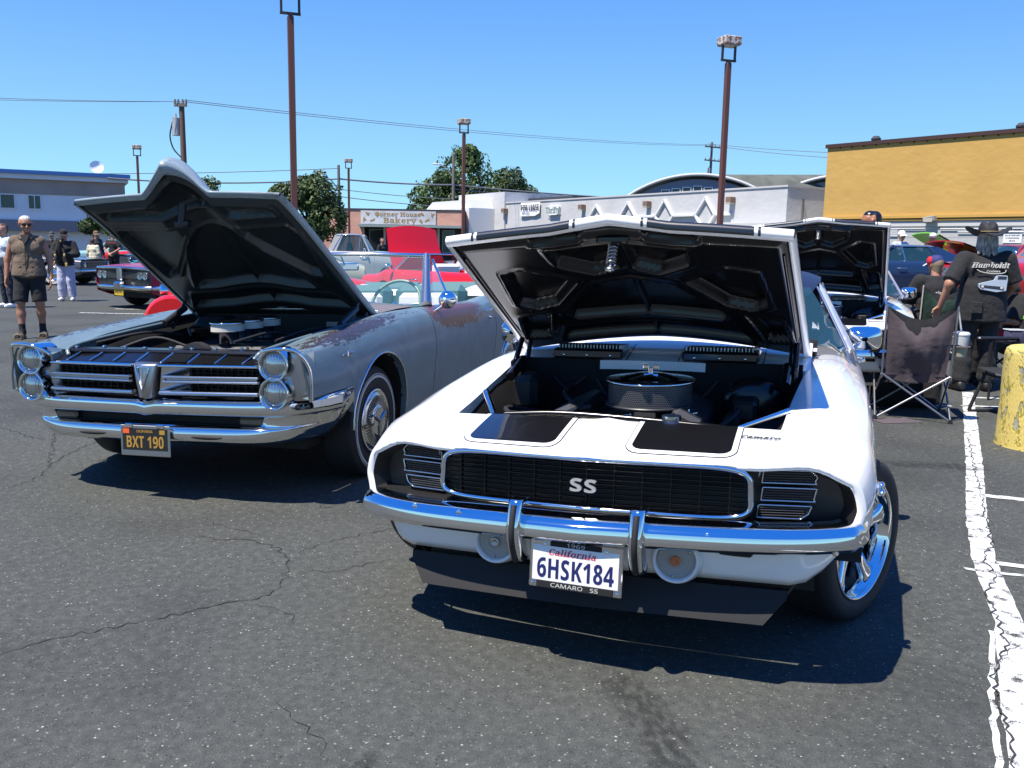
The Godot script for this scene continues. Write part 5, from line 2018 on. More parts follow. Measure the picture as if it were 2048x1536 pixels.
		hd.tube(PackedVector3Array([V(s * (h - 0.02), bv - 0.15, rb - 1.0), V(s * (h + 0.025), bv - 0.15, rb - 0.97), V(s * (h + 0.025), bv - 0.15, rb - 0.82), V(s * (h - 0.02), bv - 0.15, rb - 0.79)]), 0.012, 6)
		part(root, "door_handle", hd, chrome)
		var mr := MB.new(true)
		mr.tube(PackedVector3Array([V(s * (h - 0.08), bv, cw + 0.3), V(s * (h + 0.03), bv + 0.05, cw + 0.3)]), 0.015, 6)
		mr.ball(V(s * (h + 0.06), bv + 0.07, cw + 0.3), V(0.07, 0.06, 0.045), 12, 8)
		part(root, "door_mirror", mr, chrome)
	if not open:
		var rf := MB.new(true)
		rows = []
		for q in [[ra - 0.03, rv - 0.05, 0.98], [ra + 0.05, rv - 0.02, 1.0], [(ra + rb) / 2, rv, 1.0], [rb - 0.06, rv - 0.01, 1.0], [rb + 0.03, rv - 0.045, 0.98]]:
			var row := PackedVector3Array()
			for k in 13:
				var x := -1.0 + k / 6.0
				row.append(V(x * (ht + 0.012) * q[2], q[1] - 0.05 * pow(absf(x), 4.0), q[0]))
			rows.append(row)
		rf.grid(rows, true)
		part(root, "roof", rf, rp)
		var bw := MB.new(true)
		bw.grid([PackedVector3Array([V(-ht, rv - 0.05, rb), V(0, rv - 0.03, rb + 0.03), V(ht, rv - 0.05, rb)]), PackedVector3Array([V(-ht - 0.02, bv + 0.01, dw), V(0, bv + 0.02, dw + 0.05), V(ht + 0.02, bv + 0.01, dw)])], true)
		part(root, "rear_window", bw, gl)
	else:
		var rail := MB.new(true)
		rail.tube(PackedVector3Array([rows[4][0], rows[4][2], rows[4][4], rows[4][6], rows[4][8]]), 0.025, 6)
		part(root, "windshield_rail", rail, chrome)
		for s in [-1.0, 1.0]:
			part(root, "seat", _car_box(V(s * 0.38, bv - 0.1, rb - 0.55), V(0.6, 0.5, 0.16), 0.05), c.get("seat", mat("ivory_vinyl")))
	var cab := _car_box(V(0, low + 0.2, (cw + dw) / 2), V(W - 0.3, 0.06, dw - cw))
	cab.box(V(0, bv - 0.08, cw + 0.2), V(W - 0.4, 0.14, 0.25), 0.04)
	for s in [-1.0, 1.0]:
		if not open:
			cab.box(V(s * 0.36, bv - 0.10, ra + 0.5), V(0.5, 0.55, 0.14), 0.05)
			cab.box(V(s * 0.36, bv + 0.22, ra + 0.5), V(0.26, 0.16, 0.10), 0.04)
	part(root, "interior", cab, mat("black_matt"))
	for w in wheels:
		for s in [-1.0, 1.0]:
			plain_wheel(root, V(s * (h - 0.14), r, w), s, r, c.get("white", false), c.get("rim", chrome))
	part(root, "underbody", _car_box(V(0, low + 0.06, L / 2), V(W - 0.5, 0.14, L - 0.6)), mat("black_matt"))
	return root

func _car_box(c: Vector3, s: Vector3, bev := 0.0) -> MB:
	var m := MB.new(true)
	m.box(c, s, bev)
	return m

func plain_wheel(root: Node3D, at: Vector3, s: float, r: float, white: bool, rim: Material) -> void:
	var bs := Basis(V(0, 0, s), V(s, 0, 0), V(0, 1, 0))
	var c := Vector3.ZERO
	var ty := MB.new(true)
	ty.lathe([Vector2(r * 0.6, -0.09), Vector2(r * 0.9, -0.10), Vector2(r, -0.07), Vector2(r, 0.07), Vector2(r * 0.93, 0.10), Vector2(r * 0.65, 0.10), Vector2(r * 0.6, 0.085)], c, bs, 30)
	var wh := part(root, "wheel", ty, mat("rubber"))
	wh.position = Vector3(at.x, at.y, -at.z)
	if white:
		var ww := MB.new(true)
		ww.lathe([Vector2(r * 0.88, 0.1022), Vector2(r * 0.66, 0.1025)], c, bs, 30)
		part(wh, "whitewall", ww, mat("whitewall", Color(0.7, 0.69, 0.66), 0.6))
	var rm := MB.new(true)
	rm.lathe([Vector2(r * 0.62, 0.08), Vector2(r * 0.63, 0.10), Vector2(r * 0.57, 0.10), Vector2(r * 0.50, 0.06), Vector2(r * 0.3, 0.075), Vector2(r * 0.24, 0.10), Vector2(0, 0.11)], c, bs, 30)
	part(wh, "rim", rm, rim)

func build_cars() -> void:
	var maroon := paint("maroon_paint", Color(0.30, 0.004, 0.045), 0.35)
	var navy := paint("navy_paint", Color(0.008, 0.022, 0.062))
	var red := paint("red_paint", Color(0.62, 0.003, 0.003), 0.4)
	road_car("maroon_car", "maroon sixties car with split chrome grille, parked behind the walking man's path", "car", Vector3(-8.28, 0, -18.55), -33, {"L": 5.3, "W": 2.0, "hv": 0.90, "bv": 0.95, "lamps": [0.62, 0.80], "wide": true, "beak": true, "paint": maroon, "nose": mat("black_satin"), "r": 0.35})
	road_car("coupe", "navy blue hardtop coupe parked beyond the man in the cowboy hat", "car", Vector3(6.0, 0.34, -20.2), -90, {"L": 4.9, "W": 1.94, "hv": 0.84, "bv": 0.93, "rv": 1.30, "cw": 1.7, "ra": 2.3, "rb": 3.35, "dw": 4.05, "paint": navy})
	var hot := road_car("red_convertible", "bright red open convertible with its hood standing upright", "car", Vector3(-2.5, 0, -18.7), -140, {"L": 4.7, "W": 1.8, "hv": 0.85, "bv": 0.95, "cw": 0.92, "open": true, "hood": 76.0, "paint": red, "under": mat("black_satin"), "rb": 2.9, "rv": 1.30, "ra": 1.4})
	road_car("pickup", "old pale gray pickup truck parked before the pink shop", "truck", Vector3(-3.1, 0, -29.5), 96, {"L": 5.0, "W": 1.95, "hv": 1.12, "bv": 1.20, "rv": 1.78, "cw": 1.5, "ra": 1.85, "rb": 2.75, "dw": 2.95, "pickup": true, "r": 0.37, "low": 0.42, "tuck": 0.26, "paint": paint("pickup_gray", Color(0.42, 0.40, 0.38)), "rim": mat("chrome_dull")})
	road_car("cream_car", "cream round backed car just behind the blue convertible's hood", "car", Vector3(-7.8, 0, -21.6), -80, {"L": 4.1, "W": 1.65, "hv": 0.92, "bv": 0.98, "rv": 1.52, "cw": 1.3, "ra": 1.65, "rb": 2.6, "dw": 3.5, "paint": paint("cream_paint", Color(0.50, 0.43, 0.29))})
	road_car("pale_suv", "pale silver car with dark windshield behind the red upright hood", "car", Vector3(-2.15, 0, -26.5), -78, {"L": 4.8, "W": 1.9, "hv": 0.98, "bv": 1.05, "rv": 1.60, "paint": paint("silver_paint", Color(0.5, 0.5, 0.5)), "ra": 2.3, "rb": 4.0, "dw": 4.5})
	road_car("low_sedan", "low dark gray sedan with whitewall tyre behind the person with the dog", "car", Vector3(-13.5, 0, -28.6), 88, {"L": 5.4, "W": 2.0, "hv": 0.84, "bv": 0.90, "rv": 1.36, "white": true, "paint": paint("gunmetal_paint", Color(0.055, 0.055, 0.06)), "r": 0.36})
	road_car("white_roof_car", "seafoam car with white roof and red nose behind the standing group", "car", Vector3(-17.6, 0, -37.5), -60, {"L": 5.0, "W": 1.9, "hv": 0.92, "bv": 0.98, "rv": 1.5, "paint": paint("red_paint", Color.RED), "roof": mat("white_paint")})
	road_car("seafoam_car", "pale seafoam car beside the white roofed one", "car", Vector3(-20.0, 0, -39.0), -50, {"L": 5.0, "W": 1.9, "hv": 0.92, "bv": 0.98, "rv": 1.5, "paint": paint("seafoam_paint", Color(0.30, 0.50, 0.48))})
	road_car("dark_blue_car", "dark blue car parked right of the man in the printed black shirt", "car", Vector3(-14.9, 0, -33.5), -48, {"L": 5.2, "W": 2.0, "hv": 0.92, "bv": 1.0, "rv": 1.46, "paint": paint("midnight_paint", Color(0.012, 0.016, 0.035)), "glass": mats["clear_glass"]})
	road_car("teal_car", "teal car whose hood shows behind the maroon one", "car", Vector3(-10.3, 0, -24.8), -28, {"L": 4.6, "W": 1.8, "hv": 0.88, "bv": 0.90, "rv": 0.95, "open": true, "paint": paint("teal_paint", Color(0.02, 0.34, 0.33))})
	road_car("lime_car", "lime green car with its hood raised behind the navy coupe", "car", Vector3(11.55, 0.34, -25.4), -80, {"L": 4.6, "W": 1.85, "hv": 0.92, "bv": 1.0, "rv": 1.38, "hood": 30.0, "paint": paint("lime_paint", Color(0.22, 0.55, 0.02)), "under": mats["lime_paint"]})
	road_car("crimson_car", "crimson car with raised hood between the lime car and the cowboy hat", "car", Vector3(11.15, 0.34, -23.2), -70, {"L": 4.7, "W": 1.85, "hv": 0.92, "bv": 1.0, "rv": 1.40, "hood": 20.0, "paint": paint("crimson_paint", Color(0.32, 0.008, 0.016)), "under": mats["crimson_paint"]})
	road_car("cherry_truck", "cherry red car with upright windshield at the edge behind the seated woman", "car", Vector3(7.5, 0.22, -14.6), -84, {"L": 4.6, "W": 1.85, "hv": 1.10, "bv": 1.18, "rv": 1.80, "low": 0.4, "r": 0.38, "cw": 1.2, "ra": 1.75, "paint": paint("cherry_paint", Color(0.40, 0.008, 0.010)), "glass": mats["clear_glass"]})
	hot_rod()

func hot_rod() -> void:
	var red := paint("red_paint", Color.RED)
	var t := thing("hot_rod", "red hot rod with round cycle fender peeking past the blue fender", "car", Vector3(-5.04, 0, -11.88), -1.309)
	for s in [-1.0, 1.0]:
		var rows := []
		for k in 15:
			var a := lerpf(0.05, PI * 0.98, k / 14.0)
			var row := PackedVector3Array()
			for j in 9:
				var x := -1.0 + j / 4.0
				var rr := 0.345 - 0.04 * x * x
				row.append(V(s * 0.62 + x * 0.13, 0.40 + sin(a) * rr, 0.45 - cos(a) * rr))
			rows.append(row)
		var m := MB.new(true)
		m.grid(rows)
		for e in [0, 8]:
			var fan := []
			for row in rows:
				fan.append(PackedVector3Array([row[e], V(row[e].x, 0.40, 0.45)]))
			m.grid(fan, e == 8)
		part(t, "fender", m, red)
		var lm := MB.new(true)
		lm.lathe([Vector2(0.0, -0.10), Vector2(0.06, -0.08), Vector2(0.085, 0.0), Vector2(0.08, 0.01), Vector2(0, 0.02)], V(s * 0.36, 0.78, 0.30), Basis(V(1, 0, 0), V(0, 0, -1), V(0, 1, 0)), 18)
		part(t, "headlight", lm, mat("chrome"))
	for w in [0.45, 2.9]:
		for s in [-1.0, 1.0]:
			plain_wheel(t, V(s * 0.62, 0.30, w), s, 0.30, false, mat("chrome_worn"))
	var b := MB.new(true)
	var rows := []
	for q in [[0.35, 0.22, 0.50, 0.85], [0.9, 0.30, 0.45, 0.92], [1.4, 0.46, 0.40, 0.95], [2.6, 0.52, 0.40, 0.95], [3.1, 0.40, 0.45, 0.85]]:
		rows.append(PackedVector3Array([V(-q[1], q[2], q[0]), V(-q[1], q[3], q[0]), V(0, q[3] + 0.05, q[0]), V(q[1], q[3], q[0]), V(q[1], q[2], q[0])]))
	b.grid(rows, true)
	part(t, "body", b, red)
	part(t, "radiator_shell", _car_box(V(0, 0.70, 0.33), V(0.42, 0.5, 0.06), 0.03), mat("chrome"))
	var wsm := MB.new(true)
	wsm.face([V(-0.45, 0.98, 1.5), V(0.45, 0.98, 1.5), V(0.42, 1.18, 1.62), V(-0.42, 1.18, 1.62)])
	part(t, "windshield", wsm, mats["clear_glass"])

# ------------------------------------------------------------------ people
func field_mesh(bones: Array, cell: float, k: float, mb: MB, squash := 1.0) -> void:
	# bones: [a, b, ra, rb, flat end?]; the surface where the joined distance is zero, one vertex in each crossed cell
	var lo := Vector3.ONE * 1e9
	var hi := -lo
	for b in bones:
		var r: float = maxf(b[2], b[3])
		for e in 2:
			lo = lo.min(b[e] - Vector3.ONE * r)
			hi = hi.max(b[e] + Vector3.ONE * r)
	lo -= Vector3.ONE * cell * 2.0
	hi += Vector3.ONE * cell * 2.0
	var nx := int(ceil((hi.x - lo.x) / cell)) + 1
	var ny := int(ceil((hi.y - lo.y) / cell)) + 1
	var nz := int(ceil((hi.z - lo.z) / cell)) + 1
	var f := PackedFloat32Array()
	f.resize(nx * ny * nz)
	f.fill(1.0)
	var pad := k + cell * 1.8
	for b in bones:
		var a: Vector3 = b[0]
		var ba: Vector3 = b[1] - a
		var ra: float = b[2]
		var dr: float = b[3] - ra
		var l2 := maxf(ba.length_squared(), 1e-9)
		var flat: bool = b.size() > 4 and b[4]
		var dir := ba.normalized()
		var bl: Vector3 = (a - Vector3.ONE * ra).min(b[1] - Vector3.ONE * b[3]) - Vector3.ONE * pad
		var bh: Vector3 = (a + Vector3.ONE * ra).max(b[1] + Vector3.ONE * b[3]) + Vector3.ONE * pad
		var x0 := maxi(0, int((bl.x - lo.x) / cell))
		var x1 := mini(nx - 1, int((bh.x - lo.x) / cell) + 1)
		var y0 := maxi(0, int((bl.y - lo.y) / cell))
		var y1 := mini(ny - 1, int((bh.y - lo.y) / cell) + 1)
		var z0 := maxi(0, int((bl.z - lo.z) / cell))
		var z1 := mini(nz - 1, int((bh.z - lo.z) / cell) + 1)
		for z in range(z0, z1 + 1):
			for y in range(y0, y1 + 1):
				var p := Vector3(lo.x + x0 * cell, lo.y + y * cell, lo.z + z * cell) - a
				var i := (z * ny + y) * nx + x0
				for x in range(x0, x1 + 1):
					var h := clampf(p.dot(ba) / l2, 0.0, 1.0)
					var d := (p - ba * h).length() - ra - dr * h
					if flat:
						d = maxf(d, (p - ba).dot(dir))
					var o := f[i]
					var q := k - absf(o - d)
					f[i] = minf(o, d) - (q * q / (4.0 * k) if q > 0.0 else 0.0)
					p.x += cell
					i += 1
	var at := PackedInt32Array()
	at.resize(nx * ny * nz)
	at.fill(-1)
	var pos := PackedVector3Array()
	var sx := 1
	var sy := nx
	var sz := nx * ny
	for z in nz - 1:
		for y in ny - 1:
			var i := (z * ny + y) * nx
			for x in nx - 1:
				var v0 := f[i]
				if v0 > cell * 2.0 or v0 < -cell * 2.0:
					i += 1
					continue
				var c := [v0, f[i + sx], f[i + sy], f[i + sx + sy], f[i + sz], f[i + sx + sz], f[i + sy + sz], f[i + sx + sy + sz]]
				var m := 0
				for e in 8:
					if c[e] < 0.0:
						m += 1
				if m > 0 and m < 8:
					var s := Vector3.ZERO
					var n := 0
					for e in [[0, 1], [2, 3], [4, 5], [6, 7], [0, 2], [1, 3], [4, 6], [5, 7], [0, 4], [1, 5], [2, 6], [3, 7]]:
						var a: float = c[e[0]]
						var b: float = c[e[1]]
						if (a < 0.0) != (b < 0.0):
							var t := a / (a - b)
							var pa := Vector3(e[0] & 1, (e[0] >> 1) & 1, e[0] >> 2)
							var pb := Vector3(e[1] & 1, (e[1] >> 1) & 1, e[1] >> 2)
							s += pa.lerp(pb, t)
							n += 1
					at[i] = pos.size()
					pos.append(lo + (Vector3(x, y, z) + s / n) * cell)
				i += 1
	var acc := PackedVector3Array()
	acc.resize(pos.size())
	var base := mb.v.size()
	for z in range(1, nz - 1):
		for y in range(1, ny - 1):
			var i := (z * ny + y) * nx + 1
			for x in range(1, nx - 1):
				var ins := f[i] < 0.0
				for ax in 3:
					var st: int = [sx, sy, sz][ax]
					if (f[i + st] < 0.0) == ins:
						continue
					var u: int = [sy, sz, sx][ax]
					var w: int = [sz, sx, sy][ax]
					var q := [at[i], at[i - u], at[i - u - w], at[i - w]]
					if q.min() < 0:
						continue
					if not ins:
						q = [q[0], q[3], q[2], q[1]]
					var nn := (pos[q[1]] - pos[q[0]]).cross(pos[q[2]] - pos[q[0]]) + (pos[q[2]] - pos[q[0]]).cross(pos[q[3]] - pos[q[0]])
					for e in q:
						acc[e] += nn
					mb.ix.append_array([base + q[0], base + q[1], base + q[2], base + q[0], base + q[2], base + q[3]])
				i += 1
	for i in pos.size():
		mb.put(pos[i], acc[i].normalized(), Vector2.ZERO)

func joints(o: Dictionary) -> Dictionary:
	var j := {
		"pelvis": Vector3(0, 0.95, 0), "waist": Vector3(0, 1.08, 0.0), "chest": Vector3(0, 1.28, 0.0), "neck": Vector3(0, 1.46, -0.015), "head": Vector3(0, 1.625, 0.015),
		"hip1": Vector3(0.09, 0.92, 0), "knee1": Vector3(0.105, 0.50, 0.02), "ankle1": Vector3(0.115, 0.09, -0.02), "toe1": Vector3(0.14, 0.035, 0.13),
		"hip2": Vector3(-0.09, 0.92, 0), "knee2": Vector3(-0.105, 0.50, 0.02), "ankle2": Vector3(-0.115, 0.09, -0.02), "toe2": Vector3(-0.14, 0.035, 0.13),
		"sh1": Vector3(0.185, 1.40, -0.01), "el1": Vector3(0.255, 1.13, -0.02), "wr1": Vector3(0.27, 0.89, 0.05),
		"sh2": Vector3(-0.185, 1.40, -0.01), "el2": Vector3(-0.255, 1.13, -0.02), "wr2": Vector3(-0.27, 0.89, 0.05)}
	for k in o:
		j[k] = o[k]
	return j

func torso_bones(j: Dictionary, g: float, fat: float) -> Array:
	var c: Vector3 = j["chest"]
	var w: Vector3 = j["waist"]
	var up: Vector3 = (j["neck"] - j["pelvis"]).normalized()
	var side: Vector3 = (j["sh1"] - j["sh2"]).normalized()
	return [[j["sh1"] - side * 0.03 - up * 0.015, j["sh2"] + side * 0.03 - up * 0.015, 0.062 + g, 0.062 + g], [c + side * 0.075, c - side * 0.075, 0.105 + g + fat * 0.2, 0.105 + g + fat * 0.2], [w + side * 0.055, w - side * 0.055, 0.10 + g + fat, 0.10 + g + fat], [j["pelvis"] + side * 0.06, j["pelvis"] - side * 0.06, 0.11 + g + fat * 0.6, 0.11 + g + fat * 0.6], [c, w, 0.11 + g + fat * 0.5, 0.105 + g + fat * 0.8]]

func limb(j: Dictionary, a: String, b: String, ra: float, rb: float, f := 1.0, flat := false) -> Array:
	return [j[a], j[a].lerp(j[b], f), ra, lerpf(ra, rb, f), flat]

func hand_bones(wr: Vector3, dir: Vector3, nrm: Vector3, thumb: float, curl: float, sc: float) -> Array:
	# palm, four unequal bent fingers and a thumb off the palm's side
	var side := dir.cross(nrm).normalized() * thumb
	var o := []
	for k in 4:
		var off := side * (0.030 - 0.020 * k) * sc
		var kn := wr + dir * (0.092 - 0.004 * absf(k - 1)) * sc + off
		o.append([wr + off * 0.6 + dir * 0.015 * sc, kn, 0.014 * sc, 0.0115 * sc])
		var p := kn
		var a := curl * 0.5
		var ln := [0.042, 0.046, 0.043, 0.034][k] as float
		for s in 3:
			var d := dir * cos(a) + nrm * sin(a)
			var q := p + d * ln * (1.0 - s * 0.22) * sc
			o.append([p, q, (0.0098 - s * 0.0008) * sc, (0.0092 - s * 0.001) * sc])
			p = q
			a += curl
	var t0 := wr + side * 0.026 * sc + dir * 0.025 * sc
	var t1 := t0 + (side * 0.8 + dir * 0.7 + nrm * 0.25).normalized() * 0.042 * sc
	var t2 := t1 + (side * 0.25 + dir * 0.9 + nrm * 0.4).normalized() * 0.034 * sc
	o.append([t0, t1, 0.0135 * sc, 0.0115 * sc])
	o.append([t1, t2, 0.0112 * sc, 0.0092 * sc])
	return o

func person(label: String, at: Vector3, yaw: float, height: float, c: Dictionary) -> Node3D:
	var t := thing("person", label, "person", at, deg_to_rad(yaw))
	var sc := height / 1.75
	var j := joints(c.get("pose", {}))
	var cell: float = c.get("cell", 0.03)
	var fat: float = c.get("fat", 0.0)
	var skin: Material = c.get("skin", mat("skin", Color(0.42, 0.22, 0.15), 0.5))
	var near: bool = cell < 0.02
	var b := torso_bones(j, 0.0, fat)
	b.append(limb(j, "neck", "head", 0.058, 0.055))
	for s in ["1", "2"]:
		b.append(limb(j, "sh" + s, "el" + s, 0.052 + fat * 0.15, 0.040 + fat * 0.1))
		b.append(limb(j, "el" + s, "wr" + s, 0.041 + fat * 0.1, 0.028))
		b.append(limb(j, "hip" + s, "knee" + s, 0.085 + fat * 0.15, 0.056))
		b.append([j["knee" + s], j["knee" + s].lerp(j["ankle" + s], 0.35) + Vector3(0, 0, -0.015), 0.054, 0.056])
		b.append([j["knee" + s].lerp(j["ankle" + s], 0.35) + Vector3(0, 0, -0.015), j["ankle" + s], 0.055, 0.036])
		b.append(limb(j, "ankle" + s, "toe" + s, 0.040, 0.03))
	var face: Vector3 = c.get("face", Vector3(0, 0, 1)).normalized()
	var fs := Vector3.UP.cross(face).normalized()
	var fu := face.cross(fs)
	var H: Vector3 = j["head"]
	var hb := [[H + fu * 0.03 - face * 0.02, H + fu * 0.03 + face * 0.015, 0.086, 0.078], [H - fu * 0.03 + face * 0.025, H - fu * 0.075 + face * 0.045, 0.062, 0.045], [H, H - fu * 0.02 + face * 0.02, 0.078, 0.068]]
	if not near:
		b.append_array(hb)
		for s in ["1", "2"]:
			var d: Vector3 = (j["wr" + s] - j["el" + s]).normalized()
			b.append([j["wr" + s], j["wr" + s] + d * 0.09, 0.03, 0.026])
			if cell < 0.028:
				b.append([j["wr" + s] + d * 0.09, j["wr" + s] + d * 0.16, 0.024, 0.014])
	var m := MB.new()
	field_mesh(b, cell, 0.035, m)
	if near:
		hb.append_array([[H + face * 0.085 - fu * 0.005, H + face * 0.108 - fu * 0.030, 0.010, 0.015], [H + face * 0.088 - fu * 0.062 - fs * 0.018, H + face * 0.088 - fu * 0.062 + fs * 0.018, 0.008, 0.008], [H + face * 0.082 - fu * 0.094, H + face * 0.084 - fu * 0.094, 0.018, 0.018], [H + face * 0.076 + fu * 0.024 - fs * 0.035, H + face * 0.076 + fu * 0.024 + fs * 0.035, 0.014, 0.014]])
		for s in [-1.0, 1.0]:
			hb.append([H + fs * s * 0.078 - fu * 0.02, H + fs * s * 0.082 + fu * 0.02, 0.012, 0.016])
			hb.append([H + face * 0.07 + fs * s * 0.04 - fu * 0.028, H + face * 0.06 + fs * s * 0.045 - fu * 0.04, 0.022, 0.02])
		hb.append(limb(j, "head", "neck", 0.052, 0.056))
		field_mesh(hb, 0.006, 0.014, m)
		for s in ["1", "2"]:
			var d: Vector3 = (j["wr" + s] - j["el" + s]).normalized()
			var hn: Vector3 = c.get("palm" + s, Vector3(-1 if s == "1" else 1, 0, 0.25)).normalized()
			hn = (hn - d * hn.dot(d)).normalized()
			var fb := hand_bones(j["wr" + s], c.get("dir" + s, d), hn, c.get("thumb" + s, 1.0 if s == "1" else -1.0), c.get("curl", 0.35), 1.0)
			fb.append([j["el" + s].lerp(j["wr" + s], 0.8), j["wr" + s] + d * 0.02, 0.030, 0.026])
			field_mesh(fb, 0.005, 0.008, m)
	var body := part(t, "body", m, skin)
	if near:
		for s in [-1.0, 1.0]:
			var e := MB.new()
			e.ball(H + face * 0.083 + fs * s * 0.032 + fu * 0.003, Vector3(0.013, 0.010, 0.010), 12, 8)
			part(body, "eye", e, mat("eye_white", Color(0.6, 0.58, 0.55), 0.2))
	# clothes
	for g in c.get("wear", []):
		var gm := MB.new()
		var gb := []
		var gr: float = g.get("grow", 0.014)
		match g.kind:
			"top":
				gb = torso_bones(j, gr, fat)
				if g.get("hem", 0.0) > 0.0:
					for q in 2:
						gb.append([j["pelvis"] + Vector3(0.055 - 0.11 * q, 0, 0), j["pelvis"] + Vector3(0.06 - 0.12 * q, -g.hem, 0), 0.125 + gr + fat * 0.7, 0.13 + gr + fat * 0.7, true])
				gb.append([j["neck"] - Vector3(0, 0.06, 0), j["neck"] + Vector3(0, 0.012 + g.get("collar", 0.0), 0), 0.075, 0.062, true])
				for s in ["1", "2"]:
					var sl: float = g.get("sleeve", 0.6)
					if sl > 0.0:
						gb.append(limb(j, "sh" + s, "el" + s, 0.060 + gr + fat * 0.2, 0.046 + gr * 1.6 + fat * 0.2, minf(sl, 1.0), sl <= 1.0))
					if sl > 1.0:
						gb.append(limb(j, "el" + s, "wr" + s, 0.046 + gr * 1.3, 0.036 + gr, 0.97, true))
			"bottom":
				gb = [[j["hip1"], j["hip2"], 0.115 + gr + fat * 0.5, 0.115 + gr + fat * 0.5], [j["pelvis"] + Vector3(0.05, 0.05, 0), j["pelvis"] + Vector3(-0.05, 0.05, 0), 0.115 + gr + fat * 0.6, 0.115 + gr + fat * 0.6]]
				var ln: float = g.get("len", 2.0)
				var wd: float = g.get("wide", 0.0)
				for s in ["1", "2"]:
					gb.append(limb(j, "hip" + s, "knee" + s, 0.092 + gr + fat * 0.2, 0.062 + gr + wd, minf(ln, 1.0), ln <= 1.0))
					if ln > 1.0:
						var e: Vector3 = j["knee" + s].lerp(j["ankle" + s], ln - 1.0)
						var mid: Vector3 = j["knee" + s].lerp(j["ankle" + s], 0.45)
						gb.append([j["knee" + s], mid, 0.062 + gr + wd, 0.058 + gr + wd])
						gb.append([mid, e, 0.058 + gr + wd, 0.048 + gr + wd, true])
						if g.get("folds", false):
							for q in 5:
								var y: float = 0.45 + q * 0.11
								var z: Vector3 = j["knee" + s].lerp(j["ankle" + s], y)
								gb.append([z + Vector3(-0.02, 0.004 * (q % 2), 0.01), z + Vector3(0.02, 0.012 - 0.02 * (q % 2), 0.01), 0.047 + gr + wd, 0.047 + gr + wd])
			"shoe":
				for s in ["1", "2"]:
					gb.append([j["ankle" + s] + Vector3(0, -0.03, -0.015), j["toe" + s] + Vector3(0, 0.012, 0), 0.052, 0.042])
					gb.append([j["ankle" + s] + Vector3(0, -0.04, -0.03), j["ankle" + s] + Vector3(0, 0.02, 0), 0.045, 0.048])
			"sock":
				for s in ["1", "2"]:
					gb.append([j["ankle" + s] + Vector3(0, -0.02, 0.0), j["ankle" + s].lerp(j["knee" + s], 0.32), 0.043, 0.047, true])
					gb.append(limb(j, "ankle" + s, "toe" + s, 0.044, 0.036))
			"hair":
				gb = [[H + fu * 0.042 - face * 0.03, H + fu * 0.056 + face * 0.012, 0.085, 0.070], [H - face * 0.035, H - fu * g.get("down", 0.05) - face * 0.03, 0.08, 0.062]]
				if g.get("long", 0.0) > 0.0:
					for q in 7:
						var a := (q - 3) * 0.42
						var side := -face * cos(a) + fs * sin(a)
						gb.append([H + side * 0.075 - fu * 0.01, H + side * (0.10 + 0.01 * (q % 3)) - fu * (g.long - 0.03 * absf(q - 3) + 0.02 * (q % 2)), 0.032, 0.016])
			"cap":
				gb = [[H + fu * 0.05 - face * 0.02, H + fu * 0.055 + face * 0.012, 0.092, 0.086]]
		var go: MeshInstance3D
		field_mesh(gb, cell if g.kind in ["top", "bottom"] else minf(cell, 0.012 if near else 0.022), {"bottom": 0.02, "hair": 0.02}.get(g.kind, 0.03), gm)
		if g.kind == "shoe" and g.get("sandal", false):
			gm = MB.new()
			for s in ["1", "2"]:
				var a: Vector3 = j["ankle" + s] + Vector3(0, -0.075, -0.05)
				var e: Vector3 = j["toe" + s] + Vector3(0, -0.025, 0.045)
				gm.tube(PackedVector3Array([a, a.lerp(e, 0.5), e]), [0.045, 0.042, 0.048], 12, true, 0.35)
				for q in [0.35, 0.6, 0.85]:
					var cc: Vector3 = a.lerp(e, q) + Vector3(0, 0.03 + 0.03 * (1.0 - q), 0)
					gm.tube(cat([cc + Vector3(-0.052, -0.03, 0), cc + Vector3(-0.03, 0.022, 0), cc + Vector3(0.03, 0.022, 0), cc + Vector3(0.052, -0.03, 0)], 4), 0.014, 6)
		go = part(t, g.name, gm, g.mat)
		if g.kind == "cap" and g.get("brim", true):
			var bm := MB.new()
			var fc: Vector3 = face * (-1.0 if g.get("back", false) else 1.0)
			var rows := []
			for q in 4:
				var row := PackedVector3Array()
				for k in 9:
					var a := (k - 4) * 0.26
					row.append(H + fu * (0.045 - 0.014 * q) + (fc * cos(a) + fs * sin(a)) * (0.094 + 0.022 * q) - fu * 0.02 * pow(k / 4.0 - 1.0, 2.0))
				rows.append(row)
			bm.grid(rows)
			part(go, "brim", bm, g.get("brim_mat", g.mat))
	t.scale = Vector3.ONE * sc
	return t

func hair_mat(key: String, c: Color) -> StandardMaterial3D:
	if mats.has(key):
		return mats[key]
	var m := mat(key, c, 0.6)
	var im := noise_img(0.06, 3, 128, FastNoiseLite.TYPE_SIMPLEX_SMOOTH, 4)
	grain(m, 1.0, im.duplicate(), [0.25, c * 0.25, 0.5, c * 0.8, 0.75, c * 1.5], false)
	m.uv1_scale = Vector3(9, 1.2, 9)
	return bump(m, im, 1.5)

func cloth(key: String, c: Color) -> StandardMaterial3D:
	if mats.has(key):
		return mats[key]
	var m := mat(key, c, 0.9)
	m.rim_enabled = true
	m.rim = 0.25
	m.uv1_triplanar = true
	m.uv1_scale = Vector3.ONE * 2.2
	var im := noise_img(0.035, key.hash() % 1000, 128, FastNoiseLite.TYPE_SIMPLEX_SMOOTH, 4)
	im.convert(Image.FORMAT_L8)
	m.heightmap_enabled = true
	m.heightmap_texture = ImageTexture.create_from_image(im)
	m.heightmap_scale = 0.9
	return m

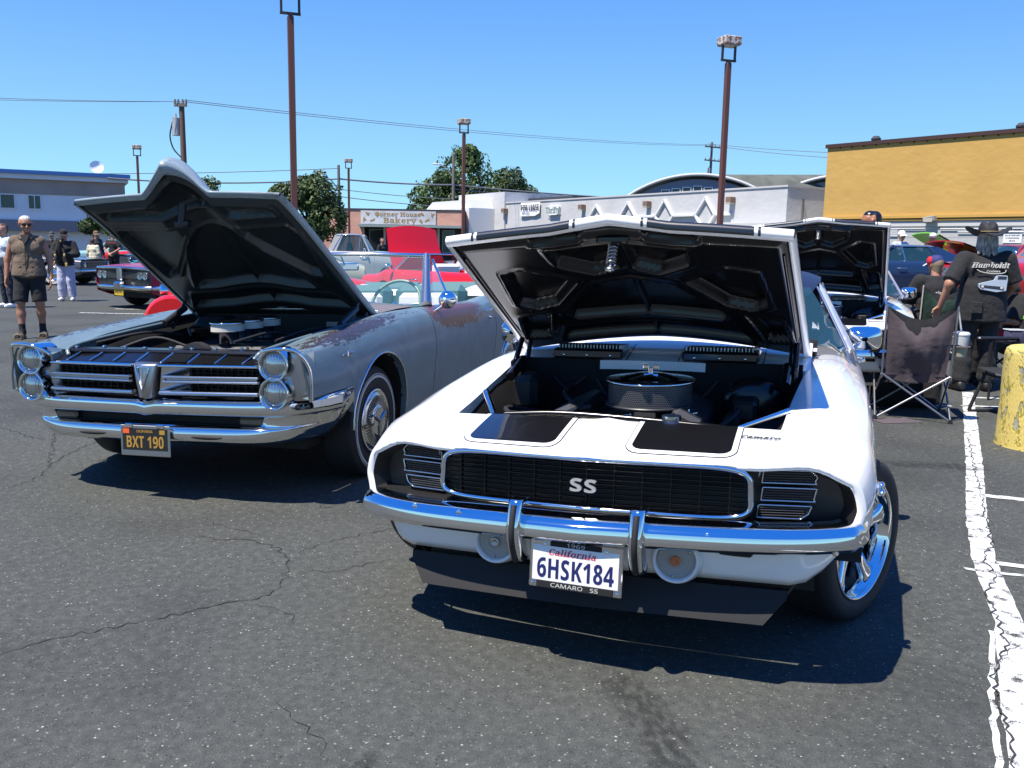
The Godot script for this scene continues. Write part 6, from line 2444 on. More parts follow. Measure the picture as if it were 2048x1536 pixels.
func build_people() -> void:
	var black := cloth("black_cotton", Color(0.013, 0.013, 0.014))
	var white_hair := hair_mat("white_hair", Color(0.62, 0.59, 0.50))
	var brown_hair := mat("brown_hair", Color(0.06, 0.035, 0.022), 0.6)
	var tan_skin := mat("tan_skin", Color(0.36, 0.17, 0.10), 0.5)
	# the man in the brown vest
	var vest := cloth("vest_brown", Color(0.135, 0.098, 0.066))
	var v := person("white haired man in brown vest, black shorts and sunglasses", Vector3(-7.0, 0, -12.72), 16.0, 1.76, {"cell": 0.013, "skin": tan_skin, "fat": 0.022, "face": Vector3(0.35, -0.12, 1),
		"pose": {"el1": Vector3(0.275, 1.13, -0.03), "wr1": Vector3(0.285, 0.88, 0.03), "el2": Vector3(-0.275, 1.13, -0.03), "wr2": Vector3(-0.29, 0.88, 0.02), "knee1": Vector3(0.125, 0.50, 0.05), "ankle1": Vector3(0.12, 0.09, -0.06), "toe1": Vector3(0.15, 0.035, 0.09), "knee2": Vector3(-0.125, 0.50, 0.07), "ankle2": Vector3(-0.12, 0.09, 0.08), "toe2": Vector3(-0.15, 0.035, 0.23)},
		"wear": [{"kind": "top", "name": "vest", "mat": vest, "sleeve": 0.0, "grow": 0.026, "hem": 0.06, "collar": 0.015}, {"kind": "bottom", "name": "shorts", "mat": black, "len": 0.93, "wide": 0.022, "grow": 0.012}, {"kind": "sock", "name": "socks", "mat": black}, {"kind": "shoe", "name": "sandals", "mat": cloth("sandal_tan", Color(0.17, 0.13, 0.075)), "sandal": true}, {"kind": "hair", "name": "hair", "mat": white_hair, "down": 0.03}]})
	var tee := MB.new()
	tee.prism(PackedVector2Array([Vector2(-0.055, 1.50), Vector2(0.055, 1.50), Vector2(0.035, 1.41), Vector2(0.0, 1.34), Vector2(-0.035, 1.41)]), Transform3D(Basis(Vector3(1, 0, 0), -0.5), Vector3(0, 0.165, 0.825)), 0.05)
	part(v, "undershirt", tee, black)
	var zip := MB.new()
	zip.tube(PackedVector3Array([Vector3(0, 1.34, 0.155), Vector3(0, 1.20, 0.165), Vector3(0, 1.05, 0.165), Vector3(0, 0.9, 0.16)]), 0.006, 6)
	part(v, "zip", zip, mat("zip_dark", Color(0.05, 0.04, 0.03), 0.4))
	for s in [-1.0, 1.0]:
		var cl := MB.new()
		cl.box(Vector3(s * 0.06, 1.46, 0.075), Vector3(0.075, 0.085, 0.012), 0.004, Basis(Vector3(0, 1, 0), s * 0.5) * Basis(Vector3(0, 0, 1), s * 0.55) * Basis(Vector3(1, 0, 0), -0.5))
		part(v, "collar_flap", cl, vest)
		var pk := MB.new()
		pk.tube(PackedVector3Array([Vector3(s * 0.07, 1.04, 0.158), Vector3(s * 0.14, 1.0, 0.128)]), 0.007, 6)
		part(v, "pocket_welt", pk, vest)
	shades(v, Vector3(0, 1.625, 0.015), Vector3(0.35, -0.12, 1).normalized())
	# people on the left of the lot
	person("person in pale blue shirt and dark jeans behind the man in the vest", Vector3(-10.55, 0, -18.3), -30.0, 1.74, {"cell": 0.024, "wear": [{"kind": "top", "name": "shirt", "mat": cloth("pale_cotton", Color(0.45, 0.52, 0.60)), "sleeve": 0.7}, {"kind": "bottom", "name": "jeans", "mat": cloth("denim_dark", Color(0.022, 0.028, 0.042))}, {"kind": "shoe", "name": "shoes", "mat": mat("white_flat")}, {"kind": "hair", "name": "hair", "mat": brown_hair}]})
	var hold := {"el1": Vector3(0.27, 1.16, 0.05), "wr1": Vector3(0.06, 1.10, 0.24), "el2": Vector3(-0.27, 1.16, 0.05), "wr2": Vector3(-0.05, 1.13, 0.25)}
	person("person in black jacket, pale sweatpants and cap holding a small dog", Vector3(-10.5, 0, -20.65), 12.0, 1.66, {"cell": 0.02, "skin": mat("skin"), "pose": hold, "face": Vector3(0.1, -0.25, 1), "wear": [{"kind": "top", "name": "jacket", "mat": black, "sleeve": 2.0, "grow": 0.03, "hem": 0.08}, {"kind": "bottom", "name": "sweatpants", "mat": cloth("pale_fleece", Color(0.46, 0.46, 0.56)), "wide": 0.028, "len": 1.96}, {"kind": "shoe", "name": "shoes", "mat": mat("white_flat")}, {"kind": "hair", "name": "hair", "mat": brown_hair, "down": 0.08}, {"kind": "cap", "name": "cap", "mat": black}]})
	var dog := thing("dog", "small black and tan dog held against a black jacket", "dog", Vector3(-10.45, 1.02, -20.35), 0.4)
	var dm := MB.new()
	field_mesh([[Vector3(-0.04, 0.02, 0), Vector3(0.0, 0.30, 0.02), 0.085, 0.075], [Vector3(0.0, 0.30, 0.02), Vector3(0.01, 0.40, 0.04), 0.06, 0.062], [Vector3(0.01, 0.40, 0.05), Vector3(0.03, 0.375, 0.14), 0.045, 0.026], [Vector3(-0.05, 0.43, 0.02), Vector3(-0.075, 0.39, 0.03), 0.022, 0.014], [Vector3(0.06, 0.44, 0.02), Vector3(0.085, 0.40, 0.03), 0.022, 0.014], [Vector3(-0.07, 0.22, 0.05), Vector3(-0.10, 0.06, 0.12), 0.03, 0.022], [Vector3(0.06, 0.22, 0.05), Vector3(0.09, 0.07, 0.12), 0.03, 0.022], [Vector3(-0.09, 0.0, 0.03), Vector3(-0.13, -0.13, 0.10), 0.045, 0.024], [Vector3(0.06, 0.0, 0.03), Vector3(0.12, -0.16, 0.09), 0.045, 0.024], [Vector3(-0.03, -0.04, -0.06), Vector3(-0.10, -0.12, -0.08), 0.02, 0.012]], 0.014, 0.02, dm)
	part(dog, "body", dm, cloth("dog_black", Color(0.014, 0.012, 0.011)))
	var tn := MB.new()
	field_mesh([[Vector3(-0.10, 0.06, 0.125), Vector3(-0.10, 0.03, 0.13), 0.026, 0.024], [Vector3(0.09, 0.07, 0.125), Vector3(0.09, 0.04, 0.13), 0.026, 0.024], [Vector3(-0.13, -0.11, 0.10), Vector3(-0.14, -0.16, 0.11), 0.03, 0.026], [Vector3(0.115, -0.14, 0.09), Vector3(0.125, -0.20, 0.10), 0.03, 0.026], [Vector3(0.025, 0.37, 0.13), Vector3(0.03, 0.37, 0.15), 0.026, 0.02]], 0.012, 0.01, tn)
	part(dog, "tan_markings", tn, cloth("dog_tan", Color(0.42, 0.30, 0.10)))
	person("person with dark cap standing behind the dog's holder", Vector3(-15.3, 0, -29.3), 30.0, 1.68, {"cell": 0.03, "wear": [{"kind": "top", "name": "shirt", "mat": black, "sleeve": 2.0}, {"kind": "bottom", "name": "trousers", "mat": black}, {"kind": "shoe", "name": "shoes", "mat": black}, {"kind": "cap", "name": "cap", "mat": mat("cap_gray", Color(0.05, 0.05, 0.055), 0.8)}]})
	person("short person in cream shirt and blue jeans seen from behind", Vector3(-14.75, 0, -31.0), 170.0, 1.50, {"cell": 0.026, "fat": 0.02, "wear": [{"kind": "top", "name": "shirt", "mat": cloth("cream_cotton", Color(0.58, 0.53, 0.38)), "sleeve": 2.0, "hem": 0.1}, {"kind": "bottom", "name": "jeans", "mat": cloth("denim_blue", Color(0.035, 0.06, 0.12))}, {"kind": "shoe", "name": "shoes", "mat": mat("cap_gray")}, {"kind": "hair", "name": "hair", "mat": brown_hair, "down": 0.07}]})
	person("man in dark jacket and brown cap talking in the group", Vector3(-15.2, 0, -32.2), 70.0, 1.76, {"cell": 0.026, "wear": [{"kind": "top", "name": "jacket", "mat": cloth("dark_olive", Color(0.03, 0.032, 0.028)), "sleeve": 2.0}, {"kind": "bottom", "name": "trousers", "mat": cloth("khaki", Color(0.12, 0.11, 0.08))}, {"kind": "shoe", "name": "shoes", "mat": black}, {"kind": "cap", "name": "cap", "mat": mat("cap_brown", Color(0.14, 0.09, 0.05), 0.8)}]})
	var clasp := {"el1": Vector3(0.27, 1.15, -0.08), "wr1": Vector3(0.05, 0.98, -0.20), "el2": Vector3(-0.27, 1.15, -0.08), "wr2": Vector3(-0.04, 1.0, -0.20)}
	var bt := person("man in printed black shirt and gray cap, hands clasped behind his back", Vector3(-14.05, 0, -31.0), 175.0, 1.72, {"cell": 0.024, "pose": clasp, "skin": tan_skin, "wear": [{"kind": "top", "name": "shirt", "mat": black, "sleeve": 0.75}, {"kind": "bottom", "name": "trousers", "mat": black}, {"kind": "shoe", "name": "shoes", "mat": black}, {"kind": "cap", "name": "cap", "mat": mat("cap_light", Color(0.3, 0.3, 0.3), 0.8)}]})
	lettering(bt, "back_print", "CRUISE NIGHT", font_bold, 0.035, Transform3D(Basis(Vector3(0, 1, 0), PI), Vector3(0, 1.37, -0.135)), mat("print_red", Color(0.4, 0.05, 0.04), 0.7), 0.01)
	for q in [[-5.45, -36.5, 60.0, "dark dressed visitor left of the pink shop's red sign"], [-4.9, -36.0, -40.0, "dark dressed visitor nearest the red upright hood"]]:
		person(q[3], Vector3(q[0], 0, q[1]), q[2], 1.72, {"cell": 0.034, "wear": [{"kind": "top", "name": "jacket", "mat": black, "sleeve": 2.0}, {"kind": "bottom", "name": "trousers", "mat": cloth("denim_dark", Color.BLACK)}, {"kind": "shoe", "name": "shoes", "mat": black}, {"kind": "hair", "name": "hair", "mat": brown_hair}]})
	# the man in the cowboy hat, seen from behind
	var pose := {"pelvis": Vector3(0, 0.95, 0), "sh1": Vector3(0.205, 1.39, 0.0), "sh2": Vector3(-0.205, 1.40, 0.0), "el1": Vector3(0.35, 1.14, -0.10), "wr1": Vector3(0.40, 0.90, 0.0), "el2": Vector3(-0.30, 1.14, 0.02), "wr2": Vector3(-0.26, 0.95, 0.20), "ankle1": Vector3(0.14, 0.09, -0.03), "toe1": Vector3(0.20, 0.035, 0.11), "knee1": Vector3(0.12, 0.50, 0.0), "ankle2": Vector3(-0.13, 0.09, 0.03), "toe2": Vector3(-0.17, 0.035, 0.18), "head": Vector3(0, 1.615, 0.02)}
	var cw := person("man in black cowboy hat and printed black shirt, seen from behind", Vector3(4.90, 0, -9.2), 168.0, 1.74, {"cell": 0.013, "fat": 0.055, "skin": tan_skin, "pose": pose, "palm1": Vector3(-0.3, 0, -1), "curl": 0.55,
		"wear": [{"kind": "top", "name": "shirt", "mat": black, "sleeve": 0.92, "grow": 0.02, "hem": 0.20}, {"kind": "bottom", "name": "jeans", "mat": cloth("black_denim", Color(0.018, 0.019, 0.020)), "wide": 0.006, "len": 1.98, "folds": true}, {"kind": "shoe", "name": "boots", "mat": mat("black_satin")}, {"kind": "hair", "name": "hair", "mat": hair_mat("gray_hair", Color(0.30, 0.28, 0.24)), "long": 0.20, "down": 0.08}]})
	cowboy_hat(cw, Vector3(0, 1.668, 0.01))
	var back := Basis(Vector3(0, 1, 0), PI)
	var ink := mat("print_ivory", Color(0.55, 0.53, 0.48), 0.8)
	var it := back * Basis(Vector3(1, 0, 0), Vector3(0.28, 1, 0), Vector3(0, 0, 1))
	lettering(cw, "back_print", "Humboldt", font_serif, 0.052, Transform3D(it.rotated(Vector3(0, 0, 1), 0.0), Vector3(-0.015, 1.335, -0.142)), ink, 0.02, 0.95)
	lettering(cw, "back_print", "Cruisers", font_serif, 0.022, Transform3D(it, Vector3(-0.04, 1.275, -0.150)), ink, 0.02)
	var sw := MB.new()
	sw.tube(cat([Vector3(0.12, 1.29, -0.165), Vector3(0.07, 1.265, -0.172), Vector3(-0.04, 1.25, -0.175), Vector3(-0.14, 1.262, -0.165), Vector3(-0.16, 1.29, -0.155)], 5), 0.004, 5)
	part(cw, "back_print", sw, ink)
	var bodyp := PackedVector2Array([Vector2(-0.14, 0.0), Vector2(-0.145, 0.035), Vector2(-0.10, 0.05), Vector2(0.0, 0.075), Vector2(0.02, 0.12), Vector2(0.06, 0.128), Vector2(0.12, 0.125), Vector2(0.125, 0.08), Vector2(0.12, -0.03), Vector2(0.03, -0.045), Vector2(-0.12, -0.02)])
	var pm := MB.new()
	var pf := Transform3D(back, Vector3(-0.045, 1.11, -0.196))
	pm.prism(bodyp, pf, 0.03)
	var print_ := part(cw, "car_print", pm, mat("print_pale_blue", Color(0.38, 0.44, 0.52), 0.8))
	var dk := MB.new()
	dk.prism(PackedVector2Array([Vector2(-0.13, 0.0), Vector2(-0.13, 0.025), Vector2(0.09, 0.01), Vector2(0.10, -0.025)]), pf * Transform3D(Basis(), Vector3(0, 0, 0.002)), 0.006)
	dk.prism(PackedVector2Array([Vector2(0.03, 0.085), Vector2(0.035, 0.118), Vector2(0.115, 0.115), Vector2(0.112, 0.085)]), pf * Transform3D(Basis(), Vector3(0, 0, 0.002)), 0.006)
	part(print_, "dark_ink", dk, mat("sign_black", Color(0.03, 0.03, 0.04), 0.5))
	for x in [-0.105, 0.075]:
		var lm := MB.new()
		lm.ball(pf * Vector3(x, 0.006 if x < 0 else -0.004, 0.004), Vector3(0.014, 0.014, 0.003), 12, 6)
		part(print_, "lamp_ink", lm, ink)
	var tag_ := MB.new()
	tag_.box(Vector3(0.10, 0.90, -0.205), Vector3(0.11, 0.12, 0.02), 0.006)
	part(cw, "back_pocket", tag_, mats["black_denim"])
	# seated people
	var sit := {"pelvis": Vector3(0, 0.50, 0), "waist": Vector3(0, 0.64, 0.0), "chest": Vector3(0, 0.84, -0.03), "neck": Vector3(0, 1.02, -0.04), "head": Vector3(0, 1.18, 0.0), "hip1": Vector3(0.10, 0.48, 0.02), "knee1": Vector3(0.14, 0.50, 0.42), "ankle1": Vector3(0.14, 0.09, 0.42), "toe1": Vector3(0.15, 0.035, 0.56), "hip2": Vector3(-0.10, 0.48, 0.02), "knee2": Vector3(-0.14, 0.50, 0.42), "ankle2": Vector3(-0.14, 0.09, 0.42), "toe2": Vector3(-0.15, 0.035, 0.56), "sh1": Vector3(0.19, 0.96, -0.03), "el1": Vector3(0.28, 0.72, 0.05), "wr1": Vector3(0.20, 0.66, 0.28), "sh2": Vector3(-0.19, 0.96, -0.03), "el2": Vector3(-0.28, 0.72, 0.05), "wr2": Vector3(-0.20, 0.66, 0.28)}
	var st := person("seated man in black hoodie and red and blue cap, seen from behind", Vector3(5.72, 0.14, -12.0), 170.0, 1.70, {"cell": 0.019, "pose": sit, "fat": 0.03, "face": Vector3(0.5, 0, 1), "skin": tan_skin, "wear": [{"kind": "top", "name": "hoodie", "mat": black, "sleeve": 2.0, "grow": 0.03}, {"kind": "bottom", "name": "jeans", "mat": cloth("denim_dark", Color.BLACK)}, {"kind": "shoe", "name": "shoes", "mat": black}, {"kind": "hair", "name": "hair", "mat": mat("sandy_hair", Color(0.24, 0.17, 0.10), 0.7), "down": 0.09}, {"kind": "cap", "name": "cap", "mat": mat("cap_blue", Color(0.02, 0.03, 0.13), 0.8), "brim_mat": mat("white_flat")}]})
	var cp := MB.new()
	cp.ball(Vector3(0.075, 1.235, 0.005), Vector3(0.045, 0.065, 0.07), 14, 10)
	part(st, "cap_panel", cp, mat("cap_red", Color(0.5, 0.012, 0.02), 0.8))
	lettering(st, "back_print", "Racing", font_serif, 0.04, Transform3D(Basis(Vector3(0, 1, 0), PI), Vector3(0.0, 0.80, -0.205)), ink, 0.03)
	var lean := sit.duplicate()
	lean["el1"] = Vector3(0.20, 0.74, 0.20)
	lean["wr1"] = Vector3(0.05, 0.72, 0.42)
	lean["chest"] = Vector3(0, 0.84, 0.06)
	lean["neck"] = Vector3(0, 1.01, 0.12)
	lean["head"] = Vector3(0, 1.15, 0.20)
	lean["sh1"] = Vector3(0.18, 0.95, 0.10)
	lean["sh2"] = Vector3(-0.18, 0.95, 0.10)
	var w := person("seated woman in black top and dark straw hat at the frame's edge", Vector3(5.62, 0.0, -9.75), -80.0, 1.72, {"cell": 0.018, "pose": lean, "fat": 0.05, "face": Vector3(0, -0.4, 1), "wear": [{"kind": "top", "name": "top", "mat": black, "sleeve": 1.0, "grow": 0.03}, {"kind": "bottom", "name": "trousers", "mat": black}, {"kind": "shoe", "name": "shoes", "mat": black}, {"kind": "hair", "name": "hair", "mat": mat("sandy_hair"), "down": 0.1, "long": 0.16}]})
	var hm := MB.new()
	hm.lathe([Vector2(0.0, 0.11), Vector2(0.06, 0.105), Vector2(0.09, 0.06), Vector2(0.096, 0.0), Vector2(0.14, -0.012), Vector2(0.185, -0.03)], Vector3(0, 1.20, 0.20), Basis(Vector3(1, 0, 0), 0.35), 28)
	part(w, "straw_hat", hm, cloth("dark_straw", Color(0.03, 0.028, 0.025)))
	var rs := MB.new()
	field_mesh([[Vector3(0.0, 0.60, 0.30), Vector3(0.05, 0.66, 0.46), 0.08, 0.05], [Vector3(0.1, 0.56, 0.2), Vector3(0.1, 0.56, 0.4), 0.07, 0.06]], 0.015, 0.03, rs)
	part(w, "red_wrap", rs, cloth("red_cloth", Color(0.5, 0.01, 0.015)))
	# heads beyond the second white car and the coupe
	person("dark haired tall man in profile just above the second raised hood", Vector3(4.25, 0.0, -10.6), -95.0, 1.93, {"cell": 0.018, "skin": mat("bronze_skin", Color(0.30, 0.12, 0.06), 0.45), "wear": [{"kind": "top", "name": "shirt", "mat": black, "sleeve": 0.8}, {"kind": "bottom", "name": "trousers", "mat": black}, {"kind": "shoe", "name": "shoes", "mat": black}, {"kind": "hair", "name": "hair", "mat": mat("black_hair", Color(0.008, 0.007, 0.007), 0.3), "down": 0.06}]})
	person("person in white cap beyond the navy coupe's roof", Vector3(11.4, 0.34, -24.2), -60.0, 1.66, {"cell": 0.026, "wear": [{"kind": "top", "name": "shirt", "mat": cloth("navy_cotton", Color(0.02, 0.025, 0.05)), "sleeve": 0.8}, {"kind": "bottom", "name": "trousers", "mat": black}, {"kind": "shoe", "name": "shoes", "mat": black}, {"kind": "cap", "name": "cap", "mat": mat("white_flat"), "brim_mat": mat("cap_gray")}]})
	person("pale capped person at the edge of the second raised hood", Vector3(9.75, 0.34, -22.4), 20.0, 1.66, {"cell": 0.028, "wear": [{"kind": "top", "name": "shirt", "mat": cloth("pale_cotton", Color.WHITE), "sleeve": 0.8}, {"kind": "bottom", "name": "trousers", "mat": black}, {"kind": "shoe", "name": "shoes", "mat": black}, {"kind": "cap", "name": "cap", "mat": mat("white_flat")}]})

func shades(p: Node3D, H: Vector3, face: Vector3) -> void:
	var fs := Vector3.UP.cross(face).normalized()
	var fu := face.cross(fs)
	var bs := Basis(fs, fu, face)
	var m := MB.new()
	for s in [-1.0, 1.0]:
		m.ball(H + face * 0.098 + fs * s * 0.034 + fu * 0.004, Vector3(0.029, 0.020, 0.006), 14, 8, bs)
	var g := part(p, "sunglasses", m, mat("black_gloss"))
	var fr := MB.new()
	for s in [-1.0, 1.0]:
		fr.tube(PackedVector3Array([H + face * 0.10 + fs * s * 0.008 + fu * 0.012, H + face * 0.098 + fs * s * 0.06 + fu * 0.014, H + face * 0.0 + fs * s * 0.088 + fu * 0.014]), 0.003, 5)
	part(g, "frame", fr, mat("black_satin"))

func cowboy_hat(p: Node3D, c: Vector3) -> void:
	var felt := mat("hat_felt", Color(0.014, 0.013, 0.013), 0.75)
	var rows := []
	for q in [[0.0, 0.118], [0.035, 0.118], [0.062, 0.112], [0.080, 0.09], [0.092, 0.045], [0.098, 0.0]]:
		var row := PackedVector3Array()
		for k in 41:
			var a := TAU * (k % 40) / 40.0
			var x: float = q[0] * cos(a)
			var z: float = q[0] * sin(a) * 1.18
			var y: float = q[1]
			var top := clampf((y - 0.05) / 0.06, 0, 1)
			y -= top * 0.030 * exp(-pow(x / 0.022, 2.0)) 
			y += top * 0.018 * clampf(z / 0.09, -1, 1)
			row.append(c + Vector3(x, y, z))
		rows.append(row)
	var m := MB.new()
	m.grid(rows, true)
	var hat := part(p, "cowboy_hat", m, felt)
	var br := []
	for q in 8:
		var f := q / 7.0
		var row := PackedVector3Array()
		for k in 61:
			var a := TAU * (k % 60) / 60.0
			var r := 0.097 + 0.130 * f
			var x := r * cos(a) * (1.0 - 0.05 * f)
			var z := r * sin(a) * (1.18 - 0.12 * f)
			var s := pow(absf(cos(a)), 1.5)
			row.append(c + Vector3(x, 0.066 * f * f * s - 0.034 * f * (1.0 - s), z))
		br.append(row)
	var bm := MB.new()
	bm.grid(br, true)
	var un := []
	for row in br:
		var r2 := PackedVector3Array()
		for v in row:
			r2.append(v - Vector3(0, 0.006, 0))
		un.append(r2)
	bm.grid(un)
	part(hat, "brim", bm, felt)
	var bd := MB.new()
	var ring := PackedVector3Array()
	for k in 41:
		var a := TAU * (k % 40) / 40.0
		ring.append(c + Vector3(0.099 * cos(a), 0.012, 0.117 * sin(a)))
	bd.tube(ring, 0.006, 6, false)
	part(hat, "hat_band", bd, mat("band_tan", Color(0.25, 0.18, 0.08), 0.6))

# ------------------------------------------------------------------ ground
func gy(x: float, d: float) -> float:
	# the lot rises a little behind the parked row
	return 0.34 * smoothstep(10.5, 18.0, d) * smoothstep(4.5, 8.5, x)

func ribbon(pts: Array, width: float, y: float, seed_: int, jag := 1.0) -> MB:
	var m := MB.new()
	var r := RandomNumberGenerator.new()
	r.seed = seed_
	var p := PackedVector3Array()
	for i in pts.size() - 1:
		var a := Vector3(pts[i].x, y, -pts[i].y)
		var b := Vector3(pts[i + 1].x, y, -pts[i + 1].y)
		var n := int(a.distance_to(b) / 0.035) + 2
		var s := (b - a).cross(Vector3.UP).normalized()
		for k in n:
			p.append(a.lerp(b, k / float(n)) + s * r.randf_range(-0.012, 0.012) * jag)
	p.append(Vector3(pts[pts.size() - 1].x, y, -pts[pts.size() - 1].y))
	var l := PackedVector3Array()
	var q := PackedVector3Array()
	for i in p.size():
		var t := (p[mini(i + 1, p.size() - 1)] - p[maxi(i - 1, 0)]).normalized()
		var s := t.cross(Vector3.UP)
		var w := width * r.randf_range(0.35, 1.3) * minf(1.0, 0.25 + minf(i, p.size() - 1 - i) * 0.12)
		l.append(p[i] - s * w * 0.5)
		q.append(p[i] + s * w * 0.5)
	m.grid([l, q])
	return m

func build_ground() -> void:
	var size := 1024
	var r := RandomNumberGenerator.new()
	r.seed = 5
	var base := noise_img(0.03, 3, size, FastNoiseLite.TYPE_SIMPLEX_SMOOTH, 5)
	base.convert(Image.FORMAT_L8)
	var px := base.get_data()
	for i in px.size():
		px[i] = clampi(92 + (px[i] - 128) / 4 + r.randi_range(-40, 40), 0, 255)
	for k in 15000:
		var x := r.randi_range(0, size - 1)
		var y := r.randi_range(0, size - 1)
		var s := 1 + int(pow(r.randf(), 3.2) * 4.6)
		var val := (r.randi_range(118, 180) if r.randf() < 0.82 else r.randi_range(180, 250)) if r.randf() < 0.68 else r.randi_range(18, 50)
		for a in s:
			for b in s:
				if s > 2 and (a == 0 or a == s - 1) and (b == 0 or b == s - 1):
					continue
				px[((y + b) % size) * size + (x + a) % size] = val
	var img := Image.create_from_data(size, size, false, Image.FORMAT_L8, px)
	var as_m := mat("asphalt", Color.WHITE, 0.88)
	bump(as_m, img.duplicate(), 0.35)
	as_m.metallic_specular = 0.35
	grain(as_m, 1.7, img, [0.0, Color(0.018, 0.019, 0.018), 0.28, Color(0.054, 0.058, 0.053), 0.52, Color(0.092, 0.096, 0.086), 1.0, Color(0.42, 0.41, 0.36)])
	as_m.detail_enabled = true
	as_m.detail_blend_mode = BaseMaterial3D.BLEND_MODE_MUL
	as_m.detail_uv_layer = BaseMaterial3D.DETAIL_UV_2
	as_m.uv2_triplanar = true
	as_m.uv2_world_triplanar = true
	as_m.uv2_scale = Vector3.ONE / 11.0
	as_m.detail_albedo = tex_from(noise_img(0.012, 9, 512), [0.0, Color(0.62, 0.62, 0.63), 0.45, Color(0.92, 0.92, 0.92), 1.0, Color(1, 1, 0.98)])
	var rows := []
	for d in [-60.0, -5.0, 0.0, 4.0, 8.0, 10.5, 11.5, 12.5, 13.5, 14.5, 15.5, 16.5, 18.0, 25.0, 40.0, 80.0, 200.0, 900.0]:
		var row := PackedVector3Array()
		for x in [-700.0, -80.0, -20.0, 0.0, 4.5, 5.0, 5.5, 6.0, 6.5, 7.0, 7.5, 8.0, 8.5, 20.0, 80.0, 700.0]:
			row.append(Vector3(x, gy(x, d), -d))
		rows.append(row)
	var g := MB.new()
	g.grid(rows)
	var gr := struct("ground", g, as_m)
	var crack := mat("crack", Color(0.030, 0.030, 0.029), 0.95)
	var lists := [
		[0.016, [Vector2(-1.56, 4.14), Vector2(-1.43, 4.09), Vector2(-1.23, 4.07), Vector2(-1.1, 3.98), Vector2(-1.01, 3.85), Vector2(-0.96, 3.58), Vector2(-0.98, 3.41), Vector2(-1.15, 3.31), Vector2(-1.32, 3.18), Vector2(-1.47, 3.08), Vector2(-1.64, 2.99), Vector2(-1.79, 2.85)]],
		[0.012, [Vector2(-0.49, 4.39), Vector2(-0.74, 4.19), Vector2(-0.91, 4.03), Vector2(-1.03, 3.89)]],
		[0.018, [Vector2(-2.93, 4.82), Vector2(-2.85, 5.09), Vector2(-2.95, 5.45), Vector2(-2.99, 5.79), Vector2(-2.97, 6.18), Vector2(-2.95, 6.54)]],
		[0.018, [Vector2(-1.22, 4.92), Vector2(-1.03, 4.78), Vector2(-1.04, 4.61), Vector2(-0.92, 4.71)]],
		[0.022, [Vector2(-6.83, 11.82), Vector2(-4.94, 8.86), Vector2(-3.46, 6.5), Vector2(-2.92, 5.39)]],
		[0.008, [Vector2(-0.75, 2.58), Vector2(-0.63, 2.46), Vector2(-0.54, 2.36), Vector2(-0.5, 2.23)]],
		[0.010, [Vector2(-2.42, 4.7), Vector2(-2.28, 4.65), Vector2(-2.2, 4.71)]],
		[0.010, [Vector2(-1.61, 4.38), Vector2(-1.38, 4.23), Vector2(-1.15, 4.13)]],
		[0.014, [Vector2(-4.0, 6.64), Vector2(-3.5, 6.23), Vector2(-3.18, 6.09)]],
		[0.010, [Vector2(-0.94, 3.66), Vector2(-0.76, 3.70), Vector2(-0.62, 3.80), Vector2(-0.5, 3.84)]],
		[0.008, [Vector2(-1.02, 3.33), Vector2(-0.86, 3.24), Vector2(-0.8, 3.1)]],
		[0.03, [Vector2(-14.0, 17.0), Vector2(-8.0, 16.0), Vector2(-5.0, 17.5)]],
		[0.03, [Vector2(-5.2, 19.5), Vector2(-7.5, 14.2), Vector2(-6.0, 10.4)]]]
	for i in lists.size():
		part(gr, "crack", ribbon(lists[i][1], lists[i][0] * 0.42, 0.003, 40 + i, 1.6), crack)
	# worn white paint of the parking bays
	var pimg := noise_img(0.02, 17, 512, FastNoiseLite.TYPE_SIMPLEX_SMOOTH, 6)
	var pm := mat("road_paint", Color.WHITE, 0.7)
	pimg.convert(Image.FORMAT_L8)
	var pd := pimg.get_data()
	var rgba := PackedByteArray()
	rgba.resize(512 * 512 * 4)
	for i in pd.size():
		var v := pd[i] + r.randi_range(-42, 42)
		var w := clampi(198 + r.randi_range(-14, 14) - (30 if v < 96 else 0), 0, 255)
		rgba[i * 4] = w
		rgba[i * 4 + 1] = w
		rgba[i * 4 + 2] = clampi(w - 4, 0, 255)
		rgba[i * 4 + 3] = 0 if v < 62 else 255
	pm.albedo_texture = ImageTexture.create_from_image(Image.create_from_data(512, 512, false, Image.FORMAT_RGBA8, rgba))
	pm.transparency = BaseMaterial3D.TRANSPARENCY_ALPHA_SCISSOR
	pm.alpha_scissor_threshold = 0.5
	pm.uv1_triplanar = true
	pm.uv1_world_triplanar = true
	pm.uv1_scale = Vector3.ONE / 0.9
	var main := [Vector2(4.80, 9.1), Vector2(4.1, 7.7), Vector2(3.43, 6.35), Vector2(3.0, 5.5), Vector2(2.64, 4.8), Vector2(2.26, 4.0), Vector2(1.96, 3.24), Vector2(1.66, 2.66), Vector2(1.44, 2.2), Vector2(1.0, 1.2)]
	var lines := [[0.105, main], [0.02, [Vector2(1.86, 3.18), Vector2(1.55, 2.6), Vector2(1.33, 2.15)]], [0.075, [Vector2(2.83, 5.1), Vector2(3.6, 4.82), Vector2(5.0, 4.3)]], [0.055, [Vector2(2.28, 3.93), Vector2(2.9, 3.68), Vector2(4.0, 3.25)]], [0.03, [Vector2(2.10, 3.85), Vector2(2.6, 3.68), Vector2(4.0, 3.12)]], [0.07, [Vector2(2.9, 8.24), Vector2(4.2, 8.24)]], [0.07, [Vector2(4.3, 8.25), Vector2(5.6, 8.15)]], [0.07, [Vector2(4.6, 8.75), Vector2(6.0, 8.7)]], [0.10, [Vector2(-8.6, 17.33), Vector2(-5.0, 17.2)]], [0.10, [Vector2(-8.4, 18.47), Vector2(-4.6, 18.3)]]]
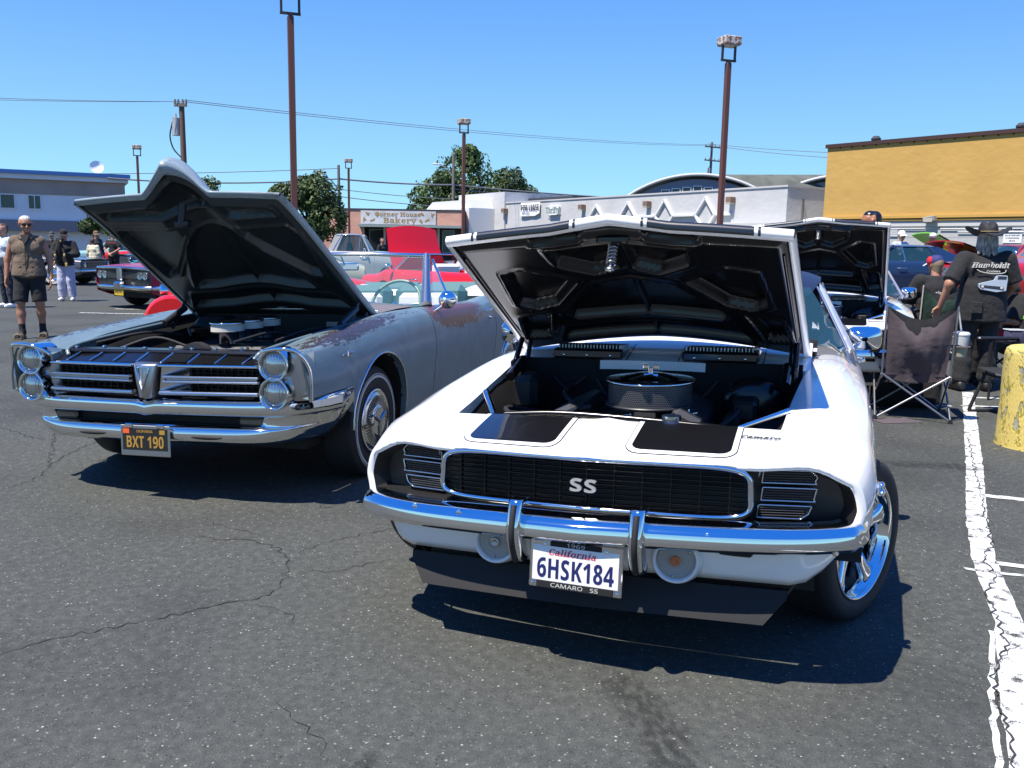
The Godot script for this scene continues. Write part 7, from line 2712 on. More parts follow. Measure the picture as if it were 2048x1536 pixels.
	for i in lines.size():
		var m := MB.new()
		var a := PackedVector3Array()
		var b := PackedVector3Array()
		var L: Array = lines[i][1]
		var pts := PackedVector3Array()
		for k in L.size() - 1:
			for j in 12:
				var q: Vector2 = L[k].lerp(L[k + 1], j / 12.0)
				pts.append(Vector3(q.x, 0.004, -q.y))
		pts.append(Vector3(L[L.size() - 1].x, 0.004, -L[L.size() - 1].y))
		for k in pts.size():
			var t := (pts[mini(k + 1, pts.size() - 1)] - pts[maxi(k - 1, 0)]).normalized()
			var s: Vector3 = t.cross(Vector3.UP) * float(lines[i][0]) * 0.5
			var j := Vector3(r.randf_range(-1, 1), 0, r.randf_range(-1, 1)) * 0.006
			a.append(pts[k] - s + j)
			b.append(pts[k] + s + j)
		m.grid([a, b])
		part(gr, "painted_line", m, pm)
	for q in [[0.014, [Vector2(2.84, 5.12), Vector2(2.55, 4.52), Vector2(2.41, 4.2), Vector2(2.25, 3.98), Vector2(2.17, 3.72), Vector2(2.03, 3.55), Vector2(1.94, 3.29), Vector2(1.85, 3.06), Vector2(1.67, 2.83), Vector2(1.57, 2.59), Vector2(1.5, 2.42), Vector2(1.40, 2.2)]], [0.009, [Vector2(1.92, 3.07), Vector2(1.84, 3.02), Vector2(1.7, 2.87)]], [0.012, [Vector2(3.66, 6.89), Vector2(3.26, 6.03), Vector2(3.0, 5.47), Vector2(2.84, 5.12)]], [0.006, [Vector2(2.25, 3.98), Vector2(2.31, 3.9), Vector2(2.2, 3.8)]], [0.006, [Vector2(1.94, 3.29), Vector2(2.02, 3.26), Vector2(2.06, 3.35)]]]:
		part(gr, "crack", ribbon(q[1], q[0] * 0.5, 0.0075, 90 + int(q[0] * 1000), 1.1), crack)
	# an oily drip trail in front of the white car
	var om := mat("oil_stain", Color(0.012, 0.012, 0.012), 0.6)
	om.transparency = BaseMaterial3D.TRANSPARENCY_ALPHA
	var oi := Image.create(96, 192, false, Image.FORMAT_RGBA8)
	var on := FastNoiseLite.new()
	on.seed = 4
	on.frequency = 0.05
	for y in 192:
		for x in 96:
			var e := maxf(0.0, 1.0 - pow((x - 48 - 14 * on.get_noise_1d(y * 0.7)) / 34.0, 2.0)) * minf(1.0, minf(y, 191 - y) / 40.0)
			oi.set_pixel(x, y, Color(0.05, 0.05, 0.05, 0.55 * clampf(e * (0.42 + 0.9 * on.get_noise_2d(x * 1.5, y * 1.2)), 0, 0.55)))
	om.albedo_color = Color.WHITE
	om.albedo_texture = ImageTexture.create_from_image(oi)
	for q in [[Vector2(0.36, 2.88), Vector2(0.52, 2.12), 0.14], [Vector2(2.5, 5.9), Vector2(3.3, 5.75), 0.16], [Vector2(-0.6, 2.0), Vector2(-0.35, 2.3), 0.06]]:
		var m := MB.new()
		var a := Vector3(q[0].x, 0.006, -q[0].y)
		var b := Vector3(q[1].x, 0.006, -q[1].y)
		var s: Vector3 = (b - a).cross(Vector3.UP).normalized() * float(q[2])
		m.grid([PackedVector3Array([a - s, a, a + s]), PackedVector3Array([a.lerp(b, 0.5) - s, a.lerp(b, 0.5), a.lerp(b, 0.5) + s]), PackedVector3Array([b - s, b, b + s])], true)
		part(gr, "oil_stain", m, om)
	var leaf := MB.new()
	for k in 70:
		var t := r.randf()
		var p := Vector3(lerpf(2.9, 4.0, t) + r.randfn(0, 0.06), 0.008, -lerpf(6.75, 6.15, t) + r.randfn(0, 0.05))
		if k % 4 == 0:
			p = Vector3(3.6 + r.randfn(0, 0.12), 0.008, -6.9 + r.randfn(0, 0.3))
		var dr := Vector3(r.randfn(), 0.15, r.randfn()).normalized() * r.randf_range(0.01, 0.03)
		leaf.face([p, p + dr, p + dr * 0.6 + dr.cross(Vector3.UP) * 0.4])
	stuff(part(gr, "dry_litter", leaf, mat("dry_litter", Color(0.20, 0.15, 0.05), 0.8)))

# ------------------------------------------------------------------ buildings
func stucco(key: String, c: Color, sd: int, var_ := 0.10) -> StandardMaterial3D:
	if mats.has(key):
		return mats[key]
	var m := mat(key, c, 0.85)
	grain(m, 7.0, noise_img(0.012, sd, 256, FastNoiseLite.TYPE_SIMPLEX_SMOOTH, 6), [0.0, c * (1.0 - var_ * 2.2), 0.5, c, 1.0, c * (1.0 + var_)])
	return bump(m, noise_img(0.06, sd + 50, 256, FastNoiseLite.TYPE_SIMPLEX_SMOOTH, 5), 1.2)

func bx(c: Vector3, s: Vector3, bev := 0.0) -> MB:
	var m := MB.new()
	m.box(c, s, bev)
	return m

func span(x0: float, x1: float, y0: float, y1: float, z0: float, z1: float, bev := 0.0) -> MB:
	return bx(Vector3((x0 + x1) / 2, (y0 + y1) / 2, (z0 + z1) / 2), Vector3(absf(x1 - x0), absf(y1 - y0), absf(z1 - z0)), bev)

func window(p: Node3D, x0: float, x1: float, y0: float, y1: float, z: float, fm: Material, split := true) -> void:
	var f := MB.new()
	var t := 0.07
	f.box(Vector3((x0 + x1) / 2, y1 - t / 2, z), Vector3(x1 - x0, t, 0.12))
	f.box(Vector3((x0 + x1) / 2, y0 + t / 2, z), Vector3(x1 - x0, t, 0.12))
	for x in [x0 + t / 2, x1 - t / 2]:
		f.box(Vector3(x, (y0 + y1) / 2, z), Vector3(t, y1 - y0 - 2 * t, 0.118))
	if split:
		f.box(Vector3((x0 + x1) / 2, (y0 + y1) / 2, z), Vector3(t * 0.8, y1 - y0 - 2 * t, 0.10))
	var w := part(p, "window", f, fm)
	part(w, "pane", span(x0 + t, x1 - t, y0 + t, y1 - t, z - 0.05, z - 0.01), mat("window_dark", Color(0.035, 0.045, 0.05), 0.08))

func build_buildings() -> void:
	var white_trim := mat("window_white", Color(0.7, 0.7, 0.7), 0.5)
	# long pale gray shop
	var d := thing("drugstore", "pale gray stucco shop with raised diamond trim along its long wall", "building", Vector3(14.6, 0, -48.0), -0.992)
	var gs := stucco("gray_stucco", Color(0.50, 0.50, 0.495), 61, 0.05)
	part(d, "wall", span(-28.0, 0, 0, 4.88, -14, 0), gs)
	part(d, "coping", span(-28.0, 0.05, 4.883, 4.98, -14, 0.06), mat("gray_trim", Color(0.47, 0.47, 0.47), 0.8))
	part(d, "tower", span(-35.4, -28.003, 0, 5.8, -8, 0.15), gs)
	part(d, "roof_parapet", span(-27.8, -21.8, 4.99, 5.35, -6, -2), mat("roof_dark", Color(0.03, 0.035, 0.045), 0.7))
	var po := MB.new()
	po.box(Vector3(-33.5, 2.25, 1.35), Vector3(8.0, 4.5, 2.39))
	var top := PackedVector2Array([Vector2(-37.5, 4.5), Vector2(-36.2, 5.15), Vector2(-29.8, 5.15), Vector2(-29.5, 4.5)])
	po.prism(top, Transform3D(Basis(), Vector3(0, 0.002, 2.3)), 2.1)
	part(d, "porch", po, mat("porch_white", Color(0.66, 0.66, 0.65), 0.7))
	part(d, "recessed_panel", span(-33.2, -30.0, 0.3, 4.1, 2.546, 2.56), mat("panel_gray", Color(0.33, 0.33, 0.34), 0.7))
	var shd := PackedVector2Array([Vector2(-0.42, 0.7), Vector2(0.42, 0.7), Vector2(0.42, -0.05), Vector2(0.3, -0.45), Vector2(0, -0.75), Vector2(-0.3, -0.45), Vector2(-0.42, -0.05)])
	var sm := MB.new()
	sm.prism(shd, Transform3D(Basis(), Vector3(-36.2, 3.1, 2.64)), 0.09)
	var shield := part(d, "shield_sign", sm, mat("sign_blue", Color(0.02, 0.05, 0.22), 0.4))
	var s2 := MB.new()
	s2.prism(PackedVector2Array([Vector2(-0.32, 0.05), Vector2(0.32, 0.05), Vector2(0.3, -0.2), Vector2(0.0, -0.6), Vector2(-0.3, -0.2)]), Transform3D(Basis(), Vector3(-36.2, 3.05, 2.66)), 0.015)
	part(shield, "white_field", s2, white_trim)
	var s3 := MB.new()
	s3.ball(Vector3(-36.25, 3.45, 2.65), Vector3(0.2, 0.17, 0.02), 12, 8)
	part(shield, "green_leaf", s3, mat("sign_green", Color(0.05, 0.3, 0.06), 0.5))
	lettering(d, "wall_script", "879", font_serif, 0.75, Transform3D(Basis(Vector3(0, 0, 1), 0.25), Vector3(-34.75, 3.1, 2.60)), mat("sign_black", Color(0.03, 0.03, 0.04), 0.5), 0.05, 0.8)
	var trim := mat("porch_white")
	for q in [[-16.3, 4.36], [-12.96, 4.47], [-9.45, 4.5], [-5.92, 4.52]]:
		var m := MB.new()
		var c := Vector3(q[0], 3.52, 0.0)
		var hw := 0.80
		var hh: float = q[1] - 3.52
		for sx in [-1.0, 1.0]:
			for sy in [-1.0, 1.0]:
				var a := c + Vector3(sx * hw, 0, 0.09)
				var b := c + Vector3(0, sy * hh, 0.09)
				var dir := b - a
				m.box((a + b) * 0.5, Vector3(dir.length() + 0.10, 0.17, 0.18), 0.03, Basis(Vector3(0, 0, 1), atan2(dir.y, dir.x)))
		part(d, "diamond_trim", m, trim)
	for q in [[-15.4, -13.85], [-12.05, -10.35], [-8.55, -6.8], [-5.0, -3.9]]:
		part(d, "band_trim", span(q[0], q[1], 3.44, 3.61, 0.0, 0.2, 0.03), trim)
	for x in [-11.2, -7.7, -4.2]:
		part(d, "band_trim", span(x - 0.75, x + 0.75, 2.65, 2.80, 0.0, 0.19, 0.03), trim)
	for x in [-27.9, -17.78, -10.96, -3.85]:
		var lm := MB.new()
		lm.box(Vector3(x, 4.32, 0.22), Vector3(0.42, 0.34, 0.42), 0.03)
		var lo := part(d, "wall_lamp", lm, mat("lamp_rust", Color(0.20, 0.13, 0.09), 0.7))
		part(lo, "lens", bx(Vector3(x, 4.14, 0.24), Vector3(0.36, 0.10, 0.38), 0.02), mat("lamp_lens", Color(0.45, 0.42, 0.36), 0.4))
	var fl := MB.new()
	var rws := []
	for k in 9:
		var x := lerpf(-25.7, -23.05, k / 8.0)
		rws.append(PackedVector3Array([Vector3(x, 4.85, 0.10), Vector3(x, 4.3, 0.14 + 0.03 * sin(k * 1.7)), Vector3(x, 3.82 + 0.10 * maxf(0, k - 6), 0.16 + 0.02 * sin(k))]))
	fl.grid(rws, true)
	var ban := part(d, "lease_banner", fl, mat("banner_white", Color(0.74, 0.74, 0.74), 0.6))
	lettering(ban, "banner_text", "FOR LEASE", font_bold, 0.42, Transform3D(Basis(), Vector3(-24.35, 4.45, 0.20)), mat("sign_black"), 0.01, 0.85)
	lettering(ban, "banner_text", "707-555", font_reg, 0.2, Transform3D(Basis(), Vector3(-24.9, 4.05, 0.20)), mat("sign_blue"), 0.01)
	var ts := MB.new()
	ts.prism(PackedVector2Array([Vector2(-22.0, 4.5), Vector2(-20.55, 4.42), Vector2(-20.6, 3.85), Vector2(-21.8, 3.82)]), Transform3D(Basis(), Vector3(0, 0, 0.22)), 0.18)
	var tsn := part(d, "script_sign", ts, mat("banner_white"))
	lettering(tsn, "sign_text", "Thrifty", font_serif, 0.42, Transform3D(Basis(), Vector3(-21.3, 4.18, 0.23)), mat("sign_green2", Color(0.12, 0.2, 0.16), 0.5), 0.02, 0.8)
	part(d, "conduit", span(0.02, 0.10, 3.0, 4.3, -1.3, -1.22), mat("chrome_dull"))
	# barrel roofed hall behind it
	var b := thing("barrel_hall", "blue gray hall with a curved barrel roof and a row of gable windows", "building", Vector3(17.3, 0, -85.0), -0.25)
	var arc := PackedVector2Array()
	var arc2 := PackedVector2Array()
	for k in 25:
		var x := -6.9 + 13.8 * k / 24.0
		arc.append(Vector2(x, -3.15 + sqrt(11.65 * 11.65 - x * x)))
		arc2.append(Vector2(x, -3.55 + sqrt(11.65 * 11.65 - x * x)))
	var pr := arc2.duplicate()
	pr.append(Vector2(6.9, 0))
	pr.append(Vector2(-6.9, 0))
	var gw := MB.new()
	gw.prism(pr, Transform3D(), 0.3)
	part(b, "gable_wall", gw, mat("hall_blue", Color(0.16, 0.19, 0.24), 0.8))
	var along := Vector3(13.0, 0.5, -7.0)
	for part_i in 2:
		var off := Vector3(13.6, 0.15, -3.0) * part_i
		var ra := PackedVector3Array()
		var rb := PackedVector3Array()
		for q in arc:
			ra.append(Vector3(q.x, q.y, 0.5) + off)
			rb.append(Vector3(q.x, q.y, 0.5) + off + along)
		var rm := MB.new()
		rm.grid([ra, rb])
		var roof := part(b, "barrel_roof", rm, stucco("moss_roof", Color(0.10, 0.105, 0.085), 77, 0.25))
		var em := MB.new()
		em.tube(ra, 0.16, 6)
		part(roof, "eave", em, mat("gray_trim"))
		if part_i == 1:
			var g2 := MB.new()
			g2.prism(pr, Transform3D(Basis(), off), 0.3)
			part(b, "gable_wall", g2, mat("hall_blue"))
	for k in 7:
		var x := -3.0 + k * 1.0
		var h := 0.75 - 0.12 * absf(k - 3)
		window(b, x - 0.42, x + 0.42, 6.2, 6.75 + h, 0.08, white_trim, false)
	# yellow building and the gray wall under it
	var y := thing("yellow_building", "tall mustard yellow wall above a pale gray ground floor", "building", Vector3(16.1, 0, -45.0), -0.880)
	part(y, "upper_wall", span(-0.6, 42, 3.22, 6.62, -14, 0), stucco("yellow_stucco", Color(0.50, 0.305, 0.082), 88, 0.05))
	part(y, "coping", span(-0.68, 42, 6.623, 6.80, -14, 0.10), mat("coping_brown", Color(0.05, 0.022, 0.018), 0.6))
	for k in 30:
		part(y, "coping_bolt", bx(Vector3(0.1 + k * 0.62, 6.585, 0.02), Vector3(0.05, 0.06, 0.05)), mat("coping_brown"))
	part(y, "ledge", span(-0.62, 42, 3.10, 3.217, -14, 0.14), mat("yellow_trim", Color(0.50, 0.30, 0.07), 0.7))
	part(y, "ledge", span(-0.62, 42, 2.98, 3.06, -14, 0.09), mat("yellow_trim"))
	for k in 3:
		part(y, "roof_vent", bx(Vector3(1.6 + k * 6.6, 6.95, -0.6), Vector3(0.42, 0.30, 0.42), 0.12), mat("roof_dark"))
	var lw := stucco("gray_block", Color(0.42, 0.425, 0.41), 99, 0.05)
	part(y, "ground_floor", span(-9.0, 42, 0, 2.96, -14, -0.05), lw)
	part(y, "cap_band", span(-9.0, 42, 2.72, 2.955, -0.048, 0.03), mat("gray_cap", Color(0.52, 0.52, 0.50), 0.7))
	for q in [[2.62, -9.0, 5.0], [2.45, 6.2, 9.5], [2.60, 5.4, 42.0]]:
		var cm := MB.new()
		cm.cyl(Vector3(q[1], q[0], 0.02), Vector3(q[2], q[0], 0.02), 0.025, -1, 6)
		part(y, "conduit", cm, white_trim)
	for k in 6:
		part(y, "block_joint", span(-9.0, 42, 0.40 * k + 0.2, 0.40 * k + 0.215, -0.052, -0.044), mat("joint_gray", Color(0.33, 0.33, 0.32), 0.9))
	for q in [2.9, -6.6]:
		for k in 4:
			part(y, "vent_slat", bx(Vector3(q + 0.25, 2.28 + k * 0.09, -0.02), Vector3(0.5, 0.05, 0.07)), white_trim)
	var fx := MB.new()
	fx.box(Vector3(5.0, 3.02, 0.26), Vector3(0.52, 0.26, 0.40), 0.03, Basis(Vector3(0, 0, 1), 0.2))
	var fo := part(y, "wall_lamp", fx, mat("lamp_gray", Color(0.25, 0.25, 0.22), 0.6))
	part(fo, "lens", bx(Vector3(5.0, 2.98, 0.47), Vector3(0.40, 0.16, 0.02)), mat("lamp_lens"))
	part(y, "notice_sign", span(8.15, 8.9, 1.98, 2.62, -0.045, 0.0), mat("banner_white"))
	for k in 5:
		lettering(y, "notice_text", ["PRIVATE PARKING", "UNAUTHORIZED CARS", "WILL BE TOWED AWAY", "AT OWNER EXPENSE", "555-0142"][k], font_bold, 0.055 if k else 0.075, Transform3D(Basis(), Vector3(8.52, 2.53 - k * 0.115, 0.004)), mat("sign_black"), 0.004, 0.75)
	# two storey building on the far left of the lot
	var l := thing("motel", "two storey pale blue building with bright blue roof edge and brown band", "building", Vector3(-30.2, 0, -69.0), 0.4735)
	var wall := stucco("pale_blue", Color(0.72, 0.70, 0.71), 41, 0.03)
	part(l, "wall", span(-45, 0, 0, 4.72, -12, 0), wall)
	part(l, "brown_band", span(-45, 0.05, 4.723, 5.80, -12, 0.06), stucco("brown_band", Color(0.36, 0.28, 0.24), 42, 0.1))
	part(l, "pale_band", span(-45, 0.3, 5.803, 6.15, -12, 0.35), wall)
	part(l, "roof_edge", span(-45, 0.45, 6.153, 6.42, -12, 0.55), mat("roof_blue", Color(0.03, 0.12, 0.36), 0.45))
	part(l, "awning_band", span(-45, 0, 2.02, 2.82, 0.003, 0.7), mat("awning_navy", Color(0.06, 0.08, 0.13), 0.6))
	for x in [-14.5, -12.2, -9.3, -6.6]:
		window(l, x, x + (1.9 if x < -8 else 0.9), 3.6, 4.68, 0.04, white_trim)
	for x in [-11.0, -9.6, -8.2]:
		window(l, x - 1.2, x, 0.1, 1.75, 0.03, white_trim)
	var dm := MB.new()
	dm.lathe([Vector2(0, 0), Vector2(0.3, 0.05), Vector2(0.5, 0.18)], Vector3(-1.8, 6.95, -1.2), Basis(Vector3(1, 0, 0), 1.25), 20)
	dm.cyl(Vector3(-1.8, 6.3, -1.2), Vector3(-1.8, 6.95, -1.22), 0.04, -1, 6)
	part(l, "satellite_dish", dm, mat("window_white"))
	# pink shop with the sign
	var p := thing("pink_shop", "low pink shop with faded gold bakery sign over its awning", "building", Vector3(-9.2, 0, -70.0), 0.0)
	part(p, "wall", span(-6.2, 5.2, 2.95, 4.12, -9, 0), stucco("pink_stucco", Color(0.56, 0.30, 0.22), 51, 0.05))
	part(p, "side_wall", span(-6.2, -2.8, 0, 2.947, -9, 0), mats["pink_stucco"])
	part(p, "shop_back", span(-2.797, 5.2, 0, 2.947, -9, -1.2), mat("shop_dark", Color(0.03, 0.03, 0.03), 0.8))
	part(p, "coping", span(-6.25, 5.25, 4.123, 4.25, -9, 0.05), mat("roof_dark"))
	part(p, "awning", span(-3.0, 5.2, 2.82, 3.02, 0.003, 0.9), mat("awning_green", Color(0.22, 0.28, 0.27), 0.6))
	var sg := part(p, "sign_board", span(-2.9, 3.0, 3.06, 4.10, 0.003, 0.08), stucco("sign_pale", Color(0.50, 0.50, 0.52), 52, 0.12))
	var gold := mat("sign_gold", Color(0.30, 0.19, 0.06), 0.6)
	lettering(sg, "sign_text", "Corner House", font_serif, 0.30, Transform3D(Basis(), Vector3(0.0, 3.83, 0.085)), gold, 0.02, 1.25)
	lettering(sg, "sign_text", "Bakery", font_serif, 0.42, Transform3D(Basis(), Vector3(0.15, 3.36, 0.085)), gold, 0.02, 1.25)
	for q in [[-2.4, 3.85], [-2.0, 3.35], [-1.6, 3.8], [1.9, 3.85], [2.3, 3.4], [2.7, 3.8], [1.8, 3.3], [-2.65, 3.4]]:
		var fm := MB.new()
		fm.ball(Vector3(q[0], q[1], 0.09), Vector3(0.22, 0.06, 0.012), 10, 6, Basis(Vector3(0, 0, 1), q[0] * 3.0))
		fm.ball(Vector3(q[0] + 0.06, q[1] + 0.03, 0.09), Vector3(0.06, 0.17, 0.012), 10, 6, Basis(Vector3(0, 0, 1), q[0] * 2.0))
		part(sg, "leaf_scroll", fm, gold)
	for x in [-2.45, -0.95, 0.9, 2.1, 3.4]:
		window(p, x, x + (1.3 if x < 0 else 1.0), 0.9 if x != 0.9 else 0.1, 2.7, -1.15, mat("frame_green", Color(0.25, 0.3, 0.28), 0.5), false)
	part(p, "open_sign", span(-0.2, 0.3, 2.35, 2.75, -0.9, -0.86), mat("sign_red", Color(0.6, 0.04, 0.02), 0.5))
	for x in [-2.75, -1.05, 0.75, 3.2]:
		part(p, "shop_post", span(x - 0.08, x + 0.08, 0, 2.81, -0.16, 0.0), mat("post_cream", Color(0.5, 0.42, 0.33), 0.7))

# ------------------------------------------------------------------ lamps, poles, wires
func build_street() -> void:
	var brown := mat("pole_brown", Color(0.12, 0.045, 0.032), 0.5)
	var where := ["nearest tall brown square lamp post, rising behind the blue convertible", "brown square lamp post standing before the gray shop's diamond trim", "brown lamp post between the large cypress and the gray shop's porch", "brown lamp post beside the round tree and the pink shop", "small far brown lamp post over the pale blue building's roof"]
	var at := [Vector2(-4.95, 20.0), Vector2(5.53, 24.0), Vector2(-2.3, 39.7), Vector2(-10.93, 58.7), Vector2(-22.16, 52.6)]
	for i in 5:
		var t := thing("lamp_post", where[i], "lamp post", Vector3(at[i].x, 0, -at[i].y), 0.35, "brown parking lot lamp posts")
		part(t, "base", bx(Vector3(0, 0.25, 0), Vector3(0.5, 0.5, 0.5), 0.05), mat("base_concrete", Color(0.3, 0.29, 0.27), 0.9))
		var sh := MB.new()
		sh.box(Vector3(0, 3.4, 0), Vector3(0.135, 5.8, 0.135), 0.01)
		sh.box(Vector3(0, 6.32, 0), Vector3(0.10, 0.12, 0.10), 0.01)
		part(t, "shaft", sh, brown)
		var br := MB.new()
		br.box(Vector3(0, 6.36, 0), Vector3(0.44, 0.05, 0.06))
		for s in [-1.0, 1.0]:
			br.box(Vector3(s * 0.19, 6.56, 0), Vector3(0.05, 0.36, 0.05))
		part(t, "bracket", br, mat("bracket_dark", Color(0.03, 0.025, 0.022), 0.5))
		var hd := part(t, "lamp_head", bx(Vector3(0, 6.84, 0), Vector3(0.50, 0.22, 0.42), 0.02), grain(mat("lamp_peeling", Color.WHITE, 0.7), 0.5, noise_img(0.03, 33, 128), [0.0, Color(0.16, 0.08, 0.05), 0.42, Color(0.22, 0.12, 0.08), 0.5, Color(0.45, 0.42, 0.38), 1.0, Color(0.6, 0.58, 0.55)], false) if not mats.has("lamp_peeling") else mats["lamp_peeling"])
		part(hd, "lens", bx(Vector3(0, 6.725, 0), Vector3(0.42, 0.02, 0.34)), mat("lamp_lens"))
	var wood := mat("pole_wood", Color(0.13, 0.085, 0.062), 0.9)
	var ups := [[Vector2(-16.63, 45.0), 8.2, 0.15, "thick wooden utility pole with gray transformer behind the raised blue hood"], [Vector2(-14.8, 75.0), 7.97, 0.13, "plain gray utility pole beside the round tree"], [Vector2(-5.55, 80.0), 9.5, 0.15, "utility pole with curved street light in front of the cypress"], [Vector2(23.87, 110.0), 14.5, 0.17, "utility pole with crossarms over the barrel roofed hall"], [Vector2(-1.43, 110.0), 10.6, 0.14, "distant utility pole just behind the gray shop's tower"]]
	var gray_wood := mat("pole_gray", Color(0.14, 0.13, 0.12), 0.9)
	for i in ups.size():
		var u = ups[i]
		var t := thing("utility_pole", u[3], "utility pole", Vector3(u[0].x, 0, -u[0].y), 0.2 * i, "wooden utility poles")
		var pm := MB.new()
		pm.cyl(Vector3.ZERO, Vector3(0, u[1], 0), u[2] * 1.15, u[2] * 0.85, 12)
		part(t, "pole", pm, wood if i == 0 else gray_wood)
		if i == 0 or i == 3:
			for yy in ([8.1] if i == 0 else [13.9, 12.3]):
				var w := 0.3 if i == 0 else 1.3
				part(t, "crossarm", bx(Vector3(0, yy, 0.14), Vector3(w * 2, 0.14, 0.12)), gray_wood)
				for s in [-1.0, -0.4, 0.4, 1.0]:
					var im := MB.new()
					im.cyl(Vector3(s * w * 0.9, yy + 0.07, 0.14), Vector3(s * w * 0.9, yy + 0.28, 0.14), 0.07, 0.05, 8)
					part(t, "insulator", im, mat("insulator", Color(0.2, 0.17, 0.15), 0.3))
			var tm := MB.new()
			var ty := 7.1 if i == 0 else 11.0
			tm.cyl(Vector3(-0.32, ty - 0.45, 0), Vector3(-0.32, ty + 0.4, 0), 0.19, -1, 14)
			tm.cyl(Vector3(-0.32, ty + 0.4, 0), Vector3(-0.32, ty + 0.6, 0), 0.05, -1, 8)
			part(t, "transformer", tm, mat("transformer_gray", Color(0.4, 0.42, 0.43), 0.5))
			var cm := MB.new()
			cm.tube(cat([Vector3(-0.45, ty + 0.2, 0.1), Vector3(-0.6, ty - 0.5, 0.1), Vector3(-0.45, ty - 1.1, 0.1), Vector3(-0.1, ty - 1.5, 0.1)], 6), 0.035, 6)
			part(t, "cable_loop", cm, mat("rubber"))
		if i == 2 or i == 1:
			var am := MB.new()
			am.tube(cat([Vector3(-0.1, u[1] - 1.9, 0), Vector3(-0.7, u[1] - 1.2, 0), Vector3(-1.4, u[1] - 0.9, 0)], 6), 0.05, 8)
			var ar := part(t, "lamp_arm", am, mat("chrome_dull"))
			part(ar, "lamp_head", bx(Vector3(-1.6, u[1] - 0.92, 0), Vector3(0.6, 0.14, 0.25), 0.05), mat("lamp_white", Color(0.6, 0.6, 0.58), 0.5))
	var wire := mat("wire", Color(0.14, 0.14, 0.16), 0.6)
	var U1 := Vector3(-16.63, 8.3, -45)
	var U4 := Vector3(23.9, 14.1, -110)
	var runs := [[U1, Vector3(-40, 7.2, -30), 0.5, 0.012, "thin wire running from transformer pole out past the pale blue roof"], [U1 + Vector3(0.2, 0, 0), Vector3(-40, 7.45, -30), 0.5, 0.012, "upper thin wire running from transformer pole past the pale blue roof"], [U1, U4, 0.55, 0.017, "long thin wire sagging from the transformer pole to the crossarms"], [U1 + Vector3(0.25, 0.06, 0), U4 + Vector3(0.6, 0.1, 0), 0.5, 0.017, "upper of the long thin wires towards the crossarm pole"], [U4, Vector3(34, 11.3, -95), 0.15, 0.03, "wire from the crossarm pole down behind the yellow wall"], [U4 + Vector3(-0.5, 0.2, 0), Vector3(36, 11.8, -95), 0.15, 0.03, "upper wire from the crossarm pole towards the yellow wall"], [Vector3(-31, 6.1, -68), Vector3(-14.8, 6.85, -75), 0.35, 0.06, "thick black cable from the pale blue building to the gray pole"], [Vector3(-14.8, 6.85, -75), Vector3(-5.55, 6.85, -80), 0.12, 0.07, "thick black cable from the gray pole to the street light pole"], [Vector3(-5.55, 6.85, -80), Vector3(20, 6.7, -96), 0.25, 0.07, "thick black cable passing the cypress towards the hall"], [Vector3(-5.55, 6.5, -80), Vector3(20, 6.2, -96), 0.25, 0.04, "lower cable passing the cypress towards the hall"], [Vector3(-14.8, 6.0, -75), Vector3(-5.55, 5.6, -80), 0.1, 0.03, "lower thin wire left of the cypress above the pink shop"], [Vector3(-14.8, 5.4, -75), Vector3(-5.55, 4.9, -80), 0.1, 0.035, "lowest wire above the pink shop's roof"], [Vector3(-14.8, 7.7, -75), Vector3(-40, 6.5, -70), 0.2, 0.03, "thin wire from the gray pole over the round tree"]]
	for q in runs:
		var path := PackedVector3Array()
		for k in 25:
			var f := k / 24.0
			path.append(q[0].lerp(q[1], f) - Vector3(0, q[2] * 4.0 * f * (1.0 - f), 0))
		var m := MB.new()
		m.tube(path, q[3], 5)
		tag(part(self, "overhead_wire", m, wire), q[4], "wire", "overhead wires and cables")

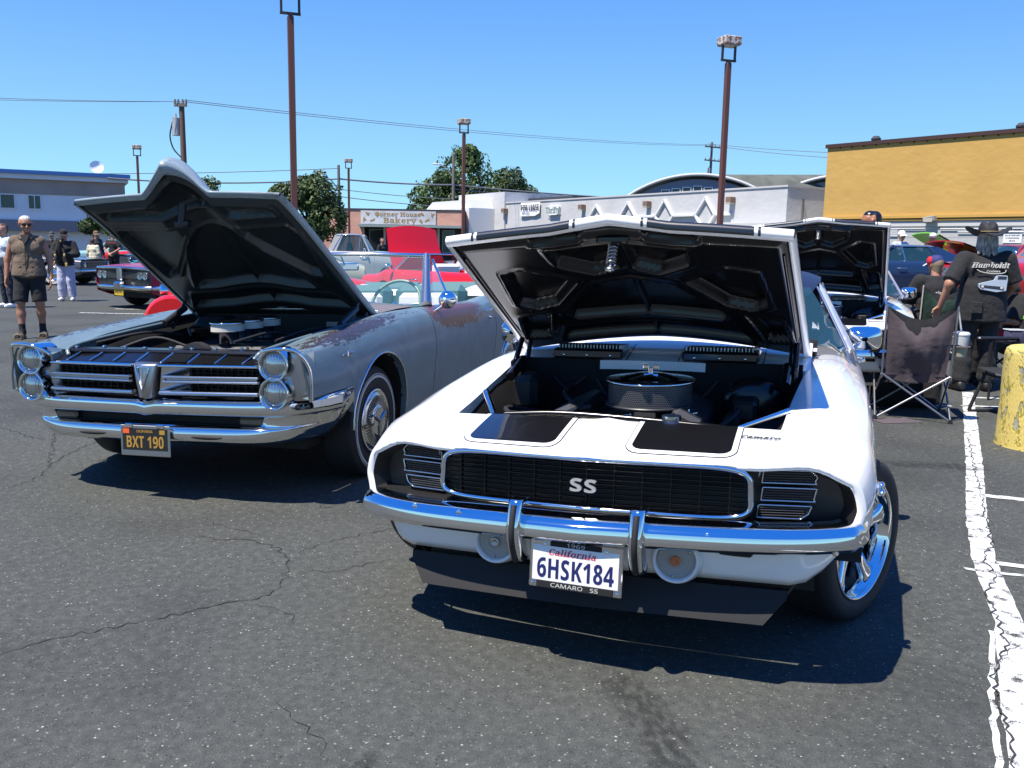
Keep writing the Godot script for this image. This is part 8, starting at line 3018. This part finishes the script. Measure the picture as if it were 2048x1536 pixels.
# ------------------------------------------------------------------ trees
func tree(label: String, at: Vector3, trunk_h: float, lobes: Array, n: int, leaf: float, cols: Array, sd: int, droop := 0.0) -> void:
	var r := RandomNumberGenerator.new()
	r.seed = sd
	var t := thing("tree", label, "tree", at)
	var tm := MB.new()
	tm.tube(cat([Vector3.ZERO, Vector3(0.05, trunk_h * 0.5, 0), Vector3(0, trunk_h, 0)], 4), [0.26, 0.25, 0.23, 0.21, 0.2, 0.19, 0.17, 0.15, 0.13], 9)
	var bark := mat("bark", Color(0.055, 0.042, 0.032), 0.95)
	part(t, "trunk", tm, bark)
	for L in lobes:
		var bm := MB.new()
		var c: Vector3 = L[0]
		bm.tube(cat([Vector3(0, trunk_h * 0.75, 0), Vector3(0, trunk_h * 0.9, 0).lerp(c, 0.4) + Vector3(0, 0.2, 0), c], 4), [0.12, 0.11, 0.1, 0.09, 0.08, 0.07, 0.06, 0.05, 0.04], 6)
		part(t, "limb", bm, bark)
	var lm := mat("leaf", Color.WHITE, 0.6)
	lm.vertex_color_use_as_albedo = true
	lm.backlight_enabled = true
	lm.backlight = Color(0.25, 0.3, 0.1)
	var no := FastNoiseLite.new()
	no.seed = sd
	no.frequency = 0.35
	var m := MB.new()
	for k in n:
		var L = lobes[k % lobes.size()]
		var c: Vector3 = L[0]
		var rad: Vector3 = L[1]
		var dir := Vector3(r.randfn(), r.randfn(), r.randfn()).normalized()
		var bumpy := 0.82 + 0.42 * no.get_noise_3dv(c + dir * rad * 1.4)
		var rr := bumpy * (1.0 - 0.5 * pow(r.randf(), 2.2))
		var p := c + dir * rad * rr
		if no.get_noise_3dv(p * 1.7 + Vector3(50, 0, 0)) < -0.24:
			continue
		var f := (no.get_noise_3dv(p * 0.9) + 0.5)
		m.tint = cols[0].lerp(cols[1], clampf(f + r.randf_range(-0.25, 0.25), 0, 1))
		var a := (dir + Vector3(r.randfn(), r.randfn(), r.randfn()) * 0.6).normalized()
		var s := a.cross(Vector3(r.randfn(), r.randfn(), r.randfn())).normalized() * leaf * r.randf_range(0.6, 1.2)
		var q := a.cross(s) * 0.55 + Vector3(0, -droop * leaf, 0)
		m.face([p - s * 0.5, p + q * 0.5, p + s * 0.5, p - q * 0.5])
	part(t, "crown", m, lm)

func build_trees() -> void:
	var green := [Color(0.022, 0.045, 0.012), Color(0.075, 0.110, 0.026)]
	var cyp := [Color(0.016, 0.038, 0.010), Color(0.085, 0.140, 0.024)]
	tree("round dark green tree behind the raised blue hood", Vector3(-13.0, 0, -56.0), 2.6, [[Vector3(-0.6, 3.6, 0), Vector3(2.0, 1.9, 1.8)], [Vector3(0.7, 4.4, 0.2), Vector3(1.7, 1.7, 1.6)], [Vector3(1.3, 3.0, 0.3), Vector3(1.5, 1.6, 1.5)], [Vector3(-1.6, 4.3, 0.2), Vector3(1.0, 1.0, 1.0)], [Vector3(0.1, 2.2, 0.4), Vector3(1.4, 1.1, 1.3)], [Vector3(-0.2, 4.6, 0.4), Vector3(1.4, 1.3, 1.2)]], 15000, 0.26, green, 3)
	tree("tall spreading cypress behind the gray shop's tower", Vector3(-6.0, 0, -97.0), 7.0, [[Vector3(0.5, 8.8, 0), Vector3(3.3, 3.7, 2.7)], [Vector3(-2.8, 6.6, 0.5), Vector3(3.0, 2.4, 2.4)], [Vector3(-3.6, 4.6, 0.8), Vector3(2.6, 1.9, 2.0)], [Vector3(1.8, 6.2, 0.4), Vector3(2.6, 3.0, 2.5)], [Vector3(-0.6, 5.4, 0.9), Vector3(2.8, 2.4, 2.2)], [Vector3(0.9, 10.8, 0.2), Vector3(1.7, 1.6, 1.6)], [Vector3(-1.4, 8.2, 0.6), Vector3(1.8, 1.6, 1.6)]], 21000, 0.36, cyp, 8, 0.4)
	tree("darker bushy tree just right of the tall cypress", Vector3(0.2, 0, -104.0), 6.0, [[Vector3(-0.9, 8.6, 0), Vector3(2.4, 2.5, 2.0)], [Vector3(0.7, 6.8, 0), Vector3(2.5, 2.4, 2.0)], [Vector3(-2.4, 7.2, 0.5), Vector3(2.6, 3.0, 2.0)], [Vector3(1.9, 5.6, 0.3), Vector3(1.8, 1.8, 1.5)]], 12000, 0.38, green, 15)
	tree("small leafy street tree before the pale blue building", Vector3(-27.4, 0, -58.0), 2.2, [[Vector3(0.3, 2.9, 0), Vector3(1.0, 0.9, 0.9)], [Vector3(1.0, 2.4, 0), Vector3(0.9, 0.8, 0.9)], [Vector3(-0.3, 2.3, 0.2), Vector3(0.8, 0.7, 0.8)]], 2200, 0.26, [Color(0.04, 0.07, 0.015), Color(0.10, 0.15, 0.035)], 21)
	tree("tree top showing behind the wooden transformer pole", Vector3(-24.5, 0, -66.0), 4.2, [[Vector3(0.2, 5.6, 0), Vector3(1.2, 1.3, 1.1)], [Vector3(1.8, 5.3, 0), Vector3(1.3, 1.1, 1.1)], [Vector3(-1.0, 4.9, 0), Vector3(1.1, 1.0, 1.0)]], 2600, 0.28, green, 22)

# ------------------------------------------------------------------ chairs and small things
func camp_chair(label: String, at: Vector3, yaw: float, fabric: Material, inner: Material, frame: Material) -> Node3D:
	# folding chair; its sitter would look along +z
	var t := thing("camp_chair", label, "camp chair", at, deg_to_rad(yaw), "folding camp chairs among the parked cars")
	var back := []
	var seat := []
	for i in 15:
		var f := i / 14.0
		var row := PackedVector3Array()
		for k in 17:
			var x := -1.0 + k / 8.0
			var sag := (1.0 - x * x)
			var wr := 0.010 * sin(x * 7.0 + f * 9.0) * sag + 0.006 * sin(x * 17.0 - f * 5.0)
			row.append(Vector3(x * lerpf(0.27, 0.235, f), lerpf(0.985, 0.36, f) - 0.17 * sag * (1.0 - f) * (1.0 - f) - 0.03 * sag * f, lerpf(-0.33, -0.24, f) - 0.085 * sag * sin(clampf(f * 1.15, 0, 1) * PI) * 0.8 + wr))
		back.append(row)
	var bm := MB.new()
	bm.grid(back, true)
	part(t, "backrest", bm, fabric)
	var front := []
	for row in back:
		var r2 := PackedVector3Array()
		for v in row:
			var fr: float = (0.99 - v.y) / 0.63
			r2.append(v + Vector3(0, 0.12 * maxf(0.0, 1.0 - fr * 1.6) * (1.0 - pow(v.x / 0.27, 2.0)), 0.014))
		front.append(r2)
	var fm := MB.new()
	fm.grid(front)
	part(t, "backrest_lining", fm, inner)
	for i in 9:
		var f := i / 8.0
		var row := PackedVector3Array()
		for k in 13:
			var x := -1.0 + k / 6.0
			row.append(Vector3(x * 0.265, 0.43 - 0.06 * (1.0 - x * x) * sin(f * PI) - 0.04 * (1.0 - f), lerpf(-0.25, 0.27, f)))
		seat.append(row)
	var sm := MB.new()
	sm.grid(seat, true)
	part(t, "seat", sm, inner)
	var legs := [[Vector3(-0.30, 0.0, 0.28), Vector3(0.29, 0.44, 0.27)], [Vector3(0.30, 0.0, 0.28), Vector3(-0.29, 0.44, 0.28)], [Vector3(-0.30, 0.0, -0.30), Vector3(0.27, 0.40, -0.27)], [Vector3(0.30, 0.0, -0.30), Vector3(-0.27, 0.40, -0.28)], [Vector3(-0.30, 0.0, -0.30), Vector3(-0.29, 0.44, 0.27)], [Vector3(-0.30, 0.0, 0.28), Vector3(-0.27, 0.40, -0.27)], [Vector3(0.30, 0.0, -0.30), Vector3(0.29, 0.44, 0.27)], [Vector3(0.30, 0.0, 0.28), Vector3(0.27, 0.40, -0.27)]]
	for q in legs:
		var m := MB.new()
		m.cyl(q[0] + Vector3(0, 0.015, 0), q[1], 0.0095, -1, 8)
		part(t, "leg", m, frame)
	for s in [-1.0, 1.0]:
		var up := MB.new()
		up.cyl(Vector3(s * 0.27, 0.36, -0.26), Vector3(s * 0.275, 1.0, -0.335), 0.0095, -1, 8)
		part(t, "back_post", up, frame)
		var fp := MB.new()
		fp.cyl(Vector3(s * 0.30, 0.03, 0.29), Vector3(s * 0.32, 0.63, 0.26), 0.0095, -1, 8)
		part(t, "arm_post", fp, frame)
		var am := MB.new()
		var rows := []
		for k in 7:
			var f := k / 6.0
			var c := Vector3(s * 0.305, lerpf(0.68, 0.63, f) - 0.03 * sin(f * PI), lerpf(-0.29, 0.30, f))
			rows.append(PackedVector3Array([c + Vector3(-0.045, -0.015, 0), c, c + Vector3(0.045, -0.015, 0)]))
		am.grid(rows, true)
		part(t, "armrest", am, fabric)
	for q in [Vector3(-0.30, 0, 0.28), Vector3(0.30, 0, 0.28), Vector3(-0.30, 0, -0.30), Vector3(0.30, 0, -0.30)]:
		var m := MB.new()
		m.cyl(q, q + Vector3(0, 0.035, 0), 0.022, 0.016, 10)
		part(t, "foot", m, mat("black_satin"))
	return t

func build_small() -> void:
	var steel := mat("chair_steel", Color(0.42, 0.42, 0.43), 0.35, 0.9)
	var dark := mat("chair_dark", Color(0.03, 0.03, 0.033), 0.4, 0.5)
	var mauve := cloth("mauve_canvas", Color(0.082, 0.062, 0.068))
	mauve.heightmap_scale = 0.5
	var blackc := cloth("black_canvas", Color(0.010, 0.010, 0.011))
	blackc.heightmap_scale = 0.4
	var ch := camp_chair("empty mauve gray camp chair with steel frame and a drink in its arm", Vector3(3.55, 0, -7.72), 163.0, mauve, blackc, steel)
	var hold := MB.new()
	hold.lathe([Vector2(0.05, 0.0), Vector2(0.056, 0.012), Vector2(0.075, 0.012), Vector2(0.075, 0.0)], Vector3(-0.335, 0.655, -0.23), Basis(), 20)
	part(ch, "cup_holder", hold, mauve)
	var cup := thing("drink_cup", "clear plastic drink cup with straw held in the camp chair's arm", "cup", ch.transform * Vector3(-0.335, 0.575, -0.23))
	var cm := MB.new()
	cm.lathe([Vector2(0, 0), Vector2(0.034, 0.0), Vector2(0.047, 0.13), Vector2(0.047, 0.13), Vector2(0.050, 0.135), Vector2(0.050, 0.145), Vector2(0.040, 0.155), Vector2(0.0, 0.157)], Vector3.ZERO, Basis(), 20)
	part(cup, "cup", cm, mat("cup_plastic", Color(0.55, 0.56, 0.54), 0.2))
	var dr := MB.new()
	dr.lathe([Vector2(0.0352, 0.004), Vector2(0.0415, 0.06)], Vector3.ZERO, Basis(), 20)
	part(cup, "drink", dr, mat("drink_pale", Color(0.34, 0.33, 0.22), 0.3))
	var sw := MB.new()
	sw.cyl(Vector3(0, 0.14, 0), Vector3(-0.045, 0.30, 0.02), 0.005, -1, 8)
	part(cup, "straw", sw, mat("white_flat"))
	cup.scale = Vector3.ONE * 1.35
	var bag := thing("black_case", "upright black fabric case with red tab standing behind the mauve chair", "bag", Vector3(3.72, 0, -8.22), -0.25)
	var bm := MB.new()
	bm.box(Vector3(0, 0.27, 0), Vector3(0.62, 0.52, 0.26), 0.05)
	part(bag, "shell", bm, blackc)
	part(bag, "red_tab", bx(Vector3(0.25, 0.30, 0.131), Vector3(0.05, 0.08, 0.006), 0.002), mat("sign_red", Color(0.5, 0.03, 0.02), 0.6))
	lettering(bag, "case_lettering", "www.tailgate.com", font_bold, 0.03, Transform3D(Basis(Vector3(0, 0, 1), 0.0), Vector3(-0.08, 0.25, 0.132)), mat("silver_print"), 0.002)
	for s in [-1.0, 1.0]:
		var w := MB.new()
		w.cyl(Vector3(s * 0.28, 0.035, -0.1), Vector3(s * 0.31, 0.035, -0.1), 0.035, -1, 12)
		part(bag, "wheel", w, mat("rubber"))
	var pouch := MB.new()
	var rows := []
	for i in 7:
		var row := PackedVector3Array()
		for k in 9:
			var x := -1.0 + k / 4.0
			var z := -1.0 + i / 3.0
			row.append(Vector3(x * 0.19, 0.004 + 0.035 * maxf(0, 1.0 - x * x) * maxf(0, 1.0 - z * z) * (0.7 + 0.3 * sin(k * 2.1 + i)), z * 0.09))
		rows.append(row)
	pouch.grid(rows, true)
	var po := part(self, "chair_pouch", pouch, mauve)
	po.position = Vector3(3.33, 0, -7.42)
	po.rotation.y = 0.2
	tag(po, "flat mauve chair pouch lying on the asphalt by the chair's foot", "bag")
	camp_chair("dark green camp chair under the seated man in the red and blue cap", Vector3(5.76, 0.02, -11.95), 170.0, cloth("green_canvas", Color(0.008, 0.03, 0.018)), blackc, mat("post_cream", Color(0.5, 0.42, 0.33), 0.7))
	camp_chair("black camp chair under the woman in the straw hat", Vector3(5.66, 0, -9.75), -80.0, blackc, blackc, dark)
	# dark folding chair beside the yellow post
	var fc := thing("folding_chair", "dark steel framed folding armchair standing beside the yellow post", "folding chair", Vector3(4.50, 0, -7.70), deg_to_rad(-83))
	for s in [-1.0, 1.0]:
		var m := MB.new()
		m.tube(cat([Vector3(s * 0.27, 0.015, -0.24), Vector3(s * 0.27, 0.03, -0.25), Vector3(s * 0.27, 0.40, -0.20), Vector3(s * 0.27, 0.66, -0.16)], 4), 0.016, 8)
		part(fc, "leg", m, dark)
		m = MB.new()
		m.tube(cat([Vector3(s * 0.27, 0.015, 0.24), Vector3(s * 0.27, 0.05, 0.25), Vector3(s * 0.27, 0.40, 0.12), Vector3(s * 0.27, 0.66, 0.10)], 4), 0.016, 8)
		part(fc, "leg", m, dark)
		m = MB.new()
		m.tube(PackedVector3Array([Vector3(s * 0.27, 0.015, -0.24), Vector3(s * 0.27, 0.012, 0.24)]), 0.014, 8)
		part(fc, "foot_bar", m, dark)
		part(fc, "armrest", bx(Vector3(s * 0.28, 0.68, 0.02), Vector3(0.06, 0.035, 0.44), 0.015), mat("black_satin"))
		m = MB.new()
		m.cyl(Vector3(s * 0.265, 0.28, -0.21), Vector3(s * 0.265, 0.36, 0.16), 0.012, -1, 8)
		part(fc, "brace", m, dark)
	var rows2 := []
	for i in 7:
		var row := PackedVector3Array()
		for k in 7:
			row.append(Vector3(-0.25 + k * 0.083, 0.42 - 0.02 * sin(k * PI / 6.0), -0.22 + i * 0.075))
		rows2.append(row)
	var sm := MB.new()
	sm.grid(rows2, true)
	part(fc, "seat", sm, blackc)
	var bk := MB.new()
	bk.box(Vector3(0, 0.74, -0.27), Vector3(0.50, 0.44, 0.02), 0.008, Basis(Vector3(1, 0, 0), -0.15))
	part(fc, "backrest", bk, blackc)
	# flag cloth bundled on the chair, tub and bottle
	var flag := thing("flag_cloth", "bundled navy cloth with white stars and red stripes above the yellow post", "cloth", Vector3(4.66, 0.70, -7.62), 0.2)
	var fm := MB.new()
	field_mesh([[Vector3(-0.14, 0.02, 0), Vector3(0.12, 0.10, 0.0), 0.10, 0.12], [Vector3(0.0, 0.14, -0.02), Vector3(0.16, 0.20, 0.0), 0.09, 0.08], [Vector3(-0.18, -0.04, 0.03), Vector3(-0.16, -0.10, 0.04), 0.05, 0.03]], 0.016, 0.05, fm)
	part(flag, "navy_field", fm, cloth("navy_cloth", Color(0.018, 0.022, 0.055)))
	for q in [[-0.07, 0.11, 0.055, 0.1], [0.10, 0.0, 0.045, 0.6], [0.05, 0.21, 0.04, 0.3]]:
		var star := PackedVector2Array()
		for k in 10:
			var r: float = q[2] * (1.0 if k % 2 == 0 else 0.42)
			star.append(Vector2(sin(k * PI / 5 + q[3]), cos(k * PI / 5 + q[3])) * r)
		var st := MB.new()
		st.prism(star, Transform3D(Basis(Vector3(0, 1, 0), -0.3), Vector3(q[0], q[1], 0.115)), 0.03)
		part(flag, "star", st, mat("white_flat"))
	var rs := MB.new()
	field_mesh([[Vector3(-0.06, -0.02, 0.08), Vector3(-0.05, -0.16, 0.09), 0.026, 0.022]], 0.01, 0.01, rs)
	part(flag, "red_stripe", rs, cloth("red_cloth", Color(0.5, 0.01, 0.015)))
	var ws := MB.new()
	field_mesh([[Vector3(-0.10, -0.03, 0.06), Vector3(-0.10, -0.15, 0.07), 0.022, 0.018], [Vector3(-0.005, -0.03, 0.09), Vector3(0.0, -0.16, 0.10), 0.022, 0.018]], 0.01, 0.002, ws)
	stuff(part(flag, "white_stripe", ws, mat("white_flat")))
	var bot := thing("bottle", "soda bottle with bright green cap behind the flag cloth", "bottle", Vector3(4.88, 0.62, -8.35))
	var bo := MB.new()
	bo.lathe([Vector2(0, 0), Vector2(0.042, 0.0), Vector2(0.043, 0.14), Vector2(0.018, 0.20), Vector2(0.016, 0.215)], Vector3.ZERO, Basis(), 16)
	part(bot, "body", bo, mat("bottle_dark", Color(0.02, 0.015, 0.01), 0.1))
	var cp := MB.new()
	cp.cyl(Vector3(0, 0.215, 0), Vector3(0, 0.245, 0), 0.02, -1, 14)
	part(bot, "cap", cp, mat("cap_green", Color(0.16, 0.55, 0.02), 0.5))
	var tbl := thing("camp_table", "low dark folding table behind the man in the cowboy hat", "table", Vector3(5.1, 0, -8.45), 0.1)
	part(tbl, "table_top", bx(Vector3(0, 0.605, 0), Vector3(0.75, 0.025, 0.5), 0.008), mat("black_satin"))
	for sx in [-1.0, 1.0]:
		for sz in [-1.0, 1.0]:
			var m := MB.new()
			m.cyl(Vector3(sx * 0.33, 0, sz * 0.2), Vector3(sx * 0.33, 0.592, sz * 0.2), 0.012, -1, 8)
			part(tbl, "leg", m, dark)
	var tub := thing("plastic_tub", "small clear plastic tub standing on the camp table", "tub", Vector3(4.78, 0.618, -8.3))
	part(tub, "tub", bx(Vector3(0, 0.055, 0), Vector3(0.18, 0.11, 0.13), 0.015), mat("tub_purple", Color(0.10, 0.09, 0.14), 0.2))
	part(tub, "lid", bx(Vector3(0, 0.117, 0), Vector3(0.19, 0.012, 0.14), 0.004), mat("cup_plastic"))
	# chipped yellow concrete post base
	var yb := thing("concrete_post", "chipped pale yellow round concrete post base at the bay's edge", "concrete post", Vector3(4.03, 0, -6.52))
	var rows3 := []
	var no := FastNoiseLite.new()
	no.seed = 12
	no.frequency = 2.2
	for q in [[0.0, 0.315], [0.02, 0.312], [0.15, 0.308], [0.3, 0.306], [0.45, 0.305], [0.6, 0.304], [0.70, 0.302], [0.735, 0.292], [0.752, 0.27], [0.755, 0.0]]:
		var row := PackedVector3Array()
		for k in 65:
			var a := TAU * (k % 64) / 64.0
			var r: float = q[1] + (0.006 * no.get_noise_3d(cos(a), q[0] * 2.0, sin(a)) if q[1] > 0.0 else 0.0)
			row.append(Vector3(r * cos(a), q[0], r * sin(a)))
		rows3.append(row)
	var ym := MB.new()
	ym.grid(rows3, true)
	part(yb, "post", ym, chipped())
	var wd := thing("wood_block", "weathered brown board lying on top of the yellow post", "board", Vector3(4.10, 0.757, -6.42), 0.5)
	part(wd, "board", bx(Vector3(0, 0.02, 0), Vector3(0.34, 0.04, 0.10), 0.006), mat("board_brown", Color(0.14, 0.085, 0.04), 0.9))
	for q in [[Vector3(4.02, 0.006, -7.0), 0.4, 0.14], [Vector3(4.22, 0.006, -6.75), -0.25, 0.13]]:
		var m := MB.new()
		m.cyl(Vector3(-q[2] * 0.5, 0, 0), Vector3(q[2] * 0.5, 0, 0), 0.005, -1, 6)
		var o := part(self, "drinking_straw", m, mat("white_flat"))
		o.position = q[0]
		o.rotation.y = q[1]
		tag(o, "white straw on the asphalt just %s the painted bay line" % ("before" if q[1] > 0 else "across"), "straw")

func chipped() -> StandardMaterial3D:
	var m := mat("chipped_yellow", Color.WHITE, 0.75)
	var W := 512
	var im := Image.create(W, 256, false, Image.FORMAT_RGB8)
	var hm := Image.create(W, 256, false, Image.FORMAT_L8)
	var n := FastNoiseLite.new()
	n.seed = 71
	n.frequency = 0.02
	n.fractal_octaves = 5
	var paint_c := Color(0.62, 0.48, 0.13).linear_to_srgb()
	var old := Color(0.36, 0.30, 0.02).linear_to_srgb()
	var conc := Color(0.34, 0.34, 0.30).linear_to_srgb()
	var dirt := Color(0.10, 0.08, 0.05).linear_to_srgb()
	for y in 256:
		for x in W:
			var a := n.get_noise_2d(x, y * 1.2)
			var fine := n.get_noise_2d(x * 6.0, y * 6.0 + 300)
			var c := paint_c * (1.0 + 0.10 * fine)
			var h := 0.8 + 0.1 * fine
			if a + 0.3 * fine < -0.25:
				c = old
				h = 0.5
			if a + 0.35 * fine < -0.42:
				c = conc * (1.0 + 0.2 * fine)
				h = 0.2
			var sc := n.get_noise_2d(x * 0.9 + y * 1.6 + 900.0, (y - x * 0.5) * 9.0)
			if sc > 0.36 and n.get_noise_2d(x * 0.5 + 50.0, y * 0.5) > 0.0:
				c = c.lerp(dirt, 0.7)
			im.set_pixel(x, y, c)
			hm.set_pixel(x, y, Color(h, h, h))
	m.albedo_color = Color.WHITE
	m.albedo_texture = ImageTexture.create_from_image(im)
	m.heightmap_enabled = true
	m.heightmap_texture = ImageTexture.create_from_image(hm)
	m.heightmap_scale = 0.8
	m.uv1_scale = Vector3(2, 1, 1)
	return m
